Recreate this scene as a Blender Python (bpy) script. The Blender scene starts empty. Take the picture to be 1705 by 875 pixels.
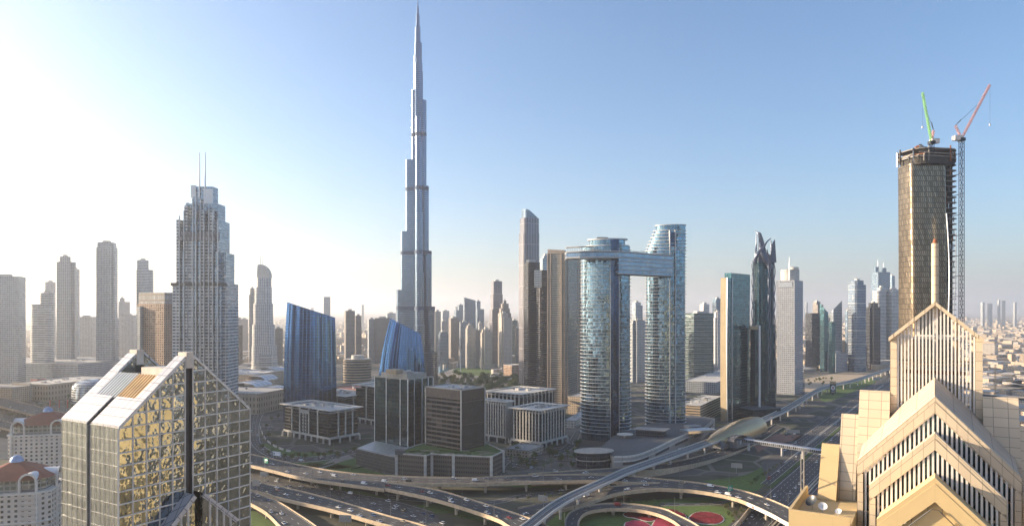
import bpy, math, random
from mathutils import Vector, noise
R = math.radians
random.seed(7)
sc = bpy.context.scene
col = sc.collection
# ---------------------------------------------------------------- camera
F, H, HY, CX = 1160.0, 155.0, 515.0, 852.5      # focal (px of the 1705 px frame), eye height, horizon row
K = F * H
cam = bpy.data.objects.new('camera', bpy.data.cameras.new('camera'))
col.objects.link(cam); sc.camera = cam
cam.location = (0, 0, H); cam.rotation_euler = (R(90), 0, 0)
cam.data.sensor_width = 36; cam.data.lens = F / 1705 * 36
cam.data.shift_y = (HY - 437.5) / 1705
cam.data.clip_start = 1; cam.data.clip_end = 120000
# ---------------------------------------------------------------- light
SUN_AZ, SUN_EL = -77.0, 15.0
sv = Vector((math.sin(R(SUN_AZ)) * math.cos(R(SUN_EL)), math.cos(R(SUN_AZ)) * math.cos(R(SUN_EL)), math.sin(R(SUN_EL))))
sl = bpy.data.lights.new('sun', 'SUN'); sl.energy = 5.0; sl.angle = R(0.5); sl.color = (1.0, 0.80, 0.56)
so = bpy.data.objects.new('sun', sl); col.objects.link(so)
so.rotation_euler = (-sv).to_track_quat('-Z', 'Y').to_euler()
w = bpy.data.worlds.new('World'); sc.world = w; w.use_nodes = True
nt = w.node_tree; bg = nt.nodes['Background']
sky = nt.nodes.new('ShaderNodeTexSky'); sky.sky_type = 'NISHITA'; sky.sun_disc = False
sky.sun_elevation = R(SUN_EL); sky.sun_rotation = R(SUN_AZ)
sky.altitude = 0; sky.air_density = 1.0; sky.dust_density = 1.4; sky.ozone_density = 3.8
nt.links.new(sky.outputs[0], bg.inputs[0]); bg.inputs[1].default_value = 0.098
vs = sc.view_settings; vs.view_transform = 'Standard'; vs.look = 'None'; vs.gamma = 1; vs.exposure = 1.36; vs.use_curve_mapping = False
cy = sc.cycles
cy.max_bounces = 6; cy.diffuse_bounces = 2; cy.glossy_bounces = 4; cy.volume_bounces = 2; cy.transparent_max_bounces = 8
cy.caustics_reflective = False; cy.caustics_refractive = False; cy.sample_clamp_indirect = 6
cy.use_denoising = True
# ---------------------------------------------------------------- picture <-> place
def gp(x, y, z=0.0):
    Y = F * (H - z) / (y - HY); return ((x - CX) * Y / F, Y, z)
def wx(x, Y): return (x - CX) * Y / F
def wz(y, Y): return H - (y - HY) * Y / F
def gy(y): return K / (y - HY)
def tag(o, label=None, cat=None, group=None, kind=None):
    if label: o['label'] = label
    if cat: o['category'] = cat
    if group: o['group'] = group
    if kind: o['kind'] = kind
    return o
def empty(name, loc, label=None, cat=None, group=None):
    o = bpy.data.objects.new(name, None); col.objects.link(o); o.location = loc
    return tag(o, label, cat, group)
class MB:
    """collects faces (shared vertices, uv in metres, material slot) and links them as ONE mesh object"""
    def __init__(s): s.v = []; s.i = {}; s.f = []; s.m = []; s.u = []
    def vid(s, p):
        k = (round(p[0], 3), round(p[1], 3), round(p[2], 3))
        j = s.i.get(k)
        if j is None: j = s.i[k] = len(s.v); s.v.append((p[0], p[1], p[2]))
        return j
    def face(s, pts, mi=0, uv=None):
        ids = [s.vid(p) for p in pts]
        if len(set(ids)) < 3: return s
        if len(set(ids)) < len(ids):
            keep = [k for k in range(len(ids)) if ids[k] != ids[k - 1]]
            ids = [ids[k] for k in keep]; uv = [uv[k] for k in keep] if uv else None
            if len(set(ids)) < len(ids): return s
        s.f.append(ids); s.m.append(mi); s.u.append(uv or [(p[0], p[1]) for p in (s.v[k] for k in ids)])
        return s
    def prism(s, poly, z0, z1, mi=0, top=1, bottom=False, u0=0.0):
        n = len(poly); u = u0; zf = z1 if callable(z1) else (lambda p: z1)
        area = sum(poly[k - 1][0] * poly[k][1] - poly[k][0] * poly[k - 1][1] for k in range(n))
        if area < 0: poly = poly[::-1]
        for k in range(n):
            a, b = poly[k], poly[(k + 1) % n]; d = math.hypot(b[0] - a[0], b[1] - a[1])
            za, zb = zf(a), zf(b)
            s.face([(a[0], a[1], z0), (b[0], b[1], z0), (b[0], b[1], zb), (a[0], a[1], za)], mi, [(u, z0), (u + d, z0), (u + d, zb), (u, za)])
            u += d
        if top is not None: s.face([(p[0], p[1], zf(p)) for p in poly], top)
        if bottom: s.face([(p[0], p[1], z0) for p in poly[::-1]], mi)
        return s
    def obox(s, o, a, b, c, mi=0, top=None):
        """box from corner o along vectors a, b, c"""
        o, a, b, c = Vector(o), Vector(a), Vector(b), Vector(c)
        if a.cross(b).dot(c) < 0: a, b = b, a
        la, lb, lc = a.length, b.length, c.length
        def q(p, e, g, le, lg, m): s.face([p, p + e, p + e + g, p + g], m, [(0, p.z), (le, p.z), (le, p.z + lg), (0, p.z + lg)])
        q(o, a, c, la, lc, mi); q(o + a, b, c, lb, lc, mi); q(o + a + b, -a, c, la, lc, mi); q(o + b, -b, c, lb, lc, mi)
        q(o + c, a, b, la, lb, mi if top is None else top); q(o + b, a, -b, la, lb, mi)
        return s
    def box(s, cx, cy_, z0, sx, sy, sz, rot=0.0, mi=0, top=None):
        ca, sa = math.cos(rot), math.sin(rot)
        a = Vector((ca * sx, sa * sx, 0)); b = Vector((-sa * sy, ca * sy, 0))
        return s.obox(Vector((cx, cy_, z0)) - a / 2 - b / 2, a, b, (0, 0, sz), mi, top)
    def beam(s, p, q, w_, h_, mi=0):
        p, q = Vector(p), Vector(q); d = q - p
        side = d.cross(Vector((0, 0, 1)))
        if side.length < 1e-6: side = Vector((1, 0, 0))
        side.normalize(); up = side.cross(d).normalized()
        return s.obox(p - side * w_ / 2 - up * h_ / 2, d, side * w_, up * h_, mi)
    def loft(s, rings, mi=0, cap0=False, cap1=None, closed=True):
        u = []
        for r in rings:
            acc = [0.0]
            for k in range(1, len(r) + (1 if closed else 0)):
                acc.append(acc[-1] + (Vector(r[k % len(r)]) - Vector(r[k - 1])).length)
            u.append(acc)
        vz = [r[0][2] for r in rings]
        n = len(rings[0])
        for j in range(len(rings) - 1):
            A, B = rings[j], rings[j + 1]
            for k in range(n if closed else n - 1):
                l = (k + 1) % n
                s.face([A[k], A[l], B[l], B[k]], mi, [(u[0][k], A[k][2]), (u[0][k + 1], A[l][2]), (u[0][k + 1], B[l][2]), (u[0][k], B[k][2])])
        if cap0: s.face(rings[0][::-1], mi)
        if cap1 is not None: s.face(rings[-1], cap1)
        return s
    def tube(s, pts, r, n=8, mi=0, cap=True):
        P = [Vector(p) for p in pts]; rr = r if isinstance(r, (list, tuple)) else [r] * len(P)
        rings = []; ref = Vector((0, 0, 1))
        for k, p in enumerate(P):
            d = (P[min(k + 1, len(P) - 1)] - P[max(k - 1, 0)]).normalized()
            a = d.cross(ref)
            if a.length < 0.15: a = d.cross(Vector((0, 1, 0)))
            a.normalize(); b = d.cross(a)
            rings.append([tuple(p + (a * math.cos(t) - b * math.sin(t)) * rr[k]) for t in [2 * math.pi * q / n for q in range(n)]])
        s.loft(rings, mi)
        if cap: s.face(rings[-1], mi); s.face(rings[0][::-1], mi)
        return s
    def build(s, name, mats, parent=None, smooth=False, origin=None):
        me = bpy.data.meshes.new(name)
        o = bpy.data.objects.new(name, me); col.objects.link(o)
        org = Vector(origin) if origin is not None else (Vector(parent.get('org', (0, 0, 0))) if parent else Vector((0, 0, 0)))
        me.from_pydata([(p[0] - org.x, p[1] - org.y, p[2] - org.z) for p in s.v], [], s.f)
        for m in (mats if isinstance(mats, (list, tuple)) else [mats]): me.materials.append(m)
        me.polygons.foreach_set('material_index', s.m)
        ul = me.uv_layers.new(name='UVMap')
        ul.data.foreach_set('uv', [c for f in s.u for q in f for c in q])
        if smooth:
            me.polygons.foreach_set('use_smooth', [True] * len(s.f)); me.set_sharp_from_angle(angle=R(35))
        me.update()
        if parent: o.parent = parent
        else: o.location = org
        o['org'] = tuple(org)
        return o
def root(name, loc, label, cat, group=None):
    o = empty(name, loc, label, cat, group); o['org'] = tuple(loc); return o
# ---------------------------------------------------------------- materials
MATS = {}
def newmat(name):
    m = bpy.data.materials.new(name); m.use_nodes = True; MATS[name] = m
    return m, m.node_tree, m.node_tree.nodes['Principled BSDF']
def V4(c): return (c[0], c[1], c[2], 1)
def link(nt, a, b): nt.links.new(a, b)
def math_(nt, op, a, b=None, c=None):
    n = nt.nodes.new('ShaderNodeMath'); n.operation = op
    for k, x in enumerate((a, b, c)):
        if x is None: continue
        if isinstance(x, (int, float)): n.inputs[k].default_value = x
        else: nt.links.new(x, n.inputs[k])
    return n.outputs[0]
def mixc(nt, f, a, b):
    n = nt.nodes.new('ShaderNodeMix'); n.data_type = 'RGBA'
    for k, x in ((0, f), (6, a), (7, b)):
        if isinstance(x, (int, float)): n.inputs[k].default_value = x
        elif isinstance(x, tuple): n.inputs[k].default_value = V4(x)
        else: nt.links.new(x, n.inputs[k])
    return n.outputs[2]
def noise_(nt, scale, detail=4, vec=None):
    n = nt.nodes.new('ShaderNodeTexNoise'); n.inputs['Scale'].default_value = scale; n.inputs['Detail'].default_value = detail
    if vec is None:
        tc = nt.nodes.new('ShaderNodeTexCoord'); vec = tc.outputs['Object']
    nt.links.new(vec, n.inputs['Vector']); return n.outputs[0]
def plain(name, c, rough=.7, metal=0.0, var=.25, scale=.35, spec=.4):
    m, nt, b = newmat(name)
    f = noise_(nt, scale, 5)
    f2 = noise_(nt, scale * .06, 3)
    f = math_(nt, 'MULTIPLY_ADD', math_(nt, 'ADD', f, f2), 1.6, -1.1)
    lo = tuple(x * (1 - var) for x in c); hi = tuple(min(1, x * (1 + var)) for x in c)
    n = nt.nodes.new('ShaderNodeClamp'); nt.links.new(f, n.inputs[0])
    link(nt, mixc(nt, n.outputs[0], lo, hi), b.inputs['Base Color'])
    b.inputs['Roughness'].default_value = rough; b.inputs['Metallic'].default_value = metal; b.inputs['Specular IOR Level'].default_value = spec
    return m
def panels(name, c, pw, ph, line=.06, rough=.5, metal=0.0, dark=.45, var=.08):
    """cladding panels with joints, uv in metres"""
    m, nt, b = newmat(name)
    uv = nt.nodes.new('ShaderNodeUVMap'); sp = nt.nodes.new('ShaderNodeSeparateXYZ'); link(nt, uv.outputs[0], sp.inputs[0])
    u = math_(nt, 'DIVIDE', sp.outputs[0], pw); v = math_(nt, 'DIVIDE', sp.outputs[1], ph)
    lu = math_(nt, 'LESS_THAN', math_(nt, 'FRACT', u), line / pw); lv = math_(nt, 'LESS_THAN', math_(nt, 'FRACT', v), line / ph)
    ln = math_(nt, 'MAXIMUM', lu, lv)
    cb = nt.nodes.new('ShaderNodeCombineXYZ'); link(nt, math_(nt, 'FLOOR', u), cb.inputs[0]); link(nt, math_(nt, 'FLOOR', v), cb.inputs[1])
    wn = nt.nodes.new('ShaderNodeTexWhiteNoise'); link(nt, cb.outputs[0], wn.inputs[0])
    c1 = mixc(nt, wn.outputs[0], tuple(x * (1 - var) for x in c), tuple(x * (1 + var) for x in c))
    st = math_(nt, 'MULTIPLY', noise_(nt, .25, 6), .3)
    c1 = mixc(nt, st, c1, tuple(x * .6 for x in c))
    link(nt, mixc(nt, ln, c1, tuple(x * dark for x in c)), b.inputs['Base Color'])
    b.inputs['Roughness'].default_value = rough; b.inputs['Metallic'].default_value = metal
    return m
def facade(name, wall, glass, bw=3.5, fh=3.6, fw=.6, fv=.55, metal=.5, jit=.02, grough=.06, wrough=.6, wmetal=0.0, skew=0.0, blind=.22, wave=0.0, wscale=.25, dark=.45, pane=0, voff=0.0):
    """windows laid out in metres on the wall's own uv: wall between them, each pane its own tint and slight tilt"""
    m, nt, b = newmat(name)
    uv = nt.nodes.new('ShaderNodeUVMap'); sp = nt.nodes.new('ShaderNodeSeparateXYZ'); link(nt, uv.outputs[0], sp.inputs[0])
    v = math_(nt, 'DIVIDE', math_(nt, 'ADD', sp.outputs[1], voff), fh); u = math_(nt, 'DIVIDE', sp.outputs[0], bw)
    if skew: u = math_(nt, 'ADD', u, math_(nt, 'MULTIPLY', v, skew))
    if skew: # alternate rows shifted so that panels lean like scales
        u = math_(nt, 'ADD', u, math_(nt, 'MULTIPLY', math_(nt, 'FLOOR', v), .37))
    du = math_(nt, 'ABSOLUTE', math_(nt, 'SUBTRACT', math_(nt, 'FRACT', u), .5)); dv = math_(nt, 'ABSOLUTE', math_(nt, 'SUBTRACT', math_(nt, 'FRACT', v), .5))
    mask = math_(nt, 'MULTIPLY', math_(nt, 'LESS_THAN', du, fw / 2), math_(nt, 'LESS_THAN', dv, fv / 2))
    cb = nt.nodes.new('ShaderNodeCombineXYZ'); link(nt, math_(nt, 'FLOOR', u), cb.inputs[0]); link(nt, math_(nt, 'FLOOR', v), cb.inputs[1])
    oi = nt.nodes.new('ShaderNodeObjectInfo'); link(nt, math_(nt, 'MULTIPLY', oi.outputs['Random'], 91), cb.inputs[2])
    wn = nt.nodes.new('ShaderNodeTexWhiteNoise'); link(nt, cb.outputs[0], wn.inputs[0])
    g1 = mixc(nt, wn.outputs[0], tuple(x * dark for x in glass), glass)
    isb = math_(nt, 'GREATER_THAN', math_(nt, 'FRACT', math_(nt, 'MULTIPLY', wn.outputs[0], 7.3)), 1 - blind)
    g1 = mixc(nt, math_(nt, 'MULTIPLY', isb, .55), g1, tuple(min(.8, x * .6 + .16) for x in wall))
    link(nt, g1, b.inputs['Base Color']); b.inputs['Metallic'].default_value = metal; b.inputs['Roughness'].default_value = grough
    b.inputs['Specular IOR Level'].default_value = .7
    if jit or wave:
        geo = nt.nodes.new('ShaderNodeNewGeometry'); nor = geo.outputs['Normal']
        if wave:
            bp = nt.nodes.new('ShaderNodeBump'); bp.inputs['Strength'].default_value = 1; bp.inputs['Distance'].default_value = wave
            tc = nt.nodes.new('ShaderNodeTexCoord')
            va = nt.nodes.new('ShaderNodeVectorMath'); va.operation = 'MULTIPLY_ADD'; link(nt, wn.outputs[1], va.inputs[0]); va.inputs[1].default_value = (9, 9, 9); link(nt, tc.outputs['Object'], va.inputs[2])
            link(nt, noise_(nt, wscale, 2, va.outputs[0]), bp.inputs['Height']); nor = bp.outputs[0]
        a = nt.nodes.new('ShaderNodeVectorMath'); a.operation = 'SUBTRACT'; link(nt, wn.outputs[1], a.inputs[0]); a.inputs[1].default_value = (.5, .5, .5)
        s_ = nt.nodes.new('ShaderNodeVectorMath'); s_.operation = 'SCALE'; link(nt, a.outputs[0], s_.inputs[0]); s_.inputs['Scale'].default_value = jit * 2
        ad = nt.nodes.new('ShaderNodeVectorMath'); ad.operation = 'ADD'; link(nt, nor, ad.inputs[0]); link(nt, s_.outputs[0], ad.inputs[1])
        no = nt.nodes.new('ShaderNodeVectorMath'); no.operation = 'NORMALIZE'; link(nt, ad.outputs[0], no.inputs[0])
        link(nt, no.outputs[0], b.inputs['Normal'])
    wb = nt.nodes.new('ShaderNodeBsdfPrincipled')
    f = noise_(nt, .12, 5)
    link(nt, mixc(nt, f, tuple(x * .72 for x in wall), tuple(min(1, x * 1.2) for x in wall)), wb.inputs['Base Color'])
    wb.inputs['Roughness'].default_value = wrough; wb.inputs['Metallic'].default_value = wmetal
    mx = nt.nodes.new('ShaderNodeMixShader'); link(nt, mask, mx.inputs[0]); link(nt, wb.outputs[0], mx.inputs[1]); link(nt, b.outputs[0], mx.inputs[2])
    link(nt, mx.outputs[0], nt.nodes['Material Output'].inputs['Surface'])
    return m
def M(n): return MATS[n]
plain('concrete', (.42, .38, .32)); plain('pale_concrete', (.55, .52, .47)); plain('roof_grey', (.32, .31, .30), .85); plain('roof_pale', (.48, .46, .43), .85)
plain('roof_dark', (.10, .105, .11), .8); plain('asphalt', (.058, .057, .058), .85, var=.4, scale=.12); plain('old_asphalt', (.075, .072, .068), .85, var=.45, scale=.09)
plain('paint', (.75, .74, .70), .6, var=.12, scale=1.5); plain('beige_parapet', (.50, .39, .27), .8); plain('white_metal', (.72, .73, .74), .35, .2, var=.06)
plain('steel', (.45, .47, .50), .35, .8, var=.1); plain('dark_metal', (.06, .065, .07), .4, .5); plain('dark_glass', (.03, .04, .05), .06, .3, spec=.8)
plain('lawn_green', (.075, .125, .025), .95, var=.35, scale=.25); plain('hedge_green', (.05, .085, .02), .95, var=.5, scale=.8); plain('sand', (.38, .30, .21), .95, scale=.05)
plain('paving', (.25, .22, .19), .9, scale=.2); plain('dark_paving', (.115, .105, .095), .9, scale=.15); plain('red_soil', (.20, .09, .05), .95); plain('petal_red', (.22, .012, .02), .95, var=.5, scale=1.2); plain('petal_pink', (.42, .04, .09), .95, var=.4, scale=1.0)
plain('water_blue', (.05, .16, .19), .08, 0, spec=.8); plain('white_stone', (.66, .62, .56), .7)
plain('bark', (.12, .085, .055), .95); 
for k, c in enumerate([(.06, .095, .024), (.075, .11, .03), (.11, .115, .03)]): plain('leaf_%d' % k, c, .9, var=.45, scale=.9)
# ---------------------------------------------------------------- facades
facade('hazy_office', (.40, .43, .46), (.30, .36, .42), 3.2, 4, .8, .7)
facade('white_bands', (.62, .62, .60), (.08, .10, .12), 12, 3.8, .97, .42, jit=.01)
facade('white_res', (.60, .59, .58), (.16, .20, .24), 4.2, 3.5, .55, .52)
facade('grey_res', (.38, .40, .42), (.16, .21, .26), 3.6, 3.5, .6, .55)
facade('beige_res', (.47, .42, .37), (.12, .14, .16), 3.6, 3.4, .45, .5)
facade('brown_res', (.25, .215, .195), (.12, .14, .16), 3.2, 3.5, .55, .55)
facade('tan_hotel', (.36, .23, .155), (.045, .045, .05), 4.4, 3.8, .55, .48, jit=.015)
facade('blue_office', (.16, .20, .25), (.14, .24, .36), 2.4, 3.9, .88, .74, metal=.7)
facade('pale_glass', (.40, .44, .48), (.28, .36, .44), 2.8, 3.9, .86, .7, metal=.7)
facade('green_glass', (.13, .16, .16), (.07, .14, .15), 9, 3.9, .98, .66, metal=.6)
facade('dark_office', (.032, .035, .045), (.045, .058, .08), 1.9, 3.8, .8, .72, metal=.5, blind=.06)
facade('dark_bands', (.055, .06, .08), (.010, .012, .018), 16, 3.7, .98, .6, metal=.4, blind=.03)
facade('mauve_tower', (.25, .23, .25), (.16, .17, .22), 3.4, 40, .62, .97, metal=.6, jit=.006, blind=.0)
facade('beige_glass', (.36, .30, .24), (.12, .16, .16), 2.3, 3.6, .68, .6, metal=.5)
facade('address_blue', (.46, .51, .57), (.30, .42, .54), 3.0, 3.7, .92, .78, metal=.75, jit=.012, blind=.05)
facade('address_balcony', (.68, .68, .67), (.13, .17, .21), 4.0, 3.7, .82, .55, metal=.5)
facade('khalifa_skin', (.15, .19, .25), (.12, .19, .29), 1.6, 3.9, .8, .84, metal=.85, jit=.012, grough=.16, wrough=.3, wmetal=.85, blind=.0, dark=.8)
facade('khalifa_low', (.27, .27, .28), (.11, .15, .20), 1.9, 3.9, .66, .76, metal=.75, jit=.02, grough=.14, wrough=.3, wmetal=.7, blind=.1)
facade('plaza_blue', (.02, .05, .12), (.06, .175, .42), 2.6, 4.0, .86, .76, metal=.97, jit=.003, grough=.03, wrough=.2, wmetal=.9, blind=.0, dark=.8)
facade('skyview_glass', (.05, .07, .09), (.20, .335, .45), 3.2, 4.25, .9, .93, metal=.94, jit=.03, grough=.02, blind=.0, wave=.35, wscale=.16, dark=.55)
facade('skyview_fin', (.03, .05, .10), (.04, .08, .17), 3, 4.2, .96, .96, metal=.9, jit=.004, blind=0)
facade('mirror_dusit', (.10, .10, .10), (.33, .37, .38), 3.9, 3.4, .985, .985, metal=1.0, jit=.014, grough=.015, blind=.0, wave=.30, wscale=.30, dark=.75)
facade('mirror_side', (.12, .12, .12), (.40, .44, .42), 3.0, 3.4, .97, .97, metal=.9, jit=.02, grough=.05, blind=.0, wave=.2, wscale=.3, dark=.7)
facade('bronze_scale', (.065, .050, .038), (.36, .285, .20), 1.6, 4.2, .70, .90, metal=.85, jit=.045, grough=.28, wrough=.5, wmetal=.5, skew=.55, blind=.0, dark=.5)
facade('gold_strip', (.50, .39, .24), (.20, .15, .09), 2.2, 1.4, .84, .10, metal=.0, jit=0, blind=0)
facade('teal_glass', (.05, .10, .12), (.08, .22, .27), 3.4, 3.9, .95, .88, metal=.9, jit=.012, wave=.2, blind=.0)
facade('rose_glass', (.03, .05, .07), (.035, .10, .14), 2.6, 3.8, .86, .9, metal=.85, jit=.02, blind=.02)
facade('punched_white', (.36, .38, .42), (.03, .035, .05), 3.6, 3.7, .5, .55, metal=.3, blind=.1)
facade('indigo_grid', (.26, .29, .34), (.08, .16, .27), 3.2, 4.0, .8, .66, metal=.7, blind=.1)
facade('slat_block', (.04, .036, .034), (.016, .017, .02), 3, 3.9, .97, .7, metal=.3, jit=.01, blind=.04)
facade('brown_fins', (.085, .066, .055), (.025, .025, .03), 1.5, 22, .52, .97, metal=.4, jit=.01, blind=.0)
facade('brown_glass', (.11, .09, .08), (.035, .04, .05), 7, 4.4, .96, .6, metal=.5, jit=.01, blind=.12)
facade('deep_glass', (.035, .05, .065), (.06, .125, .165), 2.4, 4.2, .93, .93, metal=.9, jit=.012, blind=.03, wave=.1)
facade('louvre_grey', (.10, .10, .105), (.05, .05, .055), .9, 3.0, .6, .9, metal=.1, skew=.35, blind=0)
facade('car_park', (.10, .085, .074), (.018, .017, .017), 2.2, 4.2, .62, .42, metal=0, jit=0, blind=0, grough=.9, voff=1)
facade('apartment_beige', (.62, .55, .48), (.035, .04, .045), 4.0, 3.4, .42, .5, metal=.2, blind=.25)
facade('lowrise_sand', (.48, .38, .28), (.06, .055, .05), 3.6, 3.4, .38, .42, metal=.1)
facade('lowrise_white', (.58, .54, .49), (.07, .07, .075), 4, 3.5, .42, .42, metal=.1)
facade('parking_tan', (.46, .35, .24), (.04, .035, .03), 30, 3.6, .99, .42, metal=0, blind=0, grough=.9)
facade('mall_wall', (.40, .32, .24), (.12, .10, .08), 6, 9, .3, .55, metal=.1)
facade('gold_city', (.70, .50, .27), (.06, .05, .04), 4.2, 3.6, .6, .62, metal=.5)
# ---------------------------------------------------------------- footprints
def rot2(poly, deg):
    c, s = math.cos(R(deg)), math.sin(R(deg)); return [(x * c - y * s, x * s + y * c) for x, y in poly]
def rect(a=1.0, deg=20): return rot2([(-.5, -a / 2), (.5, -a / 2), (.5, a / 2), (-.5, a / 2)], deg)
def ell(a=.6, deg=0, n=32): return rot2([(.5 * math.cos(2 * math.pi * k / n), .5 * a * math.sin(2 * math.pi * k / n)) for k in range(n)], deg)
def rrect(a=1.0, deg=20, r=.2, n=5):
    P = []
    for sx, sy, q in ((1, -1, -90), (1, 1, 0), (-1, 1, 90), (-1, -1, 180)):
        for k in range(n + 1):
            t = R(q + 90 * k / n); P.append((sx * (.5 - r) + r * math.cos(t), sy * (a / 2 - r) + r * math.sin(t)))
    return rot2(P, deg)
def cross(a=1.0, deg=20, c=.18):
    x, y = .5, a / 2
    return rot2([(-x + c, -y), (x - c, -y), (x - c, -y + c), (x, -y + c), (x, y - c), (x - c, y - c), (x - c, y), (-x + c, y), (-x + c, y - c), (-x, y - c), (-x, -y + c), (-x + c, -y + c)], deg)
def oct_(a=1.0, deg=20, c=.2):
    x, y = .5, a / 2
    return rot2([(-x + c, -y), (x - c, -y), (x, -y + c), (x, y - c), (x - c, y), (-x + c, y), (-x, y - c), (-x, -y + c)], deg)
def fit(poly, x0, x1, Yc):
    """scale and place a unit footprint at depth Yc so that it is seen between columns x0 and x1"""
    s = (x1 - x0) * Yc / F; X = ((x0 + x1) / 2 - CX) * Yc / F
    for _ in range(8):
        q = [CX + F * (X + s * x) / (Yc + s * y) for x, y in poly]
        s *= (x1 - x0) / (max(q) - min(q)); X += ((x0 + x1) / 2 - (max(q) + min(q)) / 2) * Yc / F
    return [(X + s * x, Yc + s * y) for x, y in poly]
def centre(p): return (sum(a for a, b in p) / len(p), sum(b for a, b in p) / len(p))
def grow(p, d):
    c = centre(p); out = []
    for a, b in p:
        l = math.hypot(a - c[0], b - c[1]); out.append((a + (a - c[0]) * d / l, b + (b - c[1]) * d / l))
    return out
def tower(name, label, cat, Y, tiers, mat, shape=None, roof='roof_grey', group=None, plant=True, spire=None, slabs=None, top=None, fins=None, z0=0.0):
    """tiers: (x0, x1, y_top[, material[, shape]]) from the ground up; first tier is the thing's own mesh, the others its parts"""
    shape = shape or rect(.8, 25)
    p0 = fit(shape, tiers[0][0], tiers[0][1], Y); c = centre(p0); org = (c[0], c[1], z0)
    z = z0; rt = None
    for k, t in enumerate(tiers):
        sh = t[4] if len(t) > 4 else shape; mt = t[3] if len(t) > 3 and t[3] else mat
        p = fit(sh, t[0], t[1], Y); z1 = wz(t[2], Y)
        b = MB().prism(p, z, z1 if top is None or k < len(tiers) - 1 else top(p, z1), 0, 1)
        if top is None or k < len(tiers) - 1: # parapet rim
            q = grow(p, -.8); n = len(p)
        if rt is None:
            rt = b.build(name, [M(mt), M(roof)], origin=org); tag(rt, label, cat, group)
        else: b.build('upper_storeys' if k < len(tiers) - 1 or len(tiers) == 2 else 'crown', [M(mt), M(roof)], parent=rt)
        z = z1
    if plant:
        q = fit([(x * .45, y * .5) for x, y in shape], tiers[-1][0] + (tiers[-1][1] - tiers[-1][0]) * .28, tiers[-1][0] + (tiers[-1][1] - tiers[-1][0]) * .72, Y)
        MB().prism(q, z, z + 4.5, 0, 0).build('roof_plant', M('roof_pale'), parent=rt)
    if spire:
        for sx, sy in spire:
            x = wx(sx, Y); MB().tube([(x, c[1], z - 1), (x, c[1], wz(sy, Y))], [.9, .35], 6).build('spire', M('steel'), parent=rt)
    if slabs:
        step, out, th, mt = slabs
        zz = z0 + step; p = fit(shape, tiers[0][0], tiers[0][1], Y); pg = grow(p, out); zt = wz(tiers[0][2], Y)
        while zz < zt:
            MB().prism(pg, zz, zz + th, 0, 0, True).build('floor_slab', M(mt), parent=rt); zz += step
    return rt
plain('rib_blue', (.16, .36, .66), .2, .9, var=.03)
facade('pier_windows', (.5, .47, .43), (.02, .02, .024), 2.6, 3.9, .55, .5, jit=0, blind=0)
plain('brown_plain', (.125, .10, .085), .6)
facade('green_balcony', (.24, .25, .24), (.07, .13, .14), 3.6, 3.5, .8, .6, metal=.6)
plain('beige_frame', (.36, .285, .225), .65)
plain('slab_white', (.50, .50, .50), .45, var=.05)
facade('bridge_glass', (.28, .32, .38), (.20, .30, .44), 3.2, 4.9, .95, .8, metal=.85, jit=.01, blind=.12, dark=.7)
plain('gold_wall', (.46, .33, .19), .7)
plain('claw_metal', (.10, .115, .16), .4, .5)
plain('bare_concrete', (.24, .22, .20), .9); plain('bare_dark', (.06, .055, .05), .9); plain('rust', (.26, .10, .05), .85)
plain('crane_green', (.22, .50, .16), .5); plain('crane_red', (.62, .30, .24), .5); plain('crane_white', (.66, .62, .58), .5)
plain('mast_blue', (.03, .035, .06), .6)
panels('white_clad', (.50, .50, .52), 2.7, 2.9, .26, .4, .2, .4); plain('dark_interior', (.07, .08, .10), .8); plain('slate_blue', (.13, .155, .22), .5); plain('slate_dark', (.035, .037, .045), .5)
plain('cream_wall', (.60, .53, .45), .7); plain('mullion', (.66, .63, .58), .4, .0)
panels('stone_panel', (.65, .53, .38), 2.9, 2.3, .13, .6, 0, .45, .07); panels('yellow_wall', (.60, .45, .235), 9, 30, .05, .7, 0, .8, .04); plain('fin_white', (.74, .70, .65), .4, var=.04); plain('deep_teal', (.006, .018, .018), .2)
plain('dark_soil', (.07, .068, .045), .95, var=.45, scale=.05)
plain('banner_white', (.72, .70, .68), .7, var=.03); plain('mark_red', (.45, .05, .04), .6)
plain('track_bed', (.13, .125, .12), .9); plain('viaduct_white', (.60, .57, .53), .5, var=.08)
plain('station_gold', (.42, .31, .17), .32, .75, var=.12); plain('station_dark', (.16, .15, .15), .4, .5); plain('bare_grey', (.22, .225, .24), .6)
facade('bridge_windows', (.3, .31, .33), (.06, .07, .09), 2.2, 9, .75, .98, metal=.4)
facade('podium_wall', (.42, .39, .36), (.16, .15, .15), 60, 13, .7, .22, metal=.1, jit=0, blind=0)
facade('apartment_orange', (.52, .28, .14), (.06, .05, .05), 9, 12, .6, .6, metal=.1)
plain('red_roof', (.36, .15, .11), .8)
plain('bare_wall', (.36, .34, .32), .8); plain('red_hall', (.34, .10, .09), .7)
plain('tile_red', (.19, .045, .03), .75, var=.2); plain('dome_blue', (.22, .32, .50), .3, .3); plain('dome_white', (.60, .60, .60), .5); plain('apartment_plain', (.52, .44, .37), .8)
plain('blue_wall', (.05, .16, .26), .6)
plain('brick_paving', (.30, .15, .11), .9)
plain('louvre_tan', (.50, .33, .16), .4, .5)
facade('claw_lattice', (.12, .135, .18), (.02, .025, .035), 1.6, 2.4, .6, .6, metal=.2, jit=0, blind=0)
panels('roof_stone', (.50, .405, .31), 5.2, 3.4, .16, .65, 0, .45, .06)
plain('band_blue', (.10, .13, .19), .7, spec=.1)
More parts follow.
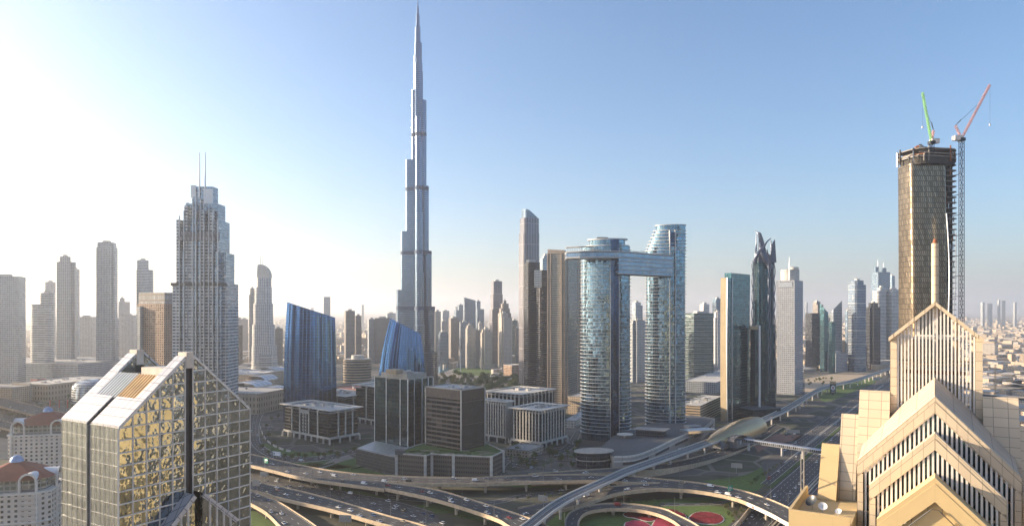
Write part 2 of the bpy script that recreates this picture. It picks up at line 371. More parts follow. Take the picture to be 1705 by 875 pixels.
# ---------------------------------------------------------------- setting: ground and air
def groundmat():
    m, nt, b = newmat('city_ground')
    tc = nt.nodes.new('ShaderNodeTexCoord'); P = tc.outputs['Object']
    vo = nt.nodes.new('ShaderNodeTexVoronoi'); vo.inputs['Scale'].default_value = .012; link(nt, P, vo.inputs['Vector'])
    n1 = noise_(nt, .0012, 6, P); n2 = noise_(nt, .03, 6, P)
    sepc = nt.nodes.new('ShaderNodeSeparateColor'); link(nt, vo.outputs['Color'], sepc.inputs[0])
    c = mixc(nt, sepc.outputs[0], (.15, .125, .10), (.36, .30, .225))
    c = mixc(nt, math_(nt, 'MULTIPLY', math_(nt, 'GREATER_THAN', sepc.outputs[1], .72), .8), c, (.06, .075, .035))
    c = mixc(nt, math_(nt, 'MULTIPLY', n2, .6), c, (.12, .105, .09))
    r = nt.nodes.new('ShaderNodeMapRange'); r.inputs[1].default_value = .42; r.inputs[2].default_value = .6; link(nt, n1, r.inputs[0])
    c = mixc(nt, math_(nt, 'MULTIPLY', r.outputs[0], .6), c, (.40, .33, .25))
    link(nt, c, b.inputs['Base Color']); b.inputs['Roughness'].default_value = .95
groundmat()
def districtmat():
    m, nt, b = newmat('district_ground')
    tc = nt.nodes.new('ShaderNodeTexCoord'); P = tc.outputs['Object']
    vo = nt.nodes.new('ShaderNodeTexVoronoi'); vo.inputs['Scale'].default_value = .024; link(nt, P, vo.inputs['Vector'])
    ve = nt.nodes.new('ShaderNodeTexVoronoi'); ve.feature = 'DISTANCE_TO_EDGE'; ve.inputs['Scale'].default_value = .024; link(nt, P, ve.inputs['Vector'])
    sp = nt.nodes.new('ShaderNodeSeparateColor'); link(nt, vo.outputs['Color'], sp.inputs[0])
    n2 = noise_(nt, .06, 6, P)
    c = mixc(nt, sp.outputs[0], (.05, .048, .046), (.16, .14, .12))
    gr = math_(nt, 'MULTIPLY', math_(nt, 'GREATER_THAN', sp.outputs[1], .58), math_(nt, 'GREATER_THAN', n2, .44))
    c = mixc(nt, gr, c, (.045, .06, .022))
    c = mixc(nt, math_(nt, 'MULTIPLY', math_(nt, 'LESS_THAN', ve.outputs[0], .05), .8), c, (.22, .20, .175))
    c = mixc(nt, math_(nt, 'MULTIPLY', math_(nt, 'SUBTRACT', 1, n2), .7), c, (.04, .038, .034))
    link(nt, c, b.inputs['Base Color']); b.inputs['Roughness'].default_value = .95
districtmat()
def sheet(name, pts, z, mat, kind='structure'):
    mb = MB(); mb.face([(p[0], p[1], z) for p in pts], 0)
    o = mb.build(name, M(mat)); o['kind'] = kind; return o
S = 45000
sheet('ground', [(-S, -S), (S, -S), (S, S), (-S, S)], 0, 'city_ground')
def haze():
    m = bpy.data.materials.new('haze_air'); m.use_nodes = True; nt = m.node_tree; nt.nodes.clear()
    o = nt.nodes.new('ShaderNodeOutputMaterial'); v = nt.nodes.new('ShaderNodeVolumePrincipled')
    v.inputs['Color'].default_value = (.97, .97, .98, 1); v.inputs['Density'].default_value = HAZE; v.inputs['Anisotropy'].default_value = .64
    link(nt, v.outputs[0], o.inputs['Volume'])
    L = 46000; b = MB().obox((-L, -L, -1), (2 * L, 0, 0), (0, 2 * L, 0), (0, 0, 771))
    o = b.build('haze', m); o['kind'] = 'stuff'
HAZE = 9.5e-5
haze()
# ---------------------------------------------------------------- towers of the skyline (far to near)
TC = 'tower'
# far left, in the glare
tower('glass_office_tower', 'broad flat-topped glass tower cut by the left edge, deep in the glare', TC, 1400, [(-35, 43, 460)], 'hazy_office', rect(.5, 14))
tower('banded_apartment_tower', 'short white tower ringed by pale balcony bands, left of the stepped hazy tower', TC, 1500, [(51, 91, 506, None, rrect(.7, 20, .3)), (66, 91, 487, None, rrect(.8, 20, .3))], 'white_bands', rrect(.7, 20, .3))
tower('apartment_tower', 'pale hazy tower peeping up behind the white banded balcony tower', TC, 2100, [(75, 93, 469)], 'grey_res')
tower('stepped_apartment_tower', 'hazy stepped tower with a square top block and balconies on its right edge', TC, 1600, [(94, 128, 452), (94, 127, 436), (99, 118, 427)], 'grey_res', cross(.8, 20))
tower('apartment_tower', 'slim pale tower half hidden directly behind the hazy stepped tower', TC, 1900, [(118, 133, 448)], 'white_res')
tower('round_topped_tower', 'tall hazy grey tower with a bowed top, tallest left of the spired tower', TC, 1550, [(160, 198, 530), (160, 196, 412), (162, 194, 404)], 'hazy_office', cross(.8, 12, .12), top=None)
tower('apartment_tower', 'distant stubby tower between the tall bow-topped tower and the brown hotel', TC, 2300, [(197, 217, 502), (199, 208, 496)], 'grey_res')
tower('stepped_apartment_tower', 'hazy stepped tower rising behind the brown hotel', TC, 1750, [(227, 256, 449), (228, 248, 433)], 'pale_glass', cross(.8, 20))
tower('apartment_block', 'low pale block at the foot of the tall bow-topped hazy tower', 'building', 2000, [(128, 160, 527)], 'lowrise_white', rect(.6, 10))
tower('apartment_block', 'wide pale block right of the tall bow-topped hazy tower', 'building', 2100, [(198, 228, 524)], 'lowrise_white', rect(.6, 10))
h = tower('brown_hotel', 'brown hotel slab with a grid of small windows and an open roof frame', 'hotel', 1180, [(229, 296, 505)], 'tan_hotel', rect(.42, -24), plant=False)
p = fit(rect(.42, -24), 231, 296, 1180); MB().prism(p, wz(505, 1180), wz(487, 1180), 0, 0).build('roof_frame', facade('open_frame', (.24, .20, .17), (.45, .46, .47), 5, 10, .8, .7, metal=.0, grough=.6, jit=0), parent=h)
p = fit(rect(1, -24), 228, 240, 1175); MB().prism(p, 0, wz(510, 1175), 0, 0).build('stair_tower', M('grey_res'), parent=h)
# between spired tower and blue pair
tower('office_tower', 'dark square tower right beside the foot of the twin-spired tower', TC, 1900, [(385, 404, 541)], 'dark_office')
tower('apartment_tower', 'distant beige tower left of the sail-topped tower', TC, 2300, [(386, 401, 528)], 'beige_res')
tower('apartment_tower', 'slender beige tower just left of the beige-edged sail-topped tower group', TC, 2500, [(400, 413, 531)], 'beige_res')
tower('apartment_tower', 'tall beige and grey tower directly behind the left side of the sail-topped tower', TC, 1850, [(414, 426, 490), (416, 424, 480)], 'beige_res')
tower('apartment_tower', 'dull grey block right of the sail-topped tower', TC, 1900, [(455, 471, 546)], 'brown_res')
tower('flared_tower', 'far glass tower with flared waist, alone on the horizon behind the blue curved tower', TC, 2600, [(539, 550, 494)], 'pale_glass', rect(.9, 15), plant=False)
tower('apartment_tower', 'brown pair tower with a curved top, left and taller of the two', TC, 1900, [(573, 591, 517)], 'brown_res', rrect(.9, 25, .15))
tower('apartment_tower', 'brown pair tower with a pale left edge, right and lower of the two', TC, 1950, [(590, 602, 525)], 'brown_res', rrect(.9, 25, .15))
tower('apartment_tower', 'grey tower between the brown pair and the broad brown slab', TC, 2000, [(612, 625, 531)], 'grey_res')
tower('apartment_slab', 'broad brown slab with a pale left edge behind the lower blue curved tower', TC, 2000, [(624, 650, 529)], 'brown_res', rect(.5, 12))
tower('office_tower', 'far greenish grey tower just left of the tallest tower', TC, 2800, [(642, 659, 521)], 'pale_glass')
# business district right of the tallest tower
cl = 'apartment towers behind the park'
def bd(l, Y, t, m, s=None, n='apartment_tower', **k): return tower(n, l, TC, Y, t, m, s, group=cl, **k)
bd('beige tower touching the right foot of the tallest tower', 1950, [(722, 734, 518)], 'beige_res')
bd('white and blue far tower in the gap right of the tallest tower', 2900, [(734, 748, 517)], 'pale_glass')
bd('grey tower behind the blue block with white cap', 2100, [(732, 747, 534)], 'grey_res')
bd('short blue glass block with a white cap beside the foot of the tallest tower', 1900, [(729, 747, 555), (731, 745, 552)], 'blue_office')
bd('brown tower with a blue centre strip, left of the sloping-topped blue tower', 2050, [(747, 764, 529)], 'brown_res')
bd('far blue tower with a stepped left shoulder', 2700, [(756, 771, 516), (762, 771, 507)], 'blue_office', n='stepped_office_tower')
sl_ = lambda yl, yr: (lambda p, z1: (lambda q: wz(yl + (yr - yl) * ((CX + F * q[0] / q[1]) - min(CX + F * a / b for a, b in p)) / (max(CX + F * a / b for a, b in p) - min(CX + F * a / b for a, b in p)), q[1])))
bd('broad blue tower with a roof sloping down to the right, largest of the far cluster', 2300, [(771, 792, 495)], 'blue_office', rect(.7, 14), n='sloping_office_tower', plant=False, top=sl_(494, 500))
bd('blue tower with rounded right shoulder joined to the sloping-topped one', 2350, [(791, 806, 514), (792, 800, 501)], 'blue_office', n='stepped_office_tower')
bd('grey blue tower with white frame top in front of the sloping-topped tower', 1950, [(765, 782, 536)], 'grey_res', cross(.9, 20))
bd('beige tower with an arched top in the middle of the cluster', 1850, [(775, 792, 546, None, rrect(.8, 20, .2)), (777, 788, 541)], 'beige_res', rrect(.8, 20, .2))
bd('dark brown tower right behind the arched-topped beige tower', 1950, [(789, 799, 549)], 'brown_res')
bd('white round column tower in the middle of the cluster', 2000, [(796, 803, 537)], 'white_res', ell(1), n='round_tower')
bd('striped beige and brown tower with two pale bays', 1820, [(800, 820, 553), (802, 817, 548)], 'beige_res', cross(.8, 20))
bd('very slender tall mauve tower, tallest of the cluster', 2000, [(815, 837, 515), (817, 837, 490), (818, 836, 468)], 'mauve_tower', rect(.8, 20))
bd('tapered tower with a little green cupola on top', 1950, [(829, 851, 521), (831, 849, 513), (834, 847, 505), (838, 843, 500)], 'brown_res', cross(.9, 20, .12), spire=[(840.5, 497)])
bd('cream balcony tower with ornate crown in front of the cupola tower', 1820, [(831, 853, 528), (832, 846, 521)], 'beige_res', cross(.8, 24, .12))
bd('green glass tower left of the dark curved tower', 2100, [(850, 862, 533)], 'green_glass')
bd('small dark tower hidden against the dark curved tower', 2000, [(857, 868, 546)], 'brown_res')
bd('grey tower seen low between the cream balcony tower and the dark curved tower', 2300, [(852, 860, 548)], 'grey_res')
# seen through and beside the bridge towers
tower('office_tower', 'pale blue and white tower framed under the sky bridge', TC, 2100, [(1052, 1070, 508), (1053, 1067, 503)], 'pale_glass')
tower('apartment_tower', 'grey balcony tower standing between the two bridge towers', TC, 1500, [(1048, 1079, 538), (1050, 1075, 533)], 'grey_res', cross(.7, 20))
tower('apartment_tower', 'dark narrow tower seen between the beige tower and the left bridge tower', TC, 1500, [(958, 972, 500)], 'brown_res')
tower('green_office_block', 'dark green office block with pale floor lines right of the bridge towers', 'office block', 1500, [(1141, 1188, 521)], 'green_glass', rect(.6, 22), slabs=(7.8, .3, .5, 'steel'))
tower('apartment_tower', 'white topped tower behind the dark green office block', TC, 1900, [(1165, 1181, 506)], 'white_res')
tower('office_tower', 'deep blue flat tower left of the gold-edged tower', TC, 2000, [(1186, 1202, 497)], 'blue_office')
tower('apartment_tower', 'white apartment tower with stepped corners left of the gold-edged tower', TC, 1750, [(1186, 1203, 528), (1189, 1201, 519)], 'white_res', cross(.9, 20))
tower('apartment_tower', 'blue grey tower between the green office block and the white stepped one', TC, 1850, [(1176, 1190, 527)], 'blue_office')
# right group
tower('black_office_block', 'black glass box with a single pale window band, right of the white drum tower', 'office block', 1800, [(1341, 1366, 521)], 'dark_office', rect(.8, 20), plant=False)
tower('apartment_tower', 'brown tower with open roof terrace behind the black glass box', TC, 2000, [(1353, 1371, 507), (1354, 1366, 502)], 'brown_res')
tower('wedge_tower', 'dark green glass wedge tower leaning beside the black box', TC, 1750, [(1365, 1379, 512)], 'teal_glass', rect(.9, 25), plant=False, top=sl_(505, 520))
tower('wedge_tower', 'pale sail-shaped glass tower with a pointed right peak', TC, 1780, [(1378, 1402, 515)], 'pale_glass', rect(.6, 22), plant=False, top=sl_(524, 500))
tower('office_tower', 'small green glass tower at the foot of the pale pointed tower', TC, 1700, [(1380, 1391, 535)], 'teal_glass', plant=False)
tower('office_tower', 'thin dark blue tower left of the blue gridded tower', TC, 2200, [(1407, 1415, 517)], 'blue_office')
tower('gridded_blue_tower', 'tall blue tower with pale grid and chamfered cap before the left stepped pillar', TC, 1750, [(1412, 1442, 474, None, oct_(.9, 16, .12)), (1416, 1438, 467, None, oct_(.9, 16, .2))], 'indigo_grid', oct_(.9, 16, .12), slabs=(34, .4, 1.2, 'pale_concrete'))
tower('apartment_tower', 'dark tower with white balcony stripes between the gridded blue tower and the striped pair', TC, 1800, [(1441, 1466, 511), (1446, 1462, 504)], 'dark_bands', cross(.8, 16))
tower('curved_apartment_tower', 'pale striped tower with a curved shoulder, left of the striped pair', TC, 1900, [(1453, 1476, 484, None, rrect(.8, 16, .25)), (1460, 1475, 478)], 'white_bands', rrect(.8, 16, .25))
tower('apartment_tower', 'flat-topped striped tower partly hidden by the unfinished bronze tower', TC, 1900, [(1474, 1500, 482)], 'white_bands', rect(.8, 16))
tt = tower('crowned_office_tower', 'far blue tower crowned by two pointed lanterns on poles', TC, 2500, [(1451, 1482, 453), (1455, 1463, 444), ], 'blue_office', rect(.7, 12), plant=False, spire=[(1461.5, 432), (1471, 437)])
MB().prism(fit(rect(.9, 12), 1466, 1476, 2500), wz(453, 2500), wz(446, 2500)).build('lantern', [M('blue_office'), M('roof_grey')], parent=tt)
tower('office_tower', 'low-set blue tower behind the right shoulder of the crowned tower', TC, 2600, [(1480, 1490, 459)], 'blue_office')
wb = tower('white_clinic_block', 'low pale blue block with bands of windows beyond the viaduct', 'building', 1750, [(1371, 1411, 587)], 'punched_white', rect(.8, 28))
# ------------------------------------------------ twin-spired stepped tower
def address_boulevard():
    Y = 820; c = (wx(339, Y), Y, 0)
    r = root('spired_hotel_tower', c, 'tall stepped silver blue tower with twin needle masts behind the mirrored gable', TC)
    s = Y / F; rot = R(-8)
    def bay(name, x0, x1, yt, dy0, dy1, mat, y0=None):
        z0 = 0 if y0 is None else wz(y0, Y)
        X0, X1 = wx(x0, Y), wx(x1, Y)
        MB().prism([(X0, Y + dy0), (X1, Y + dy0), (X1, Y + dy1), (X0, Y + dy1)], z0, wz(yt, Y)).build(name, [M(mat), M('roof_pale')], parent=r)
    bay('core', 321, 356, 311, -2, 12, 'address_blue')
    bay('core_wing', 313, 366, 340, -6, 16, 'address_blue')
    bay('wide_wing', 306, 371, 368, -9, 20, 'address_blue')
    bay('outer_wing', 300, 378, 421, -4, 22, 'address_blue')
    bay('base_wing', 295, 383, 472, -7, 25, 'address_balcony')
    for a, b, t in ((303, 309, 368), (316, 321, 345), (331, 336, 330), (343, 349, 352), (357, 363, 352)): bay('projecting_bay', a, b, t, -14, -9.2, 'address_balcony' if a != 331 else 'address_blue')
    for a, b, t in ((308.5, 316.2, 420), (321, 331, 402), (336.2, 343, 402), (349, 357, 395), (363.2, 370, 420)): bay('balcony_bay', a, b, t, -12.5, -9.1, 'address_balcony' if a in (321, 349) else 'address_blue')
    for a, b in ((296, 302), (371.2, 376)): bay('corner_bay', a, b, 472, -13, -7.2, 'address_balcony' if a < 300 else 'address_blue')
    for x in (309, 316.5, 331.2, 336, 343.2, 349.2, 357.2, 363.4, 371.5): # white edge fins
        X = wx(x, Y); MB().box(X, Y - 15, 0, .9, 1.6, wz(330 + abs(x - 338) * 1.1, Y)).build('edge_fin', M('steel'), parent=r)
    MB().obox((wx(307, Y), Y - 15.2, wz(402, Y)), (wx(370, Y) - wx(307, Y), 0, 0), (0, 3, 0), (0, 0, 10)).build('mechanical_band', facade('lattice_band', (.10, .10, .12), (.36, .37, .40), 4.2, 10, .35, .7, metal=0, jit=0, skew=.6), parent=r)
    MB().obox((wx(294.5, Y), Y - 15.2, wz(476, Y)), (wx(384, Y) - wx(294.5, Y), 0, 0), (0, 3, 0), (0, 0, 3.4)).build('belt_course', M('dark_metal'), parent=r)
    for a, b, yt, yb in ((320, 328, 309, 330), (312, 317, 338, 352), (341, 356, 315, 340)):
        MB().obox((wx(a, Y), Y - 3.6, wz(yb, Y)), (wx(b, Y) - wx(a, Y), 0, 0), (0, 1.4, 0), (0, 0, wz(yt, Y) - wz(yb, Y))).build('crown_screen', M('white_metal'), parent=r)
    for x in (334, 343.4):
        X = wx(x, Y); MB().tube([(X, Y - 2.8, wz(330, Y)), (X, Y - 2.8, wz(300, Y)), (X, Y - 2.8, wz(255, Y))], [1.0, .85, .55], 8).build('mast', M('steel'), parent=r)
address_boulevard()
# ------------------------------------------------ sail-topped tower
def address_downtown():
    Y = 1600; r = root('sail_topped_tower', (wx(439, Y), Y, 0), 'white ribbed tower with a curved sail-shaped crown and two masts', TC)
    z = 0
    for x0, x1, yt in ((419, 461, 575), (420, 458, 540), (422, 455, 505), (424, 453, 478), (427, 452, 462)):
        MB().prism(fit(rrect(.8, 15, .3), x0, x1, Y), z, wz(yt, Y)).build('storeys', [M('white_res'), M('roof_pale')], parent=r, smooth=False); z = wz(yt, Y)
    P = [(430, 462), (431, 441)]
    P += [(433 + 18 * math.sin(t), 462 - 22 * math.cos(t)) for t in [k * math.pi / 16 for k in range(1, 9)]]
    q = [(wx(a, Y), wz(b, Y)) for a, b in P]; mb = MB(); d = 9
    mb.face([(a, Y - d, b) for a, b in q][::-1]); mb.face([(a, Y + d, b) for a, b in q])
    for k in range(len(q)):
        a, b = q[k - 1], q[k]; mb.face([(a[0], Y - d, a[1]), (b[0], Y - d, b[1]), (b[0], Y + d, b[1]), (a[0], Y + d, a[1])][::-1])
    mb.build('sail_crown', M('pale_concrete'), parent=r)
    for x in (433.5, 436.5): MB().tube([(wx(x, Y), Y, wz(445, Y)), (wx(x, Y), Y, wz(421, Y))], [.9, .5], 6).build('mast', M('steel'), parent=r)
    for k in range(9):
        e = 1 - k / 12
        MB().prism(fit(ell(.9, 0), 419 - 2 * e + k * .1, 463 + 2.5 * e - k * .3, Y), 4 + k * 5.2, 6.4 + k * 5.2, 0, 0, True).build('podium_band', M('white_stone'), parent=r)
    MB().prism(fit(ell(.9, 0), 420, 461, Y), 0, 52).build('podium_core', [M('grey_res'), M('roof_grey')], parent=r)
address_downtown()
# ------------------------------------------------ the tallest tower: three wings stepping back in a spiral
def khalifa():
    Y = 1330; X = wx(696.5, Y); r = root('tallest_tower', (X, Y, 0), 'tallest tower, slender stepped silver needle reaching the top of the sky', TC)
    sc_ = Y / F
    def zz(y): return wz(y, Y)
    def wing(deg, tiers):
        d = Vector((math.cos(R(deg)), math.sin(R(deg)), 0)); nrm = Vector((-d.y, d.x, 0))
        z0 = 0
        # tiers listed outermost first: (reach in px, half width in px, top row)
        for reach, hw, yt in tiers:
            L, W = reach * sc_, hw * sc_
            pts = [(X - nrm.x * W, Y - nrm.y * W)]
            for k in range(-6, 7):
                t = k * math.pi / 12; pts.append((X + d.x * (L - W + W * math.cos(t)) + nrm.x * W * math.sin(t), Y + d.y * (L - W + W * math.cos(t)) + nrm.y * W * math.sin(t)))
            pts.append((X + nrm.x * W, Y + nrm.y * W))
            z1 = zz(yt); zm = zz(530)
            if z0 == 0 and z1 > zm: MB().prism(pts, 0, zm, 0, None).build('lower_storeys', [M('khalifa_low')], parent=r, smooth=True); z0 = zm
            MB().prism(pts, z0 if reach > 0 else 0, z1, 0, 1).build('wing_tier', [M('khalifa_skin'), M('steel')], parent=r, smooth=True)
            for yb in (228, 318, 424, 516):
                if z0 < zz(yb) < z1 - 4: MB().prism(grow(pts, .15), zz(yb), zz(yb) + 7, 0, 0, True).build('mechanical_band', M('band_blue'), parent=r, smooth=True)
            z0 = z1
    facade('khalifa_band', (.075, .09, .12), (.06, .07, .095), 1.6, 3.5, .6, .6, metal=.6, jit=0)
    wing(168, [(43, 8, 600), (38.5, 8, 482), (31, 7.5, 385), (22.5, 7, 266), (12, 6, 150), (8.5, 5.2, 94), (6, 4, 45)])
    wing(-12, [(34, 9, 600), (28.5, 8.2, 512), (23, 7.8, 418), (18, 7, 310), (14, 6.4, 168), (8, 5, 120), (6.2, 4.2, 72)])
    wing(-78, [(48, 8, 590), (42, 7.6, 540), (34, 7, 455), (26, 6.6, 355), (18, 6, 240), (11, 5.4, 196), (7, 4.6, 100)])
    MB().prism([(X + 7 * sc_ * math.cos(t), Y + 7 * sc_ * math.sin(t)) for t in [k * math.pi / 12 for k in range(24)]], 0, zz(105)).build('core', [M('khalifa_skin'), M('steel')], parent=r, smooth=True)
    P = [(6.0, 105), (5.8, 72), (4.6, 71.5), (4.4, 45), (3.2, 44.5), (3.0, 25), (2.0, 24.5), (1.8, 12), (1.0, 11.5), (.5, -3)]
    MB().loft([[(X - 1 + a * sc_ * math.cos(t), Y + a * sc_ * math.sin(t), zz(b)) for t in [k * math.pi / 8 for k in range(16)]] for a, b in P], 0, cap1=0).build('spire', [M('khalifa_skin')], parent=r, smooth=True)
    MB().prism(fit(rrect(.7, 0, .3), 700, 729, Y - 15), 0, zz(585)).build('annex', [M('khalifa_low'), M('roof_grey')], parent=r)
khalifa()
# ------------------------------------------------ twin blue curved towers
def blue_curved(name_label, Y, left, right, yTopL, yTopR, aspect, deg, bulge=0.0):
    """lens plan, sliced roof; left/right: columns at base and at top"""
    n = 26
    lens = []
    for k in range(n + 1): # front arc, left tip to right tip
        t = -1 + 2 * k / n; lens.append((t * .5, -.5 * aspect * (1 - t * t) * .55 - .02))
    for k in range(1, n): 
        t = 1 - 2 * k / n; lens.append((t * .5, .5 * aspect * (1 - t * t)))
    lens = rot2(lens, deg)
    base = fit(lens, left[0], right[0], Y); c = centre(base); r = root('curved_glass_tower', (c[0], c[1], 0), name_label, TC)
    tp = fit(lens, left[1], right[1], Y)
    xs = [CX + F * a / b for a, b in tp]; x0, x1 = min(xs), max(xs)
    zt = [wz(yTopL + (yTopR - yTopL) * ((x - x0) / (x1 - x0)), b) for x, (a, b) in zip(xs, tp)]
    N = 22; rings = []
    for j in range(N + 1):
        f = j / N
        ring = []
        for k in range(len(base)):
            g = f ** 1.8
            bow = bulge * math.sin(math.pi * f) * Y / F
            x = base[k][0] * (1 - g) + tp[k][0] * g; y = base[k][1] * (1 - g) + tp[k][1] * g
            x += bow * (base[k][0] - c[0]) / 40.0
            ring.append((x, y, zt[k] * f))
        rings.append(ring)
    mb = MB(); mb.loft(rings, 0)
    # uv u along the front so that the ribs run straight up
    for i, f in enumerate(mb.f): pass
    mb.build('glass_skin', [M('plaza_blue')], parent=r, smooth=True)
    top = [(p[0], p[1], p[2] - 1.5) for p in rings[-1]]; MB().face(top).build('roof', M('roof_dark'), parent=r)
    rib = 0
    for k in range(2, n, 2): # raised ribs on the front arc
        pts = [Vector(rings[j][k]) + Vector((0, -.25, 0)) for j in range(N + 1)]
        MB().tube(pts, .55, 6, 0).build('rib', M('rib_blue'), parent=r); rib += 1
    pts = [Vector(rings[-1][k]) for k in range(n + 1)]; MB().tube(pts, .5, 5).build('roof_edge', M('rib_blue'), parent=r)
    return r
blue_curved('taller blue curved glass tower with a roof slanting down to the right', 960, (472, 478), (560, 558), 503, 529, .34, -6, .6)
blue_curved('lower blue curved glass tower leaning right, with an arched right side', 1060, (629, 650), (708, 700), 530, 556, .42, -10, 2.2)

# ------------------------------------------------ block helper: box from its front corner, seen between two columns
def block_poly(fx, fy, deg, xl, xr, z=0.0):
    """front corner at pixel (fx, fy); deg = direction of the left edge; returns [front, right, back, left]"""
    o = gp(fx, fy, z); dl = (math.cos(R(deg)), math.sin(R(deg))); dr = (math.cos(R(deg - 90)), math.sin(R(deg - 90)))
    def sol(d, x):
        k = (x - CX) / F; return (k * o[1] - o[0]) / (d[0] - k * d[1])
    a, b = sol(dl, xl), sol(dr, xr)
    L = (o[0] + dl[0] * a, o[1] + dl[1] * a); Rr = (o[0] + dr[0] * b, o[1] + dr[1] * b)
    return [(o[0], o[1]), Rr, (L[0] + Rr[0] - o[0], L[1] + Rr[1] - o[1]), L]
def lerp(a, b, t): return (a[0] + (b[0] - a[0]) * t, a[1] + (b[1] - a[1]) * t)
def clutter(p, z, r, n, seed, big=True):
    """air handling units on a roof, each a part of its own"""
    rg = random.Random(seed)
    o, u, v = p[0], (p[1][0] - p[0][0], p[1][1] - p[0][1]), (p[3][0] - p[0][0], p[3][1] - p[0][1])
    an = math.atan2(u[1], u[0])
    for k in range(n):
        a, b = rg.uniform(.15, .85), rg.uniform(.15, .85); s = rg.uniform(2, 6)
        MB().box(o[0] + u[0] * a + v[0] * b, o[1] + u[1] * a + v[1] * b, z, s, s * rg.uniform(.5, 1.5), rg.uniform(1.2, 2.8), an, 0).build('roof_unit', M(rg.choice(['roof_pale', 'roof_grey', 'steel'])), parent=r)
def canopy_block(label, fx, fy, deg, xl, xr, ytop, seed, base_h=8.0, fins='mixed', canopy=5.0, cat='office block'):
    p = block_poly(fx, fy, deg, xl, xr); o = p[0]; zt = wz(ytop, o[1]); r = root('canopy_office_block', (o[0], o[1], 0), label, cat)
    q = grow(p, -2.5)
    st = MB().prism(q, base_h, zt - 3.5, 0, 1).build('storeys', [M('slat_block'), M('roof_grey')], parent=r)
    MB().prism(grow(p, -7), 0, base_h, 0, 0).build('ground_storey', M('dark_office'), parent=r)
    MB().prism(p, base_h - 2.2, base_h, 0, 0, True).build('colonnade_beam', M('pale_concrete'), parent=r)
    MB().prism(grow(q, -9), zt - 3.5, zt, 0, 1).build('penthouse', [M('slat_block'), M('roof_pale')], parent=r)
    g = grow(p, canopy); gi = grow(p, -6)
    mb = MB()
    for k in range(4):
        a, b, c, d = g[k], g[(k + 1) % 4], gi[(k + 1) % 4], gi[k]
        mb.face([(a[0], a[1], zt + 1), (b[0], b[1], zt + 1), (c[0], c[1], zt + 1), (d[0], d[1], zt + 1)]); mb.face([(d[0], d[1], zt), (c[0], c[1], zt), (b[0], b[1], zt), (a[0], a[1], zt)])
        mb.face([(a[0], a[1], zt), (b[0], b[1], zt), (b[0], b[1], zt + 1), (a[0], a[1], zt + 1)]); mb.face([(c[0], c[1], zt), (d[0], d[1], zt), (d[0], d[1], zt + 1), (c[0], c[1], zt + 1)])
    mb.build('roof_canopy', M('pale_concrete'), parent=r)
    for e, (a, b) in enumerate(((p[0], p[1]), (p[3], p[0]))):
        L = math.hypot(b[0] - a[0], b[1] - a[1]); an = math.atan2(b[1] - a[1], b[0] - a[0])
        n = max(3, int(L / 11))
        for k in range(n + 1):
            c = lerp(a, b, k / n); MB().box(c[0], c[1], 0, 1.6, 1.6, base_h - 2.2, an).build('column', M('pale_concrete'), parent=r)
        qa, qb = (q[0], q[1]) if e == 0 else (q[3], q[0])
        if fins == 'mixed': fr = (.18, .36, .56, .76) if e else (.3, .55, .8)
        else: fr = [(k + .5) / 9 for k in range(9)]
        for t in fr:
            c = lerp(qa, qb, t); MB().box(c[0], c[1], base_h, 1.8 if fins == 'mixed' else 1.5, 1.7, zt - base_h - 1, an).build('pier', M('pale_concrete'), parent=r)
        if fins == 'mixed' and e:
            for t in (.31, .41, .51):
                for z in range(int(base_h) + 2, int(zt) - 6, 4):
                    pass
            c0, c1 = lerp(qa, qb, .365), lerp(qa, qb, .555)
            MB().beam((c0[0], c0[1], zt - 5), (c1[0], c1[1], zt - 5), 1.9, 4).build('lintel', M('pale_concrete'), parent=r)
            for t in (.43, .49):
                c = lerp(qa, qb, t); MB().box(c[0], c[1], base_h, 2.6, 1.2, zt - base_h - 7, an).build('window_pier', [M('pier_windows')], parent=r)
        for z in [base_h + 3.9 * k for k in range(1, int((zt - base_h - 4) / 3.9) + 1)]:
            MB().beam((qa[0], qa[1], z), (qb[0], qb[1], z), .5, .35).build('sill_course', M('dark_metal'), parent=st)
    clutter(grow(q, -10), zt, r, 10, seed)
    return r
GA = 141
canopy_block('dark louvred office block under a square white roof canopy, left of the glass cube', 549, 740, GA, 471, 599, 684, 1)
canopy_block('dark office block with white canopy half hidden behind the dark glass office cube', 700, 720, GA, 590, 735, 652, 2)
canopy_block('low canopy roof just peeping behind the square canopied office block', 575, 705, GA, 520, 622, 660, 3)
canopy_block('striped dark office block with close white piers, nearest the bridge towers', 900, 748, 143, 850, 945, 684, 4, fins='all', canopy=3)
canopy_block('dark pier-lined office block right behind the brown cube', 842, 738, 143, 800, 856, 670, 5, fins='all', canopy=2)
canopy_block('broad white-framed office block behind the two pier-lined blocks', 868, 705, 143, 806, 925, 657, 6, fins='all', canopy=2)
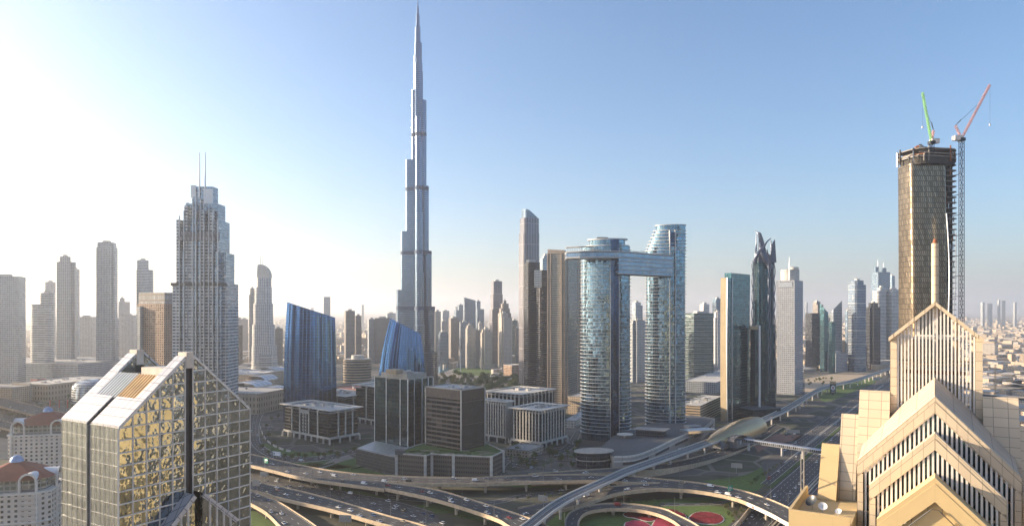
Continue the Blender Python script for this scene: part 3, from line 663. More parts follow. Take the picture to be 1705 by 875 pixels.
# dark glass cube tower
def glass_cube():
    p = block_poly(679, 770, GA, 624, 721); o = p[0]; zt = wz(632, o[1]); r = root('glass_office_tower', (o[0], o[1], 0), 'dark glass office cube with white corner strips and a flat tan roof', 'office block')
    MB().prism(p, 0, zt, 0, 1).build('glass_walls', [M('deep_glass'), M('roof_grey')], parent=r)
    for k, (a, b) in enumerate(((p[3], p[0]), (p[0], p[1]))):
        for t in ((.0, .36, .78, 1) if k == 0 else (.25, .55, .8, 1)):
            c = lerp(a, b, t); MB().box(c[0], c[1], 0, .8, .8, zt + .4, R(GA)).build('corner_strip', M('white_metal'), parent=r)
    for k in range(4):
        a, b = p[k], p[(k + 1) % 4]; MB().beam((a[0], a[1], zt + .6), (b[0], b[1], zt + .6), .7, 1.2).build('parapet', M('concrete'), parent=r)
    q = [lerp(centre(p), c, .78) for c in p]
    MB().prism(q, zt, zt + 5, 0, 1).build('plant_storey', [M('concrete'), M('roof_grey')], parent=r)
    q = [lerp(lerp(p[0], p[3], .5), c, .3) for c in p]; MB().prism(q, zt + 5, zt + 9, 0, 0).build('lift_house', M('sand'), parent=r)
    clutter(p, zt + 5, r, 9, 11)
glass_cube()
def brown_cube():
    p = block_poly(768, 785, GA, 709, 807); o = p[0]; zt = wz(650, o[1]); r = root('brown_office_block', (o[0], o[1], 0), 'brown office cube with a dark glazed left face and ribbed right face', 'office block')
    MB().prism([p[0], p[1], p[2], p[3]], 0, zt, 0, 1).build('walls', [M('brown_fins'), M('roof_pale')], parent=r)
    a, b = p[3], p[0]; d = Vector((b[0] - a[0], b[1] - a[1], 0)); n = Vector((d.y, -d.x, 0)).normalized()
    if n.y > 0: n = -n
    A = Vector((a[0], a[1], 0)) + n * .25
    MB().obox(A + d * .03 + Vector((0, 0, 18)), d * .94, -n * .2, (0, 0, zt - 27)).build('glazing', M('brown_glass'), parent=r)
    MB().obox(A + d * .0 + Vector((0, 0, zt - 9)), d, -n * .2, (0, 0, 9)).build('top_band', M('brown_plain'), parent=r)
    MB().obox(A + d * .02 + Vector((0, 0, 1)), d * .96, -n * .2, (0, 0, 17)).build('lobby_glass', M('deep_glass'), parent=r)
    for t in (0, 1): MB().box(A.x + d.x * t, A.y + d.y * t, 0, 1.0, 1.0, zt + .3, R(GA)).build('corner_strip', M('steel'), parent=r)
    MB().box(p[1][0], p[1][1], 0, 1.2, 1.2, zt + .3, R(GA)).build('corner_strip', M('steel'), parent=r)
    for k in range(4):
        a, b = p[k], p[(k + 1) % 4]; MB().beam((a[0], a[1], zt + .5), (b[0], b[1], zt + .5), .6, 1).build('parapet', M('concrete'), parent=r)
    clutter(p, zt, r, 6, 12)
brown_cube()
# podium with planted roof
def podium():
    z = 20.0
    r = root('podium_building', gp(757, 790), 'low grey car park building with a bright grass roof at the foot of the cubes', 'building')
    G = lambda x, y: gp(x, y)[:2]
    left = [G(593, 773), G(658, 789), G(700, 772), G(630, 757)]
    MB().prism(left, 0, wz(745, left[0][1]) - 1, 0, 1).build('louvred_wing', [M('louvre_grey'), M('roof_grey')], parent=r)
    zl = wz(745, left[0][1]) - 1
    for k in range(9):
        a, b = lerp(left[0], left[3], .1 + k * .09), lerp(left[1], left[2], .1 + k * .09); MB().beam((a[0], a[1], zl + .4), (b[0], b[1], zl + .4), 2.2, .5).build('skylight_strip', M('steel'), parent=r)
    main = [G(660, 790.5), G(708, 795), G(719, 791.5), G(755, 794), G(818, 797), G(838, 786), G(806, 769), G(724, 766), G(690, 776)]
    MB().prism(main, 0, z, 0, 1).build('car_park_wing', [M('car_park'), M('lawn_green')], parent=r)
    for k in range(len(main)):
        a, b = main[k], main[(k + 1) % len(main)]; MB().beam((a[0], a[1], z + .5), (b[0], b[1], z + .5), .7, 1.2).build('parapet', M('roof_pale'), parent=r)
    for k in (0, 1, 2, 3, 4, 5): MB().box(main[k][0], main[k][1] - .3, 0, 2.4, 2.4, z + 1.3, .2).build('stair_pier', M('pale_concrete'), parent=r)
    c = centre(main)
    for k, (a, b, l) in enumerate(((700, 754, 26), (716, 750, 20), (735, 756, 24), (790, 751, 30), (772, 756, 18), (690, 755, 14), (812, 755, 16))):
        q = gp(a, b, z); MB().box(q[0], q[1], z + .05, l, 2.0, .5, R(-14 if k % 2 else 20)).build('roof_path', M('paving'), parent=r)
    for k in range(7):
        q = gp(690 + k * 17, 751 + (k % 3) * 2.2, z); MB().box(q[0], q[1], z + .05, 11, 2.4, 1.1, R(-12 if k % 2 else 22)).build('roof_hedge', M('hedge_green'), parent=r)
    q = gp(664, 757, 20); MB().box(q[0], q[1] + 6, 20, 9, 8, 4, R(12)).build('stair_house', M('roof_dark'), parent=r)
podium()
# round banded block behind the blue pair
def round_block():
    Y = 1480; c = (wx(594, Y), Y, 0); r = root('round_banded_building', c, 'low round office with brown bands and a pale drum on its roof', 'building')
    p = fit(ell(.75, 10), 572, 618, Y); zt = wz(597, Y)
    MB().prism(p, 0, zt, 0, 1).build('glass_walls', [M('dark_office'), M('roof_pale')], parent=r, smooth=True)
    for k in range(9): MB().prism(grow(p, .8), k * zt / 9 + 2, k * zt / 9 + 4.4, 0, 0, True).build('storey_band', M('sand'), parent=r, smooth=True)
    MB().prism(fit(ell(.8), 585, 606, Y), zt, zt + 8, 0, 0).build('roof_drum', M('pale_concrete'), parent=r, smooth=True)
round_block()

# ------------------------------------------------ dark curved tower, beige tower
def dark_group():
    Y = 1350; r = root('curved_top_tower', (wx(880, Y), Y, 0), 'mauve glass tower with a curved top rising behind the dark banded pair', TC)
    p = fit(rrect(.9, 22, .25), 864, 898, Y)
    MB().prism(p, 0, wz(389, Y), 0, 1).build('shaft', [M('mauve_tower'), M('roof_grey')], parent=r, smooth=True)
    p = fit(rrect(.9, 22, .25), 865.5, 897.5, Y); MB().prism(p, wz(389, Y), wz(364, Y), 0, 1).build('upper_shaft', [M('mauve_tower'), M('roof_grey')], parent=r, smooth=True)
    p = fit(rrect(.9, 22, .25), 868.5, 897, Y); x0, x1 = 868.5, 897
    def cap(q):
        t = ((CX + F * q[0] / q[1]) - x0) / (x1 - x0); return wz(349 + 17 * max(0, t) ** 2.4, Y)
    MB().prism(p, wz(364, Y), cap, 0, 1).build('curved_crown', [M('blue_office'), M('roof_grey')], parent=r, smooth=True)
    Y = 1270
    r = root('dark_banded_tower', (wx(890, Y), Y, 0), 'dark tower of two banded blocks with a pale slot between them, before the mauve tower', TC)
    MB().prism(fit(rect(.9, 22), 872, 899, Y), 0, wz(437, Y), 0, 1).build('left_shaft', [M('dark_bands'), M('roof_dark')], parent=r)
    MB().prism(fit(rect(.9, 22), 893, 914, Y - 25), 0, wz(450, Y - 25), 0, 1).build('right_shaft', [M('dark_bands'), M('roof_dark')], parent=r)
    MB().prism(fit(rect(.9, 22), 876, 892, Y + 5), wz(437, Y), wz(432, Y), 0, 0).build('crown', M('roof_pale'), parent=r)
    mb = MB(); a = (wx(890, Y - 46), Y - 46); b = (wx(902, Y - 46), Y - 46)
    mb.obox((a[0], a[1], wz(478, a[1])), (b[0] - a[0], 0, 0), (0, 8, 0), (0, 0, wz(449, a[1]) - wz(478, a[1]))).build('glass_slot', M('pale_glass'), parent=r)
    MB().prism(fit(ell(.8), 858, 922, Y - 20), 0, 12, 0, 1).build('podium', [M('dark_office'), M('roof_pale')], parent=r, smooth=True)
    MB().prism(fit(ell(.8), 856, 924, Y - 20), 12, 14, 0, 0, True).build('podium_canopy', M('white_stone'), parent=r, smooth=True)
    tower('apartment_tower', 'pale blue tower peeping between the mauve curved tower and the beige tower', TC, 1500, [(899, 914, 430), (902, 914, 426)], 'pale_glass')
    Y = 1110
    r = root('beige_frame_tower', (wx(938, Y), Y, 0), 'beige framed tower with a greenish glass flank and arched roof, behind the sky bridge', TC)
    p = block_poly(940, 515 + K / 1110, 158, 912, 966); x0, x1 = 912, 966
    def cap(q):
        t = ((CX + F * q[0] / q[1]) - x0) / (x1 - x0); return wz(414 - 5 * math.sin(math.pi * min(1, max(0, t * 1.6))) + t * 9, Y)
    zb = wz(421, Y)
    MB().prism(p, 0, zb, 0, 1).build('shaft', [M('beige_glass'), M('roof_grey')], parent=r)
    pe = p[:1] + [lerp(p[0], p[1], k / 6) for k in range(1, 7)] + p[2:3] + [lerp(p[2], p[3], k / 6) for k in range(1, 7)]
    MB().prism(grow(pe, .5), zb, cap, 0, 1).build('arched_crown', [M('beige_frame'), M('roof_grey')], parent=r)
    an = math.atan2(p[1][1] - p[0][1], p[1][0] - p[0][0])
    for t in (0, .18, .82, 1):
        for (a, b) in ((p[3], p[0]), (p[0], p[1])):
            c = lerp(a, b, t); MB().box(c[0], c[1] - .4, 0, 2.6, 1.6, zb, an).build('frame_pier', M('beige_frame'), parent=r)
    L = lerp(p[0], p[1], .5); MB().prism([lerp(p[0], p[1], .22), lerp(p[0], p[1], .8), (lerp(p[0], p[1], .8)[0], lerp(p[0], p[1], .8)[1] - 3), (lerp(p[0], p[1], .22)[0], lerp(p[0], p[1], .22)[1] - 3)], 0, zb - 6, 0, 1).build('balcony_stack', [M('green_balcony'), M('roof_grey')], parent=r)
dark_group()

# ------------------------------------------------ bridge towers
def bridge_towers():
    lens = ell(.62, -14, 40)
    # left tower
    Y = 836; r = root('bridge_tower', (wx(1007, Y), Y, 0), 'left rounded glass tower of the sky bridge pair, with a dark blue vertical fin', TC)
    p = fit(lens, 968, 1049, Y); zt = wz(411, Y)
    MB().prism(p, 0, zt, 0, 1).build('glass_body', [M('skyview_glass'), M('roof_pale')], parent=r, smooth=True)
    step = 4.25; zz = step * 2
    pg = fit(lens, 965.5, 1051.5, Y)
    while zz < zt - 1:
        MB().prism(pg, zz, zz + .38, 0, 0, True).build('balcony_slab', M('slab_white'), parent=r, smooth=True); zz += step
    for yt, x0, x1 in ((411, 973, 1048), (400, 978, 1045)):
        MB().prism(fit(lens, x0, x1, Y), wz(yt, Y) - .2, wz(yt, Y) + 1.3, 0, 0, True).build('crown_ring', M('slab_white'), parent=r, smooth=True)
    MB().prism(fit(lens, 981, 1041, Y), zt, wz(399, Y), 0, 1).build('crown', [M('skyview_glass'), M('roof_pale')], parent=r, smooth=True)
    y0 = min(b for a, b in p) - 3.2
    f = [(wx(1017, y0), y0), (wx(1021, y0), y0 - 1.2), (wx(1027, y0), y0 - 1.2), (wx(1030.5, y0), y0), (wx(1030.5, Y), Y), (wx(1017, Y), Y)]
    MB().prism(f, 0, wz(398, y0), 0, 1).build('vertical_fin', [M('skyview_fin'), M('roof_dark')], parent=r)
    for x in (1016.5, 1031): MB().box(wx(x, y0), y0 + .5, 0, .6, 1.4, wz(415, y0)).build('fin_edge', M('steel'), parent=r)
    MB().box(wx(1003, Y), Y, wz(399, Y), 13, 4, 3).build('roof_plant', M('roof_dark'), parent=r)
    # right tower
    Y2 = 886; r2 = root('bridge_tower', (wx(1110, Y2), Y2, 0), 'right and taller glass tower of the sky bridge pair, terraced down at its top left', TC)
    lens2 = ell(.62, -14, 40)
    p2 = fit(lens2, 1076, 1141, Y2); zs = wz(418, Y2)
    MB().prism(p2, 0, zs, 0, 1).build('glass_body', [M('skyview_glass'), M('roof_pale')], parent=r2, smooth=True)
    zz = step * 2; pg2 = fit(lens2, 1073.5, 1143, Y2)
    while zz < zs - 1:
        MB().prism(pg2, zz, zz + .38, 0, 0, True).build('balcony_slab', M('slab_white'), parent=r2, smooth=True); zz += step
    lv = [(418, 1074), (413, 1075.5), (407.5, 1077.5), (402, 1080), (396, 1082.5), (390.5, 1085), (385, 1087), (376, 1090)]
    for k, (y, x) in enumerate(lv):
        MB().prism(fit(lens2, x, 1143, Y2), wz(y, Y2), wz(y, Y2) + .9, 0, 0, True).build('terrace_slab', M('slab_white'), parent=r2, smooth=True)
        if k < len(lv) - 1: MB().prism(fit(lens2, lv[k + 1][1] + 2.2, 1141.5, Y2), wz(y, Y2) + .9, wz(lv[k + 1][0], Y2), 0, 1).build('terrace_storey', [M('skyview_glass'), M('roof_pale')], parent=r2, smooth=True)
    y2 = min(b for a, b in p2) - .6
    for x in (1115.5, 1124.5): MB().box(wx(x, y2), y2 + 1.5, 0, 1.1, 5, wz(383, y2)).build('white_fin', M('slab_white'), parent=r2)
    MB().obox((wx(1116.5, y2), y2 + 1, 0), (wx(1123.5, y2) - wx(1116.5, y2), 0, 0), (0, 5, 0), (0, 0, wz(386, y2))).build('recess', M('skyview_fin'), parent=r2)
    # the bridge between them and its overhanging end
    Yb = 822; rb = root('sky_bridge', (wx(1030, Yb), Yb, wz(455, Yb)), 'curved glass sky bridge spanning the two towers and overhanging to the left', 'bridge')
    top = [(943, 808), (965, 800), (990, 796), (1030, 798), (1060, 815), (1090, 838), (1120, 858)]
    def strip(ya, yb, x0, x1, d0, d1, out=0.0):
        fr = [(wx(x, Y_), Y_) for x, Y_ in top if x0 <= x <= x1]
        bk = [(a, b + d1) for a, b in fr[::-1]]
        fr = [(a, b - out) for a, b in fr]
        return fr + bk
    for ya, yb, x0, x1, nm in ((427, 416.5, 943, 1120, 'deck'),):
        pass
    def slab(name, y, x0, x1, th, mat, out):
        q = strip(0, 0, x0, x1, 0, 26, out); z = wz(y, 815); MB().prism(q, z, z + th, 0, 0, True).build(name, M(mat), parent=rb)
    def storey(y0, y1, x0, x1):
        q = strip(0, 0, x0, x1, 0, 25, 0); MB().prism(q, wz(y0, 815), wz(y1, 815), 0, 1, True).build('bridge_storey', [M('bridge_glass'), M('paving')], parent=rb)
    storey(457, 421, 1030, 1120); storey(430.5, 421.5, 943, 1030)
    for y in (457, 450, 443, 436): slab('bridge_slab', y, 1030, 1120, .8, 'slab_white', 1.2)
    for y in (431, 421): slab('bridge_slab', y, 943, 1120, 1.0, 'slab_white', 1.6)
    for k in range(9): 
        x = 1044 + k * 4.2; Y_ = 830; q = (wx(x, Y_), Y_ + 4 + (k % 3) * 3)
        mb = MB(); mb.tube([(q[0], q[1], wz(421, 815) + 1), (q[0], q[1], wz(421, 815) + 3.4)], .12, 5); mb.loft([[(q[0] + 1.7 * math.cos(t), q[1] + 1.7 * math.sin(t), wz(421, 815) + 3.3) for t in [j * math.pi / 4 for j in range(8)]], [(q[0] + .1 * math.cos(t), q[1] + .1 * math.sin(t), wz(421, 815) + 4.1) for t in [j * math.pi / 4 for j in range(8)]]])
        mb.build('sun_shade', M('white_stone'), parent=rb)
    for x in range(946, 1000, 4): MB().box(wx(x, 800), 806, wz(421, 815) + 1, .35, .35, 5).build('terrace_post', M('steel'), parent=rb)
    q = strip(0, 0, 943, 990, 0, 12, 0); MB().prism(q, wz(421, 815) + 6, wz(421, 815) + 6.6, 0, 0, True).build('terrace_canopy', M('pale_concrete'), parent=rb)
bridge_towers()

# ------------------------------------------------ gold edged tower, claw tower, drum tower
def gold_edge():
    p = block_poly(1211, 702, 138, 1200, 1249); o = p[0]; zt = wz(462, o[1]); r = root('gold_edged_tower', (o[0], o[1], 0), 'tower with a sandy gold left face and teal glass right face, behind the station', TC)
    N = 14
    def bow(f): return 5.5 * math.sin(math.pi * min(1, f / .62)) if f < .62 else 0
    rings = []
    for j in range(N + 1):
        f = j / N; s = 1 - .9 * 0; b = -2.0 * math.sin(math.pi * f)
        rings.append([(a + b * .6, c + b, zt * f) for a, c in p])
    m0 = MB()
    for j in range(N):
        A, B = rings[j], rings[j + 1]
        for k in range(4):
            l = (k + 1) % 4; L = math.dist(A[k][:2], A[l][:2]); m0.face([A[k], A[l], B[l], B[k]], 1 if k == 3 else 0, [(0, A[k][2]), (L, A[k][2]), (L, B[k][2]), (0, B[k][2])])
    m0.face(rings[-1], 2); m0.build('walls', [M('teal_glass'), M('gold_strip'), M('roof_pale')], parent=r)
    for t, dx in ((0.0, 0), (.2, 0), ):
        pts = [Vector(rings[j][0]) + (Vector(rings[j][1]) - Vector(rings[j][0])) * t + Vector((0, -.5, 0)) for j in range(N + 1)]
        MB().tube(pts, 1.0, 6).build('edge_strip', M('steel'), parent=r)
    pts = [Vector(rings[j][0]) + (Vector(rings[j][3]) - Vector(rings[j][0])) * .04 + Vector((0, -.4, 0)) for j in range(N + 1)]
    MB().tube(pts, .8, 6).build('edge_strip', M('steel'), parent=r)
    a, b = p[0], p[1]; q = [lerp(a, b, .16), lerp(a, b, 1), lerp(p[3], p[2], 1), lerp(p[3], p[2], .16)]
    MB().prism(q, zt, wz(457, o[1]) + 3, 0, 1).build('upper_glass', [M('teal_glass'), M('roof_pale')], parent=r)
    MB().prism(fit(rect(.8, 22), 1222, 1300, o[1] + 30), 0, 16, 0, 1).build('podium', [M('deep_glass'), M('roof_dark')], parent=r)
    Y = 1010; tower('dark_strip_tower', 'narrow dark tower with a pale vertical strip, joined before the claw-topped tower', TC, Y, [(1249, 1268, 546)], 'deep_glass', rect(.8, 22), spire=None)
    x = wx(1264, Y - 12)
    o2 = bpy.data.objects['dark_strip_tower']; MB().box(x, Y - 13, 0, 2.5, 3, wz(541, Y)).build('pale_strip', M('white_metal'), parent=o2)
    MB().box(wx(1255, Y - 12), Y - 11, wz(548, Y), 12, 4, 5).build('roof_beam', M('gold_wall'), parent=o2)
gold_edge()
def claw_tower():
    Y = 1080; r = root('claw_topped_tower', (wx(1271, Y), Y, 0), 'dark rounded tower topped by two curved horn-like claws', TC)
    p = fit(ell(.85, 12), 1252, 1292, Y)
    MB().prism(p, 0, wz(540, Y), 0, 1).build('lower_shaft', [M('rose_glass'), M('roof_dark')], parent=r, smooth=True)
    MB().prism(fit(ell(.85, 12), 1253.5, 1289, Y), wz(540, Y), wz(432, Y), 0, 1).build('upper_shaft', [M('rose_glass'), M('roof_dark')], parent=r, smooth=True)
    MB().prism(fit(ell(.85, 12), 1256, 1284, Y), wz(432, Y), wz(424, Y), 0, 0).build('crown_drum', M('steel'), parent=r, smooth=True)
    def claw(pts, w_):
        P = [(wx(x, Y - dy), Y - dy, wz(y, Y)) for x, y, dy in pts]; n = len(P)
        V = [Vector(v) for v in P]; Q = []
        for k in range(n - 1):
            for q in range(6):
                t = q / 6; a, b, c, d = V[max(k - 1, 0)], V[k], V[k + 1], V[min(k + 2, n - 1)]
                Q.append(.5 * (2 * b + (c - a) * t + (2 * a - 5 * b + 4 * c - d) * t * t + (3 * b - a - 3 * c + d) * t ** 3))
        Q.append(V[-1]); m = len(Q)
        MB().tube(Q, [w_ * (1 - .88 * (k / (m - 1)) ** 1.3) for k in range(m)], 7).build('claw', M('claw_metal'), parent=r, smooth=True)
    claw([(1284, 447, 22), (1274, 432, 24), (1267, 414, 20), (1265.5, 400, 12), (1262.5, 390, 6), (1257.5, 383.5, 2)], 4.2)
    claw([(1256, 437, 22), (1262, 424, 26), (1271, 414, 24), (1277, 404, 16), (1284, 397, 8)], 3.0)
    claw([(1287, 440, 8), (1284.5, 425, 8), (1284, 410, 6), (1283, 398, 6)], 2.2)
    claw([(1257, 440, 6), (1258, 425, 6), (1259.5, 405, 4), (1259, 386, 2)], 2.2)
    for pts in ([(1256, 438), (1257.5, 388), (1261, 390), (1265, 402), (1269, 418), (1268, 438)], [(1275, 438), (1279, 408), (1283.5, 400), (1286, 438)], [(1266, 438), (1271, 416), (1277, 438)]):
        q = [(wx(a, Y), wz(b, Y)) for a, b in pts]; m2 = MB(); y0 = Y - 17; m2.face([(a, y0, b) for a, b in q][::-1]); m2.face([(a, y0 + 2, b) for a, b in q])
        for k in range(len(q)): a, b = q[k - 1], q[k]; m2.face([(a[0], y0, a[1]), (b[0], y0, b[1]), (b[0], y0 + 2, b[1]), (a[0], y0 + 2, a[1])])
        m2.build('claw_screen', M('claw_lattice'), parent=r)
    for y in (425, 418, 411, 404):
        MB().beam((wx(1259, Y), Y - 6, wz(y, Y)), (wx(1265, Y), Y - 18, wz(y, Y)), .5, .5).build('claw_brace', M('claw_metal'), parent=r)
        MB().beam((wx(1284, Y), Y - 8, wz(y, Y)), (wx(1277, Y), Y - 18, wz(y, Y)), .5, .5).build('claw_brace', M('claw_metal'), parent=r)
    for x, dy, ph in ((1253, 8, 0), (1288, 10, 1.5), (1280.5, 26, .6)): # twisting ornament up the edges
        for s in (1, -1):
            pts = [(wx(x + 1.9 * s * math.sin(ph + k * .5), Y - dy), Y - dy - 1.5, wz(645 - k * (210 / 48) if True else 0, Y)) for k in range(49)]
            MB().tube(pts, .8, 5).build('twisting_rail', M('claw_metal'), parent=r)
claw_tower()
def drum_tower():
    p = block_poly(1323, 657, 140, 1293, 1337); o = p[0]; zt = wz(466, o[1]); r = root('drum_topped_tower', (o[0], o[1], 0), 'pale blue grey tower of punched windows topped by a white drum and spire', TC)
    MB().prism(p, 0, zt, 0, 1).build('walls', [M('punched_white'), M('roof_pale')], parent=r)
    q = [lerp(p[0], p[1], -.02), lerp(p[0], p[1], .12), lerp(p[3], p[2], .12), lerp(p[3], p[2], -.02)]
    MB().prism([lerp(p[0], p[1], .25), p[1], p[2], lerp(p[3], p[2], .25)], 0, wz(470, o[1]), 0, 1).build('side_wing', [M('grey_res'), M('roof_pale')], parent=r) if False else None
    c = centre(p); Y = c[1]
    MB().prism(fit(ell(.9, 0), 1300, 1331, Y), zt, wz(449, Y), 0, 0).build('roof_drum', M('pale_concrete'), parent=r, smooth=True)
    MB().prism(fit(ell(.9, 0), 1313, 1330, Y - 8), wz(449, Y), wz(445, Y), 0, 0).build('drum_cap', M('white_stone'), parent=r, smooth=True)
    X = wx(1314.5, Y - 22); MB().tube([(X, Y - 22, zt), (X, Y - 22, wz(445, Y)), (X, Y - 22, wz(429, Y))], [1.4, 1.1, .4], 8).build('spire', M('white_metal'), parent=r)
    a, b = lerp(p[3], p[0], .12), lerp(p[3], p[0], .88); MB().beam((a[0], a[1] - .3, zt - 8), (b[0], b[1] - .3, zt - 8), 1, 9).build('plant_screen', M('steel'), parent=r)
drum_tower()
# ------------------------------------------------ unfinished bronze tower and its cranes
def construction():
    Y = 560; c = (wx(1540, Y), Y, 0); r = root('unfinished_tower', c, 'unfinished twisting tower clad in slanted bronze panels, bare floors on its right side', TC)
    sh = rrect(.72, 0, .10, 6); zt = wz(276, Y); N = 40; rings = []; rings2 = []
    for j in range(N + 1):
        f = j / N; z = zt * f; y = HY + (H - z) * F / Y
        x0 = 1494 + 2.2 * math.sin(f * 2.6) ; x1 = 1574 + 5 * (1 - f) * f * 2
        tw = rot2(sh, 9 - 8 * f); p = fit(tw, x0, x1, Y); rings.append([(a, b, z) for a, b in p])
    MB().loft(rings, 0, cap1=1).build('bronze_cladding', [M('bronze_scale'), M('roof_dark')], parent=r, smooth=True)
    k = 0; z = 4.0
    zt2 = wz(252, Y)
    while z < zt2: # bare slabs beyond the cladding edge
        f = min(1, z / zt); x1 = 1593 - 3 * abs(f - .8); p = fit(rrect(.78, 0, .25, 4), 1552, x1, Y + 4)
        if z > wz(620, Y): MB().prism(p, z, z + .7, 0, 0, True).build('floor_slab', M('bare_concrete'), parent=r)
        z += 4.3
    MB().prism(fit(rect(.7, 0), 1556, 1586, Y + 6), 0, zt2 - 4, 0, 0).build('lift_core', M('bare_dark'), parent=r)
    rg = random.Random(5)
    for k in range(26): # props and formwork on open floors
        z = rg.uniform(wz(480, Y), zt2 - 8); x = rg.uniform(1577, 1591); MB().box(wx(x, Y - 10), Y - 8 + rg.uniform(-3, 6), z, .5, .5, 4.2).build('prop', M(rg.choice(['rust', 'bare_concrete', 'steel'])), parent=r)
    pts = [(wx(1575.5 + 6 * math.sin(t * 3.0) * .6 + 3 * (1 - t), Y - 17), Y - 17, wz(540 - t * 180, Y)) for t in [q / 14 for q in range(15)]]
    MB().tube(pts, .5, 6).build('white_edge', M('steel'), parent=r)
    pts = [(wx(1592 - 5 * (1 - t) ** 2, Y - 12), Y - 12, wz(540 - t * 150, Y)) for t in [q / 14 for q in range(15)]]
    MB().tube(pts, .4, 6).build('white_edge', M('steel'), parent=r)
    p = fit(rrect(.75, 10, .25, 4), 1495, 1592, Y)
    MB().prism(fit(rrect(.75, 10, .25, 4), 1499, 1590, Y), zt - 1, zt + 5, 0, 0).build('top_core', M('bare_dark'), parent=r)
    for z in (zt + 4.5, zt2 - 1): MB().prism(p, z, z + .8, 0, 0, True).build('floor_slab', M('bare_concrete'), parent=r)
    for k in range(30): # rusty perimeter screens and props of the topmost floor
        q = p[int(k * len(p) / 30)]; MB().box(q[0] * .998, q[1], zt + 1, rg.uniform(.4, 1.3), .6, rg.uniform(4, zt2 - zt + 1), rg.uniform(0, 3)).build('formwork_post', M(rg.choice(['rust', 'bare_concrete', 'steel', 'bare_dark', 'bare_dark'])), parent=r)
    for k in range(24):
        a, b = p[k % len(p)], p[(k + 2) % len(p)]; z = zt + rg.uniform(3, zt2 - zt); MB().beam((a[0], a[1], z), (b[0], b[1], z + rg.uniform(-.6, .6)), .5, .8).build('formwork_beam', M(rg.choice(['rust', 'bare_concrete'])), parent=r)
    for k in range(7):
        x = rg.uniform(1508, 1540); MB().box(wx(x, Y), Y - 8, zt2, rg.uniform(1, 3), 2, rg.uniform(1.5, 4), rg.uniform(0, 2)).build('site_machine', M(rg.choice(['bare_dark', 'rust', 'steel'])), parent=r)
construction()
def lattice(p, q, w_, n, mat, name, parent, t=.18):
    """square lattice boom: four chords and zigzag bracing in one part"""
    p, q = Vector(p), Vector(q); d = (q - p); side = d.cross(Vector((0, 1, 0)))
    if side.length < 1e-3: side = Vector((1, 0, 0))
    side.normalize(); up = side.cross(d).normalized(); mb = MB()
    C = [(side * a + up * b) * w_ / 2 for a, b in ((-1, -1), (1, -1), (1, 1), (-1, 1))]
    for c in C: mb.beam(p + c, q + c, t, t)
    for k in range(n):
        for e in range(4):
            a, b = C[e], C[(e + 1) % 4]
            if k % 2: a, b = b, a
            mb.beam(p + d * (k / n) + a, p + d * ((k + 1) / n) + b, t * .7, t * .7)
    return mb.build(name, M(mat), parent=parent)
def crane(label, x, ybase, yslew, tip, Y, mat, zbase, back, hook):
    X = wx(x, Y); zs = wz(yslew, Y); r = root('tower_crane', (X, Y, zbase), label, 'crane')
    n = max(4, int((zs - zbase) / 3.2)); lattice((X, Y, zbase), (X, Y, zs), 2.6, n, 'mast_blue', 'mast', r, .3)
    MB().box(X, Y, zs, 4, 4, 2.4).build('slewing_platform', M('dark_metal'), parent=r)
    tp = (wx(tip[0], Y), Y - 6, wz(tip[1], Y)); lattice((X, Y, zs + 2), tp, 1.2, 26, mat, 'jib', r, .26)
    bx = wx(back[0], Y); top = (bx, Y + 2, wz(back[1], Y))
    lattice((X, Y, zs + 2), top, 1.2, 6, 'crane_red', 'back_mast', r, .24)
    MB().box(wx(back[2], Y), Y, zs + .6, 6, 4, 3.6).build('counterweight', M('crane_white'), parent=r)
    MB().tube([top, tuple(Vector(tp) * .55 + Vector((X, Y, zs)) * .45 + Vector((0, 0, 4)))], .12, 4).build('pendant_cable', M('dark_metal'), parent=r)
    MB().tube([top, (wx(back[3], Y), Y, wz(back[4], Y))], .25, 4).build('back_strut', M('dark_metal'), parent=r)
    hx = wx(hook[0], Y); MB().tube([(tp[0], tp[1], tp[2]), (tp[0], tp[1], wz(hook[1], Y))], .06, 4).build('hoist_cable', M('dark_metal'), parent=r)
    MB().box(tp[0], tp[1], wz(hook[1], Y) - 1.2, .9, .9, 1.4).build('hook_block', M('crane_white'), parent=r)
    return r
crane('green luffing crane standing on the roof of the unfinished tower', 1551, 252, 240, (1528.5, 158), 545, 'crane_green', wz(254, 545), (1557, 216, 1556, 1551, 203), (1529, 214))
cr = crane('red and white luffing crane on a tall lattice mast beside the unfinished tower', 1601, 600, 235, (1639.5, 145), 540, 'crane_red', 0, (1593.5, 208, 1594, 1600, 199), (1642, 210))
for k in range(8):
    z = wz(255 + k * 34, 540); MB().beam((wx(1590, 545), 552, z), (wx(1601, 540), 540, z), .4, .4).build('mast_tie', M('mast_blue'), parent=cr)

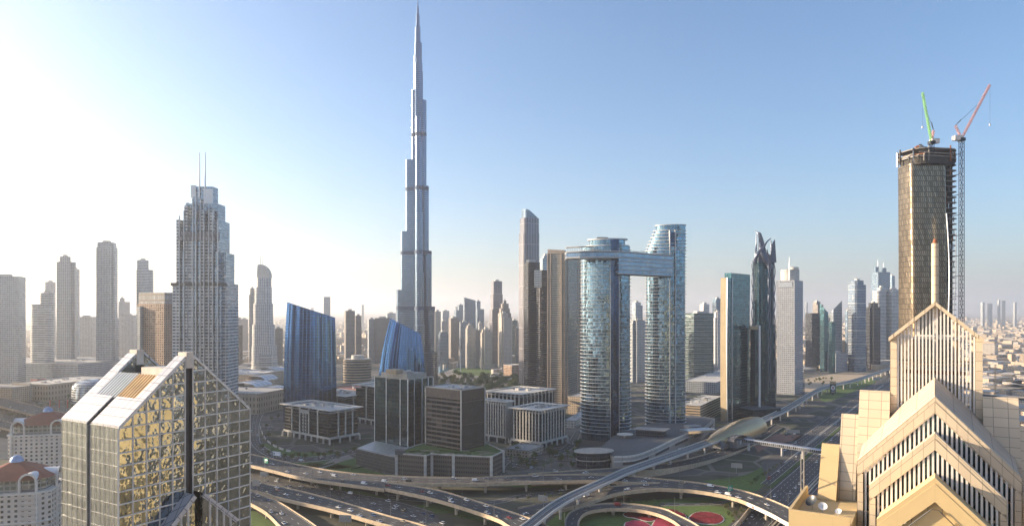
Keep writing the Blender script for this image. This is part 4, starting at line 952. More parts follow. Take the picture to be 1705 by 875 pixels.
# ------------------------------------------------ mirrored gable tower, left foreground
def gable_mirror():
    A = Vector((wx(197, 185), 185, 0)); zE = wz(712, 185)
    YB = (H - zE) * F / (680 - HY); B = Vector((wx(416, YB), YB, 0))
    u = (B - A); W = u.length; u.normalize(); v = Vector((-u.y, u.x, 0)); k = (103 - CX) / F
    D = (k * A.y - A.x) / (v.x - k * v.y)
    r = root('mirrored_gable_tower', tuple(A), 'mirror glass tower with twin open gables and white roof frames, left foreground', TC)
    def P(a, b, z): q = A + u * (a * W) + v * (b * D); return (q.x, q.y, z)
    zP = zE + .455 * W   # apex
    def zr(a): return zE + (zP - zE) * (1 - abs(a - .5) * 2)
    s0, s1 = .462, .522   # slot in the gable
    t0, t1 = .465, .535    # slot in the side
    fg = .135               # gable slab depth (fraction of D)
    def halfwall(b0, b1, name):
        for (a0, a1) in ((0, s0), (s1, 1)):
            mb = MB(); zs = [zr(a0), zr(a1)]
            F_ = [P(a0, b0, 0), P(a1, b0, 0), P(a1, b0, zs[1]), P(a0, b0, zs[0])]; G = [P(a0, b1, 0), P(a1, b1, 0), P(a1, b1, zs[1]), P(a0, b1, zs[0])]
            uu = lambda q: (Vector(q) - A).dot(u)
            mb.face(F_, 0, [(uu(q), q[2] - zE) for q in F_]); mb.face(G[::-1], 2, [(uu(q), q[2] - zE) for q in G[::-1]])
            for e in (0, 1):
                q = [F_[e], G[e], G[3 - e], F_[3 - e]]
                if e == 0: q = q[::-1]
                out = (e == 0 and a0 == 0) or (e == 1 and a1 == 1)
                mb.face(q, 3 if out else 2, [((Vector(p_) - A).dot(v), p_[2] - zE) for p_ in q])
            mb.face([F_[3], F_[2], G[2], G[3]], 1)
            mb.build(name, [M('mirror_dusit'), M('white_clad'), M('dark_interior'), M('mirror_side')], parent=r)
    halfwall(0, fg, 'front_gable'); halfwall(1 - fg, 1, 'rear_gable')
    # lower body between the gables, with side slot
    for (b0, b1) in ((fg, t0), (t1, 1 - fg)):
        mb = MB(); q = [P(0, b0, 0), P(1, b0, 0), P(1, b1, 0), P(0, b1, 0)]
        mb.prism([(x, y) for x, y, z in q], 0, zE, 0, 1); mb.build('side_storeys', [M('mirror_side'), M('dark_interior')], parent=r)
    MB().prism([P(.015, t0, 0)[:2], P(.985, t0, 0)[:2], P(.985, t1, 0)[:2], P(.015, t1, 0)[:2]], 0, zE - .5, 0, 0).build('side_recess', M('slate_blue'), parent=r)
    def slope(a0, a1, b0, b1, dz, mat, name, th=.5, flip=False):
        f = (lambda a: 1 - a) if flip else (lambda a: a)
        q = [P(f(a0), b0, zr(f(a0)) + dz), P(f(a1), b0, zr(f(a1)) + dz), P(f(a1), b1, zr(f(a1)) + dz), P(f(a0), b1, zr(f(a0)) + dz)]
        mb = MB(); lo = [(x, y, z - th) for x, y, z in q]
        Lh = math.dist(q[0], q[1]); Lb = math.dist(q[1], q[2])
        mb.face(q if not flip else q[::-1], 0, ([(0, 0), (0, Lh), (Lb, Lh), (Lb, 0)] if not flip else [(Lb, 0), (Lb, Lh), (0, Lh), (0, 0)]))
        for k_ in range(4): mb.face([lo[k_], lo[(k_ + 1) % 4], q[(k_ + 1) % 4], q[k_]], 0)
        mb.face(lo[::-1], 0); mb.build(name, M(mat), parent=r)
    for fl in (False, True):
        slope(0, .17, -.012, t0, .35, 'white_clad', 'eave_panel', flip=fl); slope(0, .17, t1, 1.012, .35, 'white_clad', 'eave_panel', flip=fl)
        slope(.17, .335, fg, 1 - fg, -1.9, 'slate_blue', 'louvre_bed', flip=fl)
        f = (lambda a: 1 - a) if fl else (lambda a: a)
        for k_ in range(15):
            b = fg + (1 - 2 * fg) * (k_ + .5) / 15
            p0, p1 = P(f(.172), b, zr(f(.172)) - .3), P(f(.335), b, zr(f(.335)) - .3); MB().beam(p0, p1, .62, .9).build('roof_louvre', M('steel' if k_ > 6 else 'louvre_tan'), parent=r)
    for (a0, a1) in ((.17, s0), (s1, .83)): # white copings on both gables
        for b0, b1 in ((-.012, fg + .012), (1 - fg - .012, 1.012)):
            q = [P(a0, b0, zr(a0) + .35), P(a1, b0, zr(a1) + .35), P(a1, b1, zr(a1) + .35), P(a0, b1, zr(a0) + .35)]; lo = [(x, y, z - .9) for x, y, z in q]
            mb = MB(); Lh = math.dist(q[0], q[1]); Lb = math.dist(q[1], q[2]); mb.face(q, 0, [(0, 0), (0, Lh), (Lb, Lh), (Lb, 0)])
            for k_ in range(4): mb.face([lo[k_], lo[(k_ + 1) % 4], q[(k_ + 1) % 4], q[k_]], 0)
            mb.build('gable_coping', M('white_clad'), parent=r)
    # open well between the gables: floor, beams, plant house
    fl = [P(.335, fg, 0), P(.665, fg, 0), P(.665, 1 - fg, 0), P(.335, 1 - fg, 0)]
    MB().prism([p[:2] for p in fl], zE, zr(.335) - 6, 0, 0).build('roof_well', M('dark_interior'), parent=r)
    o = Vector(P(.40, fg + .05, zr(.335) - 6)); MB().obox(o, u * W * .17, v * D * .42, (0, 0, 7.5)).build('plant_house', M('cream_wall'), parent=r)
    MB().beam(P(.38, 1 - fg - .03, zr(.335) - 1), P(.70, 1 - fg - .03, zr(.335) - 1), .6, .9).build('service_beam', M('concrete'), parent=r)
    MB().beam(P(.44, .62, zr(.335) - 2.2), P(.44, .82, zr(.335) - 2.2), .8, .8).build('service_beam', M('concrete'), parent=r)
    for b0, nm in ((.0, 0), (1 - fg, 1)): # mast with cap in each gable slot
        am = (s0 + s1) / 2; w_ = (s1 - s0) * W
        o = Vector(P(s0 + .012, b0 + .03, 0)); MB().obox(o, u * (w_ - 1.0), v * (D * fg * .8), (0, 0, zP - 3.0)).build('slot_column', M('slate_dark'), parent=r)
        o = Vector(P(s0 + .004, b0 - .015, zP - 4.6)); MB().obox(o, u * (w_ - .3), v * (D * (fg + .0)), (0, 0, 4.6)).build('column_cap', M('cream_wall'), parent=r)
    # mullion grid on front and side
    def grid(name, fr, pts_v, hs, edge):
        mb = MB(); g_ = .34 if edge == 0 else .11
        for a, z0, z1 in pts_v: mb.beam(fr(a, z0), fr(a, z1), g_, g_ * .8)
        for z, a0, a1 in hs: mb.beam(fr(a0, z), fr(a1, z), g_ * .8, g_)
        mb.build(name, M('mullion'), parent=r)
    ff = lambda a, z: P(a, -.004, z)
    st = 3.4; zs = [zE - st * k for k in range(0, 32)] + [zE + st * k for k in range(1, 6)]
    vv = [(0, 0, zE), (1, 0, zE)] + [(a, 0, zr(a)) for a in [s0 * k / 5 for k in range(1, 6)] + [s1 + (1 - s1) * k / 5 for k in range(0, 5)]]
    hh = []
    for z in zs:
        lim = 0 if z <= zE else (z - zE) / (zP - zE) * .5
        if lim < s0: hh.append((z, lim, s0))
        if 1 - lim > s1: hh.append((z, s1, 1 - lim))
    grid('front_mullion_grid', ff, vv, hh, 0)
    for a0, a1 in ((0, s0), (s1, 1)):
        MB().beam(ff(a0, zr(a0) - .3), ff(a1, zr(a1) - .3), .5, .5).build('gable_edge', M('mullion'), parent=r)
    fs = lambda b, z: P(-.004, b, z)
    vv = [(t0 * k / 6, 0, zE) for k in range(7)] + [(t1 + (1 - t1) * k / 5, 0, zE) for k in range(6)]
    hh = [(z, 0, t0) for z in zs if z <= zE] + [(z, t1, 1) for z in zs if z <= zE]
    grid('side_mullion_grid', fs, vv, hh, 1)
    # the small gabled bay standing out in front at the bottom of the picture
    zb = wz(829, 195); hw = .30
    def Q(a, b, z): return P(a, b, z)
    for (a0, a1, za, zb_) in ((.50 - hw, .462, zb - hw * W * .85, zb), (.522, .50 + hw, zb, zb - hw * W * .85)):
        F_ = [Q(a0, -.16, 0), Q(a1, -.16, 0), Q(a1, -.16, zb_), Q(a0, -.16, za)]; G = [Q(a0, -.006, 0), Q(a1, -.006, 0), Q(a1, -.006, zb_), Q(a0, -.006, za)]
        mb = MB(); mb.face(F_, 0, [((Vector(q) - A).dot(u), q[2] - zE) for q in F_]); mb.face([F_[3], F_[2], G[2], G[3]], 1); mb.face([F_[0], F_[3], G[3], G[0]], 0); mb.face([F_[1], G[1], G[2], F_[2]], 0)
        mb.build('bay_wall', [M('mirror_dusit'), M('white_clad')], parent=r)
        MB().beam(Q(a0, -.165, za - .5), Q(a1, -.165, zb_ - .5), .5, 1.3).build('bay_coping', M('white_clad'), parent=r)
        for k_ in range(1, 5):
            a = a0 + (a1 - a0) * k_ / 5; z = za + (zb_ - za) * k_ / 5; MB().beam(Q(a, -.165, 0), Q(a, -.165, z), .5, .5).build('bay_mullion', M('mullion'), parent=r)
gable_mirror()

# ------------------------------------------------ stepped gable tower, right foreground
def gable_stone():
    ax = Vector((.519, .8548, 0)); tx = Vector((.8548, -.519, 0))
    def P(s, w_, z): q = ax * s + tx * w_; return (q.x, q.y, z)
    r = root('stone_gable_tower', P(200, 0, 0), 'cream panelled tower of stacked gables with louvred screens and a round spire, right foreground', TC)
    def slab(name, s0, s1, w0, w1, z0, z1, mat, zf=None):
        mb = MB(); c = [(s0, w0), (s0, w1), (s1, w1), (s1, w0)]; q = [P(a, b, 0)[:2] for a, b in c]
        u0 = 0
        mb.prism(q, z0, z1, 0, 0, True); return mb.build(name, M(mat), parent=r)
    zT, zPk, hw = 148.2, 157.0, 9.7
    # tower: two side walls, fin screens front and back, pitched frame
    for sgn in (-1, 1):
        w0, w1 = sorted((sgn * hw, sgn * (hw - 1.5))); slab('side_pier', 200, 216, w0, w1, 60, zT, 'stone_panel')
    for s, n_ in ((200.4, 22), (215.4, 9)):
        for k in range(n_):
            w_ = -hw + 1.7 + (2 * hw - 3.4) * k / (n_ - 1); z1 = zPk - .6 - abs(w_) / hw * (zPk - zT)
            b = MB(); b.obox(P(s - .22, w_ - .13, 119), tx * .34, ax * .45, (0, 0, z1 - 119 - .6)); b.build('fin', M('fin_white'), parent=r)
    for s in (200.9, 215.0):
        for z in (zT - .2, 141.5, 136, 130, 124): MB().beam(P(s, -hw + 1.4, z), P(s, hw - 1.4, z), .35, .4 if z < zT - 1 else .7).build('cross_bar', M('fin_white' if z > 142 else 'gold_wall'), parent=r)
    for sgn in (-1, 1): # roof slopes: bands front and rear with open middle, and rafters
        for s0, s1 in ((199.2, 201.6), (214.6, 217)):
            mb = MB(); a, b = (0, zPk), (sgn * (hw + .3), zT - .2)
            q = [P(s0, a[0], a[1]), P(s0, b[0], b[1]), P(s1, b[0], b[1]), P(s1, a[0], a[1])]; lo = [(x, y, z - 1.0) for x, y, z in q]
            if sgn < 0: q, lo = q, lo
            mb.face(q, 0, [(0, 0), (13, 0), (13, 2.4), (0, 2.4)]); mb.face(lo[::-1], 0)
            for k in range(4): mb.face([lo[k], lo[(k + 1) % 4], q[(k + 1) % 4], q[k]], 0)
            mb.build('gable_rafter', M('stone_panel'), parent=r)
        for k in range(5):
            w_ = sgn * hw * (k + .7) / 5.4; z = zPk - .7 - abs(w_) / hw * (zPk - zT); MB().beam(P(201, w_, z), P(215, w_, z), .5, .6).build('purlin', M('gold_wall'), parent=r)
    slab('tower_floor', 201, 216, -hw + 1.5, hw - 1.5, 118, 119, 'stone_panel')
    for w_ in (-4.5, 4.5): MB().tube([P(208, w_, 119), P(208, w_, zPk - 5)], .45, 8).build('inner_column', M('gold_wall'), parent=r)
    MB().beam(P(208, -7, 139), P(208, 7, 139), .7, .9).build('inner_beam', M('rust'), parent=r)
    MB().tube([P(201, 0, zPk - 4), P(201, 0, 171.3)], .78, 14).build('spire', M('stone_panel'), parent=r, smooth=True)
    MB().tube([P(201, 0, 171.3), P(201, 0, 172.4)], [.55, .35], 8).build('spire_light', M('rust'), parent=r)
    # stepped side wings
    for sgn in (-1, 1):
        for w0, w1, z, s, mt in ((hw, 16.6, 134.3, 195, 'stone_panel'), (16.62, 20.6, 128.2, 192.5, 'stone_panel'), (20.62, 24.8, 120.7, 189, 'yellow_wall')):
            a, b = sorted((sgn * w0, sgn * w1)); dz = 17 if mt != 'yellow_wall' else 12; pr = [(s - 3, 0), (s - 3, z - dz), (s + 5, z), (s + 6, z), (216, z - 14), (216, 0)]
            mb = MB(); A_ = [P(q, a, h_) for q, h_ in pr]; B_ = [P(q, b, h_) for q, h_ in pr]; mb.face(A_[::-1], 0, [(q, h_) for q, h_ in pr[::-1]]); mb.face(B_, 0, [(q, h_) for q, h_ in pr])
            for k in range(len(pr)):
                l = (k + 1) % len(pr); L = math.dist(pr[k], pr[l]); u0 = pr[k][1] if k < 2 else 0; mb.face([A_[k], B_[k], B_[l], A_[l]], 0, [(a, u0), (b, u0), (b, u0 + L), (a, u0 + L)])
            mb.build('side_wing', M(mt), parent=r)
    slab('rear_body', 199.5, 216, -hw + .02, hw - .02, 0, 117.9, 'stone_panel')
    # gables stepping forward and down
    def gable(name, s, sb, zp, half, slope, band, depth, zb, mat='stone_panel', fins=0, ridge_back=None):
        ze = zp - half * slope
        zr = lambda w_, d=0: zp - abs(w_) * slope
        zk = ridge_back if ridge_back else zp
        for sgn in (-1, 1):
            q = [P(s, 0, zp), P(s, sgn * half, ze), P(sb, sgn * half, ze + (zk - zp)), P(sb, 0, zk)]
            mb = MB(); L = math.hypot(half, half * slope); D = sb - s
            c0, c1 = Vector(P(s + .1, 0, zp + .05)), Vector(P(s + .1, sgn * half, ze + .05)); cm = MB(); up = Vector((0, 0, 1.1)); cm.obox(c0 - up * .2, c1 - c0, ax * depth * .8, up * 1.2); cm.build('raised_coping', M(mat), parent=r)
            mb.face(q, 0, [(0, 0), (L, 0), (L, D), (0, D)]); mb.build(name + '_roof', M('roof_stone' if mat == 'stone_panel' else mat), parent=r)
            f0 = [P(s, 0, zp), P(s, sgn * half, ze), P(s, sgn * half, ze - band), P(s, 0, zp - band)]
            f1 = [(Vector(p) + ax * depth) for p in f0]; mb = MB()
            mb.face(f0, 0, [(0, 0), (L, 0), (L, band), (0, band)]); mb.face([f0[3], f0[2], f1[2], f1[3]], 0); mb.face([f0[1], f1[1], f1[2], f0[2]], 0)
            mb.build(name + '_coping', M(mat), parent=r)
            # end pier below the coping
            o = P(s, sgn * half, zb); mb = MB(); mb.obox(Vector(o), -tx * sgn * 1.25, ax * depth, (0, 0, ze - band - zb + .9)); mb.build('end_pier', M(mat), parent=r)
        if fins:
            for k in range(fins):
                w_ = -half + 1.7 + (2 * half - 3.4) * k / (fins - 1); z1 = zr(w_) - band + .1
                mb = MB(); mb.obox(Vector(P(s + .25, w_ - .14, zb)), tx * .42, ax * .5, (0, 0, z1 - zb)); mb.build('fin', M('fin_white'), parent=r)
            mb = MB(); sg = s + 2.6; q = [P(sg, -half + 1.2, zb), P(sg, half - 1.2, zb), P(sg, half - 1.2, ze - band), P(sg, 0, zp - band - .2), P(sg, -half + 1.2, ze - band)]
            mb.face(q, 0, [(0, 0), (2 * half, 0), (2 * half, 10), (half, 20), (0, 10)]); mb.build('dark_glazing', M('deep_glass'), parent=r)
            for z in (zb + 6, zb + 12, zb + 18, zb + 24): 
                w_ = min(half - 1.3, max(0, (zp - band - z) / slope))
                if w_ > 1: MB().beam(P(s + 1.6, -w_, z), P(s + 1.6, w_, z), .35, .5).build('cross_bar', M('rust' if z % 4 else 'gold_wall'), parent=r)
    gable('upper_gable', 180, 200, 134.7, 15.5, 1.03, 2.6, 2.4, 90, fins=32, ridge_back=138.4)
    gable('middle_gable', 170, 182, 128.1, 12.3, 1.01, 2.4, 2.4, 88, fins=26)
    gable('lower_gable', 160, 171, 120.9, 10.2, .96, 3.6, 2.0, 84, mat='yellow_wall')
    # entrance gable set inside the lower one, with its rail
    mb = MB(); q = [P(161.2, -10, 84), P(161.2, 10, 84), P(161.2, 10, 107), P(161.2, 0, 117.2), P(161.2, -10, 107)]; mb.face(q, 0, [(0, 0), (9, 0), (9, 5), (4, 9), (0, 5)]); mb.build('inner_gable', M('yellow_wall'), parent=r)
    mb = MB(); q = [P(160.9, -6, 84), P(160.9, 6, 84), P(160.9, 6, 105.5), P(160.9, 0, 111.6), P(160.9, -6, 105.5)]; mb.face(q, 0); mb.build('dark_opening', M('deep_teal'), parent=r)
    pts = [P(159.4, -9, 107.5), P(159.4, -.6, 115.9), P(159.4, .6, 115.9), P(159.4, 9, 107.5)]
    MB().tube(pts, .09, 5).build('cleaning_rail', M('dark_metal'), parent=r)
    for w_ in (-7, -4, -1.2, 1.2, 4, 7): MB().beam(P(159.4, w_, 116.5 - abs(w_)), P(160.6, w_, 117.2 - abs(w_)), .1, .1).build('rail_bracket', M('dark_metal'), parent=r)
    # terrace at lower left with dishes
    slab('terrace', 166, 190, -27.5, -15.6, 60, 108.2, 'yellow_wall')
    for s0, s1, w0, w1 in ((165.4, 166, -28, -15.6), (166, 190, -28.1, -27.5)): slab('terrace_parapet', s0, s1, w0, w1, 60, 110.4, 'yellow_wall')
    for k in range(6): MB().beam(P(186 - .5, -28.6, 84 + k * 6), P(191, -28.6, 84 + k * 6), .14, .14).build('side_ladder', M('steel'), parent=r)
    for s in (186, 190.5): MB().beam(P(s, -28.6, 70), P(s, -28.6, 119), .22, .22).build('side_ladder', M('steel'), parent=r)
    return P
GP = gable_stone()
def dish(s, w_, z, rad, mat, az, label):
    o = Vector(GP(s, w_, z)); r = root('satellite_dish', tuple(o), label, 'satellite dish', 'dishes on the terrace')
    d = Vector((math.cos(R(az)) * .75, math.sin(R(az)) * .75, .66)).normalized(); a = d.cross(Vector((0, 0, 1))).normalized(); b = a.cross(d); c = o + Vector((0, 0, rad * 1.3))
    rings = [[tuple(c + d * (.32 * rad * t * t) + (a * math.cos(q) + b * math.sin(q)) * rad * t) for q in [k * math.pi / 8 for k in range(16)]] for t in (.05, .35, .7, 1)]
    MB().loft(rings, 0, cap0=True).build('reflector', M(mat), parent=r, smooth=True)
    MB().tube([tuple(o), tuple(c)], .09, 6).build('stand', M('steel'), parent=r)
    MB().tube([tuple(c - b * rad * .8 + d * .25 * rad), tuple(c + d * rad * .9)], .04, 5).build('feed_arm', M('dark_metal'), parent=r)
dish(176, -24.6, 108.2, 1.45, 'dark_metal', 200, 'dark mesh satellite dish, largest on the yellow terrace')
dish(175, -22.2, 108.2, 1.0, 'white_metal', 250, 'white satellite dish facing the camera on the yellow terrace')
dish(174, -18.8, 108.2, .7, 'white_metal', 230, 'small white satellite dish at the right of the terrace by the pier')
# ------------------------------------------------ ground sheets near the roads
def sheet_px(name, pts, z, mat, curve=0):
    return sheet(name, [gp(x, y, 0)[:2] for x, y in pts], z, mat)
sheet_px('district_paving', [(-140, 600), (1240, 600), (1480, 618), (1640, 625), (1340, 900), (-500, 1100), (-400, 800)], .004, 'district_ground')
sheet_px('verge_soil', [(-300, 690), (100, 720), (420, 790), (640, 815), (900, 800), (1200, 790), (1300, 800), (1240, 900), (300, 1100), (-300, 1000)], .02, 'dark_soil')
def smooth_px(pts, n=6):
    V = [Vector((a, b, 0)) for a, b in pts]; Q = []
    for k in range(len(V) - 1):
        a, b, c, d = V[max(k - 1, 0)], V[k], V[k + 1], V[min(k + 2, len(V) - 1)]
        for q in range(n):
            t = q / n; Q.append(.5 * (2 * b + (c - a) * t + (2 * a - 5 * b + 4 * c - d) * t * t + (3 * b - a - 3 * c + d) * t ** 3))
    Q.append(V[-1]); return [(q.x, q.y) for q in Q]
for nm, pts in (('lawn', [(428, 735), (440, 752), (480, 772), (560, 780), (600, 770), (570, 755), (500, 752), (460, 742)]), ('lawn', [(520, 770), (500, 782), (590, 796), (700, 799), (640, 788), (593, 776)]),
                ('lawn', [(556, 815), (640, 842), (640, 828), (560, 808)]), ('lawn', [(640, 845), (700, 853), (760, 852), (730, 838)]), ('lawn', [(752, 858), (810, 868), (826, 862), (780, 850)]),
                ('lawn', [(796, 806), (900, 812), (960, 806), (955, 803), (800, 803)]), ('lawn', [(1170, 800), (1240, 790), (1290, 765), (1306, 768), (1262, 815), (1220, 812)]),
                ('lawn', [(905, 875), (935, 852), (960, 845), (950, 870), (945, 890), (900, 890)]), ('lawn', [(960, 895), (968, 862), (1000, 850), (1060, 848), (1130, 840), (1200, 842), (1222, 860), (1225, 895)]),
                ('lawn', [(1000, 838), (1120, 829), (1200, 826), (1215, 832), (1130, 838), (1020, 841)]), ('lawn', [(1362, 648), (1405, 640), (1452, 628), (1470, 630), (1400, 660), (1370, 668)]),
                ('lawn', [(410, 842), (440, 860), (462, 880), (400, 890)]), ('park_lawn', [(752, 618), (765, 611), (795, 610), (822, 613), (834, 618), (820, 623), (790, 625), (765, 624)]),
                ('park_ground', [(700, 622), (740, 607), (850, 606), (868, 640), (860, 662), (790, 660), (720, 650)])):
    sheet_px(nm, smooth_px(pts + pts[:1], 4)[:-1], .045 if nm != 'park_ground' else .03, 'lawn_green' if nm != 'park_ground' else 'paving')
sheet_px('lake_water', [(596, 634), (640, 628), (700, 612), (760, 606), (850, 605), (846, 610), (760, 612), (720, 625), (640, 648), (600, 645)], .06, 'water_blue')
sheet_px('sandy_lot', [(1340, 630), (1470, 608), (1480, 622), (1390, 642), (1340, 660)], .05, 'sand')
sheet_px('forecourt_paving', [(1255, 740), (1290, 722), (1340, 724), (1330, 732), (1290, 738), (1262, 752)], .05, 'brick_paving')
sheet_px('sandy_lot', [(0, 728), (60, 735), (90, 745), (40, 760), (-60, 770), (-80, 735)], .05, 'sand')
# ------------------------------------------------ carriageways
ROADS = {}
def ribbon(key, name, label, pairs, z, thick=1.6, lanes=3, par=True, kind=None, cat=None, mat='asphalt', ph=1.0, pm='beige_parapet', pier=None, sub=8, edge=True, solid=False, pier_w=2.2, parsides=(0, 1)):
    """pairs of far / near edge pixels; z: height or list of heights (one per pair)"""
    zl = z if isinstance(z, list) else [z] * len(pairs)
    P0 = [Vector(gp(*p[0], zz)) for p, zz in zip(pairs, zl)]; P1 = [Vector(gp(*p[1], zz)) for p, zz in zip(pairs, zl)]
    def sm(V):
        Q = []
        for k in range(len(V) - 1):
            a, b, c, d = V[max(k - 1, 0)], V[k], V[k + 1], V[min(k + 2, len(V) - 1)]
            for q in range(sub):
                t = q / sub; Q.append(.5 * (2 * b + (c - a) * t + (2 * a - 5 * b + 4 * c - d) * t * t + (3 * b - a - 3 * c + d) * t ** 3))
        Q.append(V[-1]); return Q
    E0, E1 = sm(P0), sm(P1); n = len(E0); ROADS[key] = (E0, E1)
    mid = (E0[n // 2] + E1[n // 2]) / 2
    if kind: r = None
    else: r = root(name, (mid.x, mid.y, 0), label, cat)
    def finish(mb, nm, m):
        if r: return mb.build(nm, M(m), parent=r)
        o = mb.build(nm if nm != 'deck' else name, M(m)); o['kind'] = 'structure'; return o
    mb = MB(); dz = Vector((0, 0, thick))
    for k in range(n - 1):
        a, b, c, d = E0[k], E0[k + 1], E1[k + 1], E1[k]
        mb.face([a, d, c, b], 0)
        if thick > .05:
            mb.face([a - dz, b - dz, c - dz, d - dz], 0); mb.face([a, b, b - dz, a - dz], 0); mb.face([d, d - dz, c - dz, c], 0)
    finish(mb, 'deck', mat)
    if par and r:
        for e in parsides:
            E, O = (E0, E1) if e == 0 else (E1, E0); mb = MB()
            for k in range(n - 1):
                q = []
                for j in (k, k + 1):
                    o = (E[j] - O[j]).normalized(); lo = -.02 if not solid else -(E[j].z - .0)
                    base = E[j] + Vector((0, 0, -thick - .25)) if not solid else Vector((E[j].x, E[j].y, 0))
                    q.append((base + o * .02, base + o * .42, E[j] + o * .42 + Vector((0, 0, ph)), E[j] + o * .02 + Vector((0, 0, ph))))
                A, B = q
                for s in range(4): mb.face([A[s], B[s], B[(s + 1) % 4], A[(s + 1) % 4]], 0)
            mb.build('parapet', M(pm), parent=r)
    if lanes:
        mb = MB(); up = Vector((0, 0, .02))
        def at(f, t):
            k = min(int(f), n - 2); g = f - k; a = E0[k].lerp(E0[k + 1], g); b = E1[k].lerp(E1[k + 1], g); return a.lerp(b, t)
        ln = [0.0]
        for k in range(1, n): ln.append(ln[-1] + ((E0[k] + E1[k]) / 2 - (E0[k - 1] + E1[k - 1]) / 2).length)
        def fa(s):
            for k in range(n - 1):
                if ln[k + 1] >= s: return k + (s - ln[k]) / max(1e-6, ln[k + 1] - ln[k])
            return n - 1.001
        wmid = max(1, (E0[n // 2] - E1[n // 2]).length); hw = .15 / wmid
        for i in range(1, lanes):
            t = .06 + .88 * i / lanes; s = 3.0
            while s < ln[-1] - 5:
                f0, f1 = fa(s), fa(s + 4); mb.face([at(f0, t - hw) + up, at(f0, t + hw) + up, at(f1, t + hw) + up, at(f1, t - hw) + up]); s += 12
        if edge:
            for t in (.05, .95):
                for k in range(n - 1): mb.face([at(k, t - hw) + up, at(k, t + hw) + up, at(k + 1, t + hw) + up, at(k + 1, t - hw) + up])
        finish(mb, 'lane_markings', 'paint')
    if pier and r:
        s = pier * .5; ln = [0.0]
        for k in range(1, n): ln.append(ln[-1] + (E0[k] - E0[k - 1]).length)
        while s < ln[-1]:
            k = max(j for j in range(n) if ln[j] <= s); a, b = E0[k], E1[k]; c = (a + b) / 2; w_ = (a - b).length; d = (a - b).normalized()
            if c.z - thick > 3:
                mb = MB(); cols = (0,) if w_ < 16 else (-.22, .22)
                o = MB()
                for q in cols:
                    p = c + d * (q * w_); zt = c.z - thick - .3
                    MB().loft([[(p.x + rr * math.cos(t), p.y + rr * math.sin(t), zz) for t in [j * math.pi / 5 for j in range(10)]] for rr, zz in ((pier_w * .5, 0), (pier_w * .5, zt - 2.4), (pier_w * .95, zt - .3), (pier_w * 1.0, zt))]).build('pier', M('concrete'), parent=r)
            s += pier
    return r
FO = 'flyover'
ribbon('R1', 'flyover_road', 'broad upper flyover curving past the grass-roofed car park', [((-60, 648), (-60, 661)), ((0, 661), (0, 675)), ((105, 687), (100, 701)), ((250, 720), (250, 736)), ((417, 756), (417, 773)), ((503, 775), (500, 793)), ((569, 786), (566, 803)), ((641, 792), (641, 813))], 9, lanes=5, cat=FO, pier=34, parsides=(0,))
ribbon('R1p', 'flyover_road', 'narrow shoulder strip edging the broad upper flyover on its near side', [((-60, 661.2), (-60, 662.2)), ((0, 675.2), (0, 676.2)), ((100, 701.2), (100, 702.2)), ((250, 736.2), (250, 737.4)), ((417, 773.2), (417, 774.6)), ((500, 793.2), (500, 794.6)), ((566, 803.2), (566, 804.6)), ((641, 813.2), (640, 814.6))], 8.96, lanes=0, cat=FO, parsides=(1,), edge=False)
ribbon('R1a', 'flyover_road', 'upper branch flyover running level below the car park to the right', [((640.5, 792), (640.5, 801.5)), ((713, 794.5), (713, 805)), ((790, 795), (790, 805.5)), ((860, 792), (860, 803)), ((920, 790.5), (925, 801)), ((997, 791), (1000, 800)), ((1050, 793), (1050, 803)), ((1099, 797.5), (1098, 804))], 8.93, lanes=3, cat=FO, pier=36)
ribbon('R1b', 'flyover_road', 'sunlit branch flyover sweeping down toward the bottom centre', [((640.5, 802.5), (640.5, 813)), ((721, 814.5), (708, 827)), ((771, 828), (765, 843)), ((840, 849), (825, 863)), ((880, 863), (850, 877)), ((930, 884), (890, 900))], 8.9, lanes=3, cat=FO, pier=34)
ribbon('R2', 'flyover_ramp', 'ramp climbing from under the metro viaduct to the curved flyover', [((862, 846), (868, 862)), ((920, 834), (935, 848)), ((976, 822), (990, 833)), ((1010, 811.5), (1020, 823)), ((1042, 807.5), (1045, 818.5)), ((1075, 804.8), (1078, 815)), ((1099, 804.6), (1098, 813.5))], [.6, 2.0, 4.2, 6.6, 8.0, 8.8, 8.86], lanes=2, cat=FO, pier=60, solid=False)
ribbon('R2b', 'flyover_road', 'long flyover curving over the highway to the right, carrying a white banner', [((1099, 797.5), (1098, 813.5)), ((1163, 804), (1158, 817)), ((1227, 815), (1218, 828)), ((1282, 832), (1258, 843)), ((1340, 859), (1300, 864)), ((1420, 903), (1345, 894)), ((1540, 985), (1420, 985))], 9.02, lanes=3, cat=FO, pier=45)
ribbon('R1c', 'ramp_road', 'shaded ramp descending beside the beige wall toward the metro station', [((880, 789), (885, 791.5)), ((976, 782.5), (980, 789)), ((1040, 778), (1045, 785)), ((1110, 771), (1115, 780)), ((1180, 755), (1190, 764)), ((1240, 733), (1255, 740)), ((1290, 706), (1303, 711))], [8.85, 8.5, 6.5, 4.5, 2.5, 1.0, .4], lanes=2, cat='ramp', solid=True)
ribbon('R3', 'lower_highway', None, [((-60, 672), (-60, 684)), ((0, 688), (0, 698)), ((200, 737), (200, 749)), ((417, 785), (417, 799)), ((460, 795), (476, 811)), ((523, 806), (559, 832)), ((559, 814), (600, 844)), ((639, 829), (639, 857)), ((671, 836), (701, 873)), ((720, 850), (760, 897))], .5, thick=0, lanes=5, kind=1, mat='old_asphalt')
ribbon('R4', 'flyover_road', 'wide shaded flyover crossing the lower left of the interchange', [((-60, 684), (-60, 697)), ((0, 699), (0, 711)), ((200, 750), (200, 764)), ((417, 800), (417, 815)), ((476, 812), (463, 828)), ((559, 833), (550, 848)), ((639, 857), (625, 869)), ((701, 874), (690, 886)), ((760, 895), (750, 907))], 7.5, lanes=4, cat=FO, pier=40)
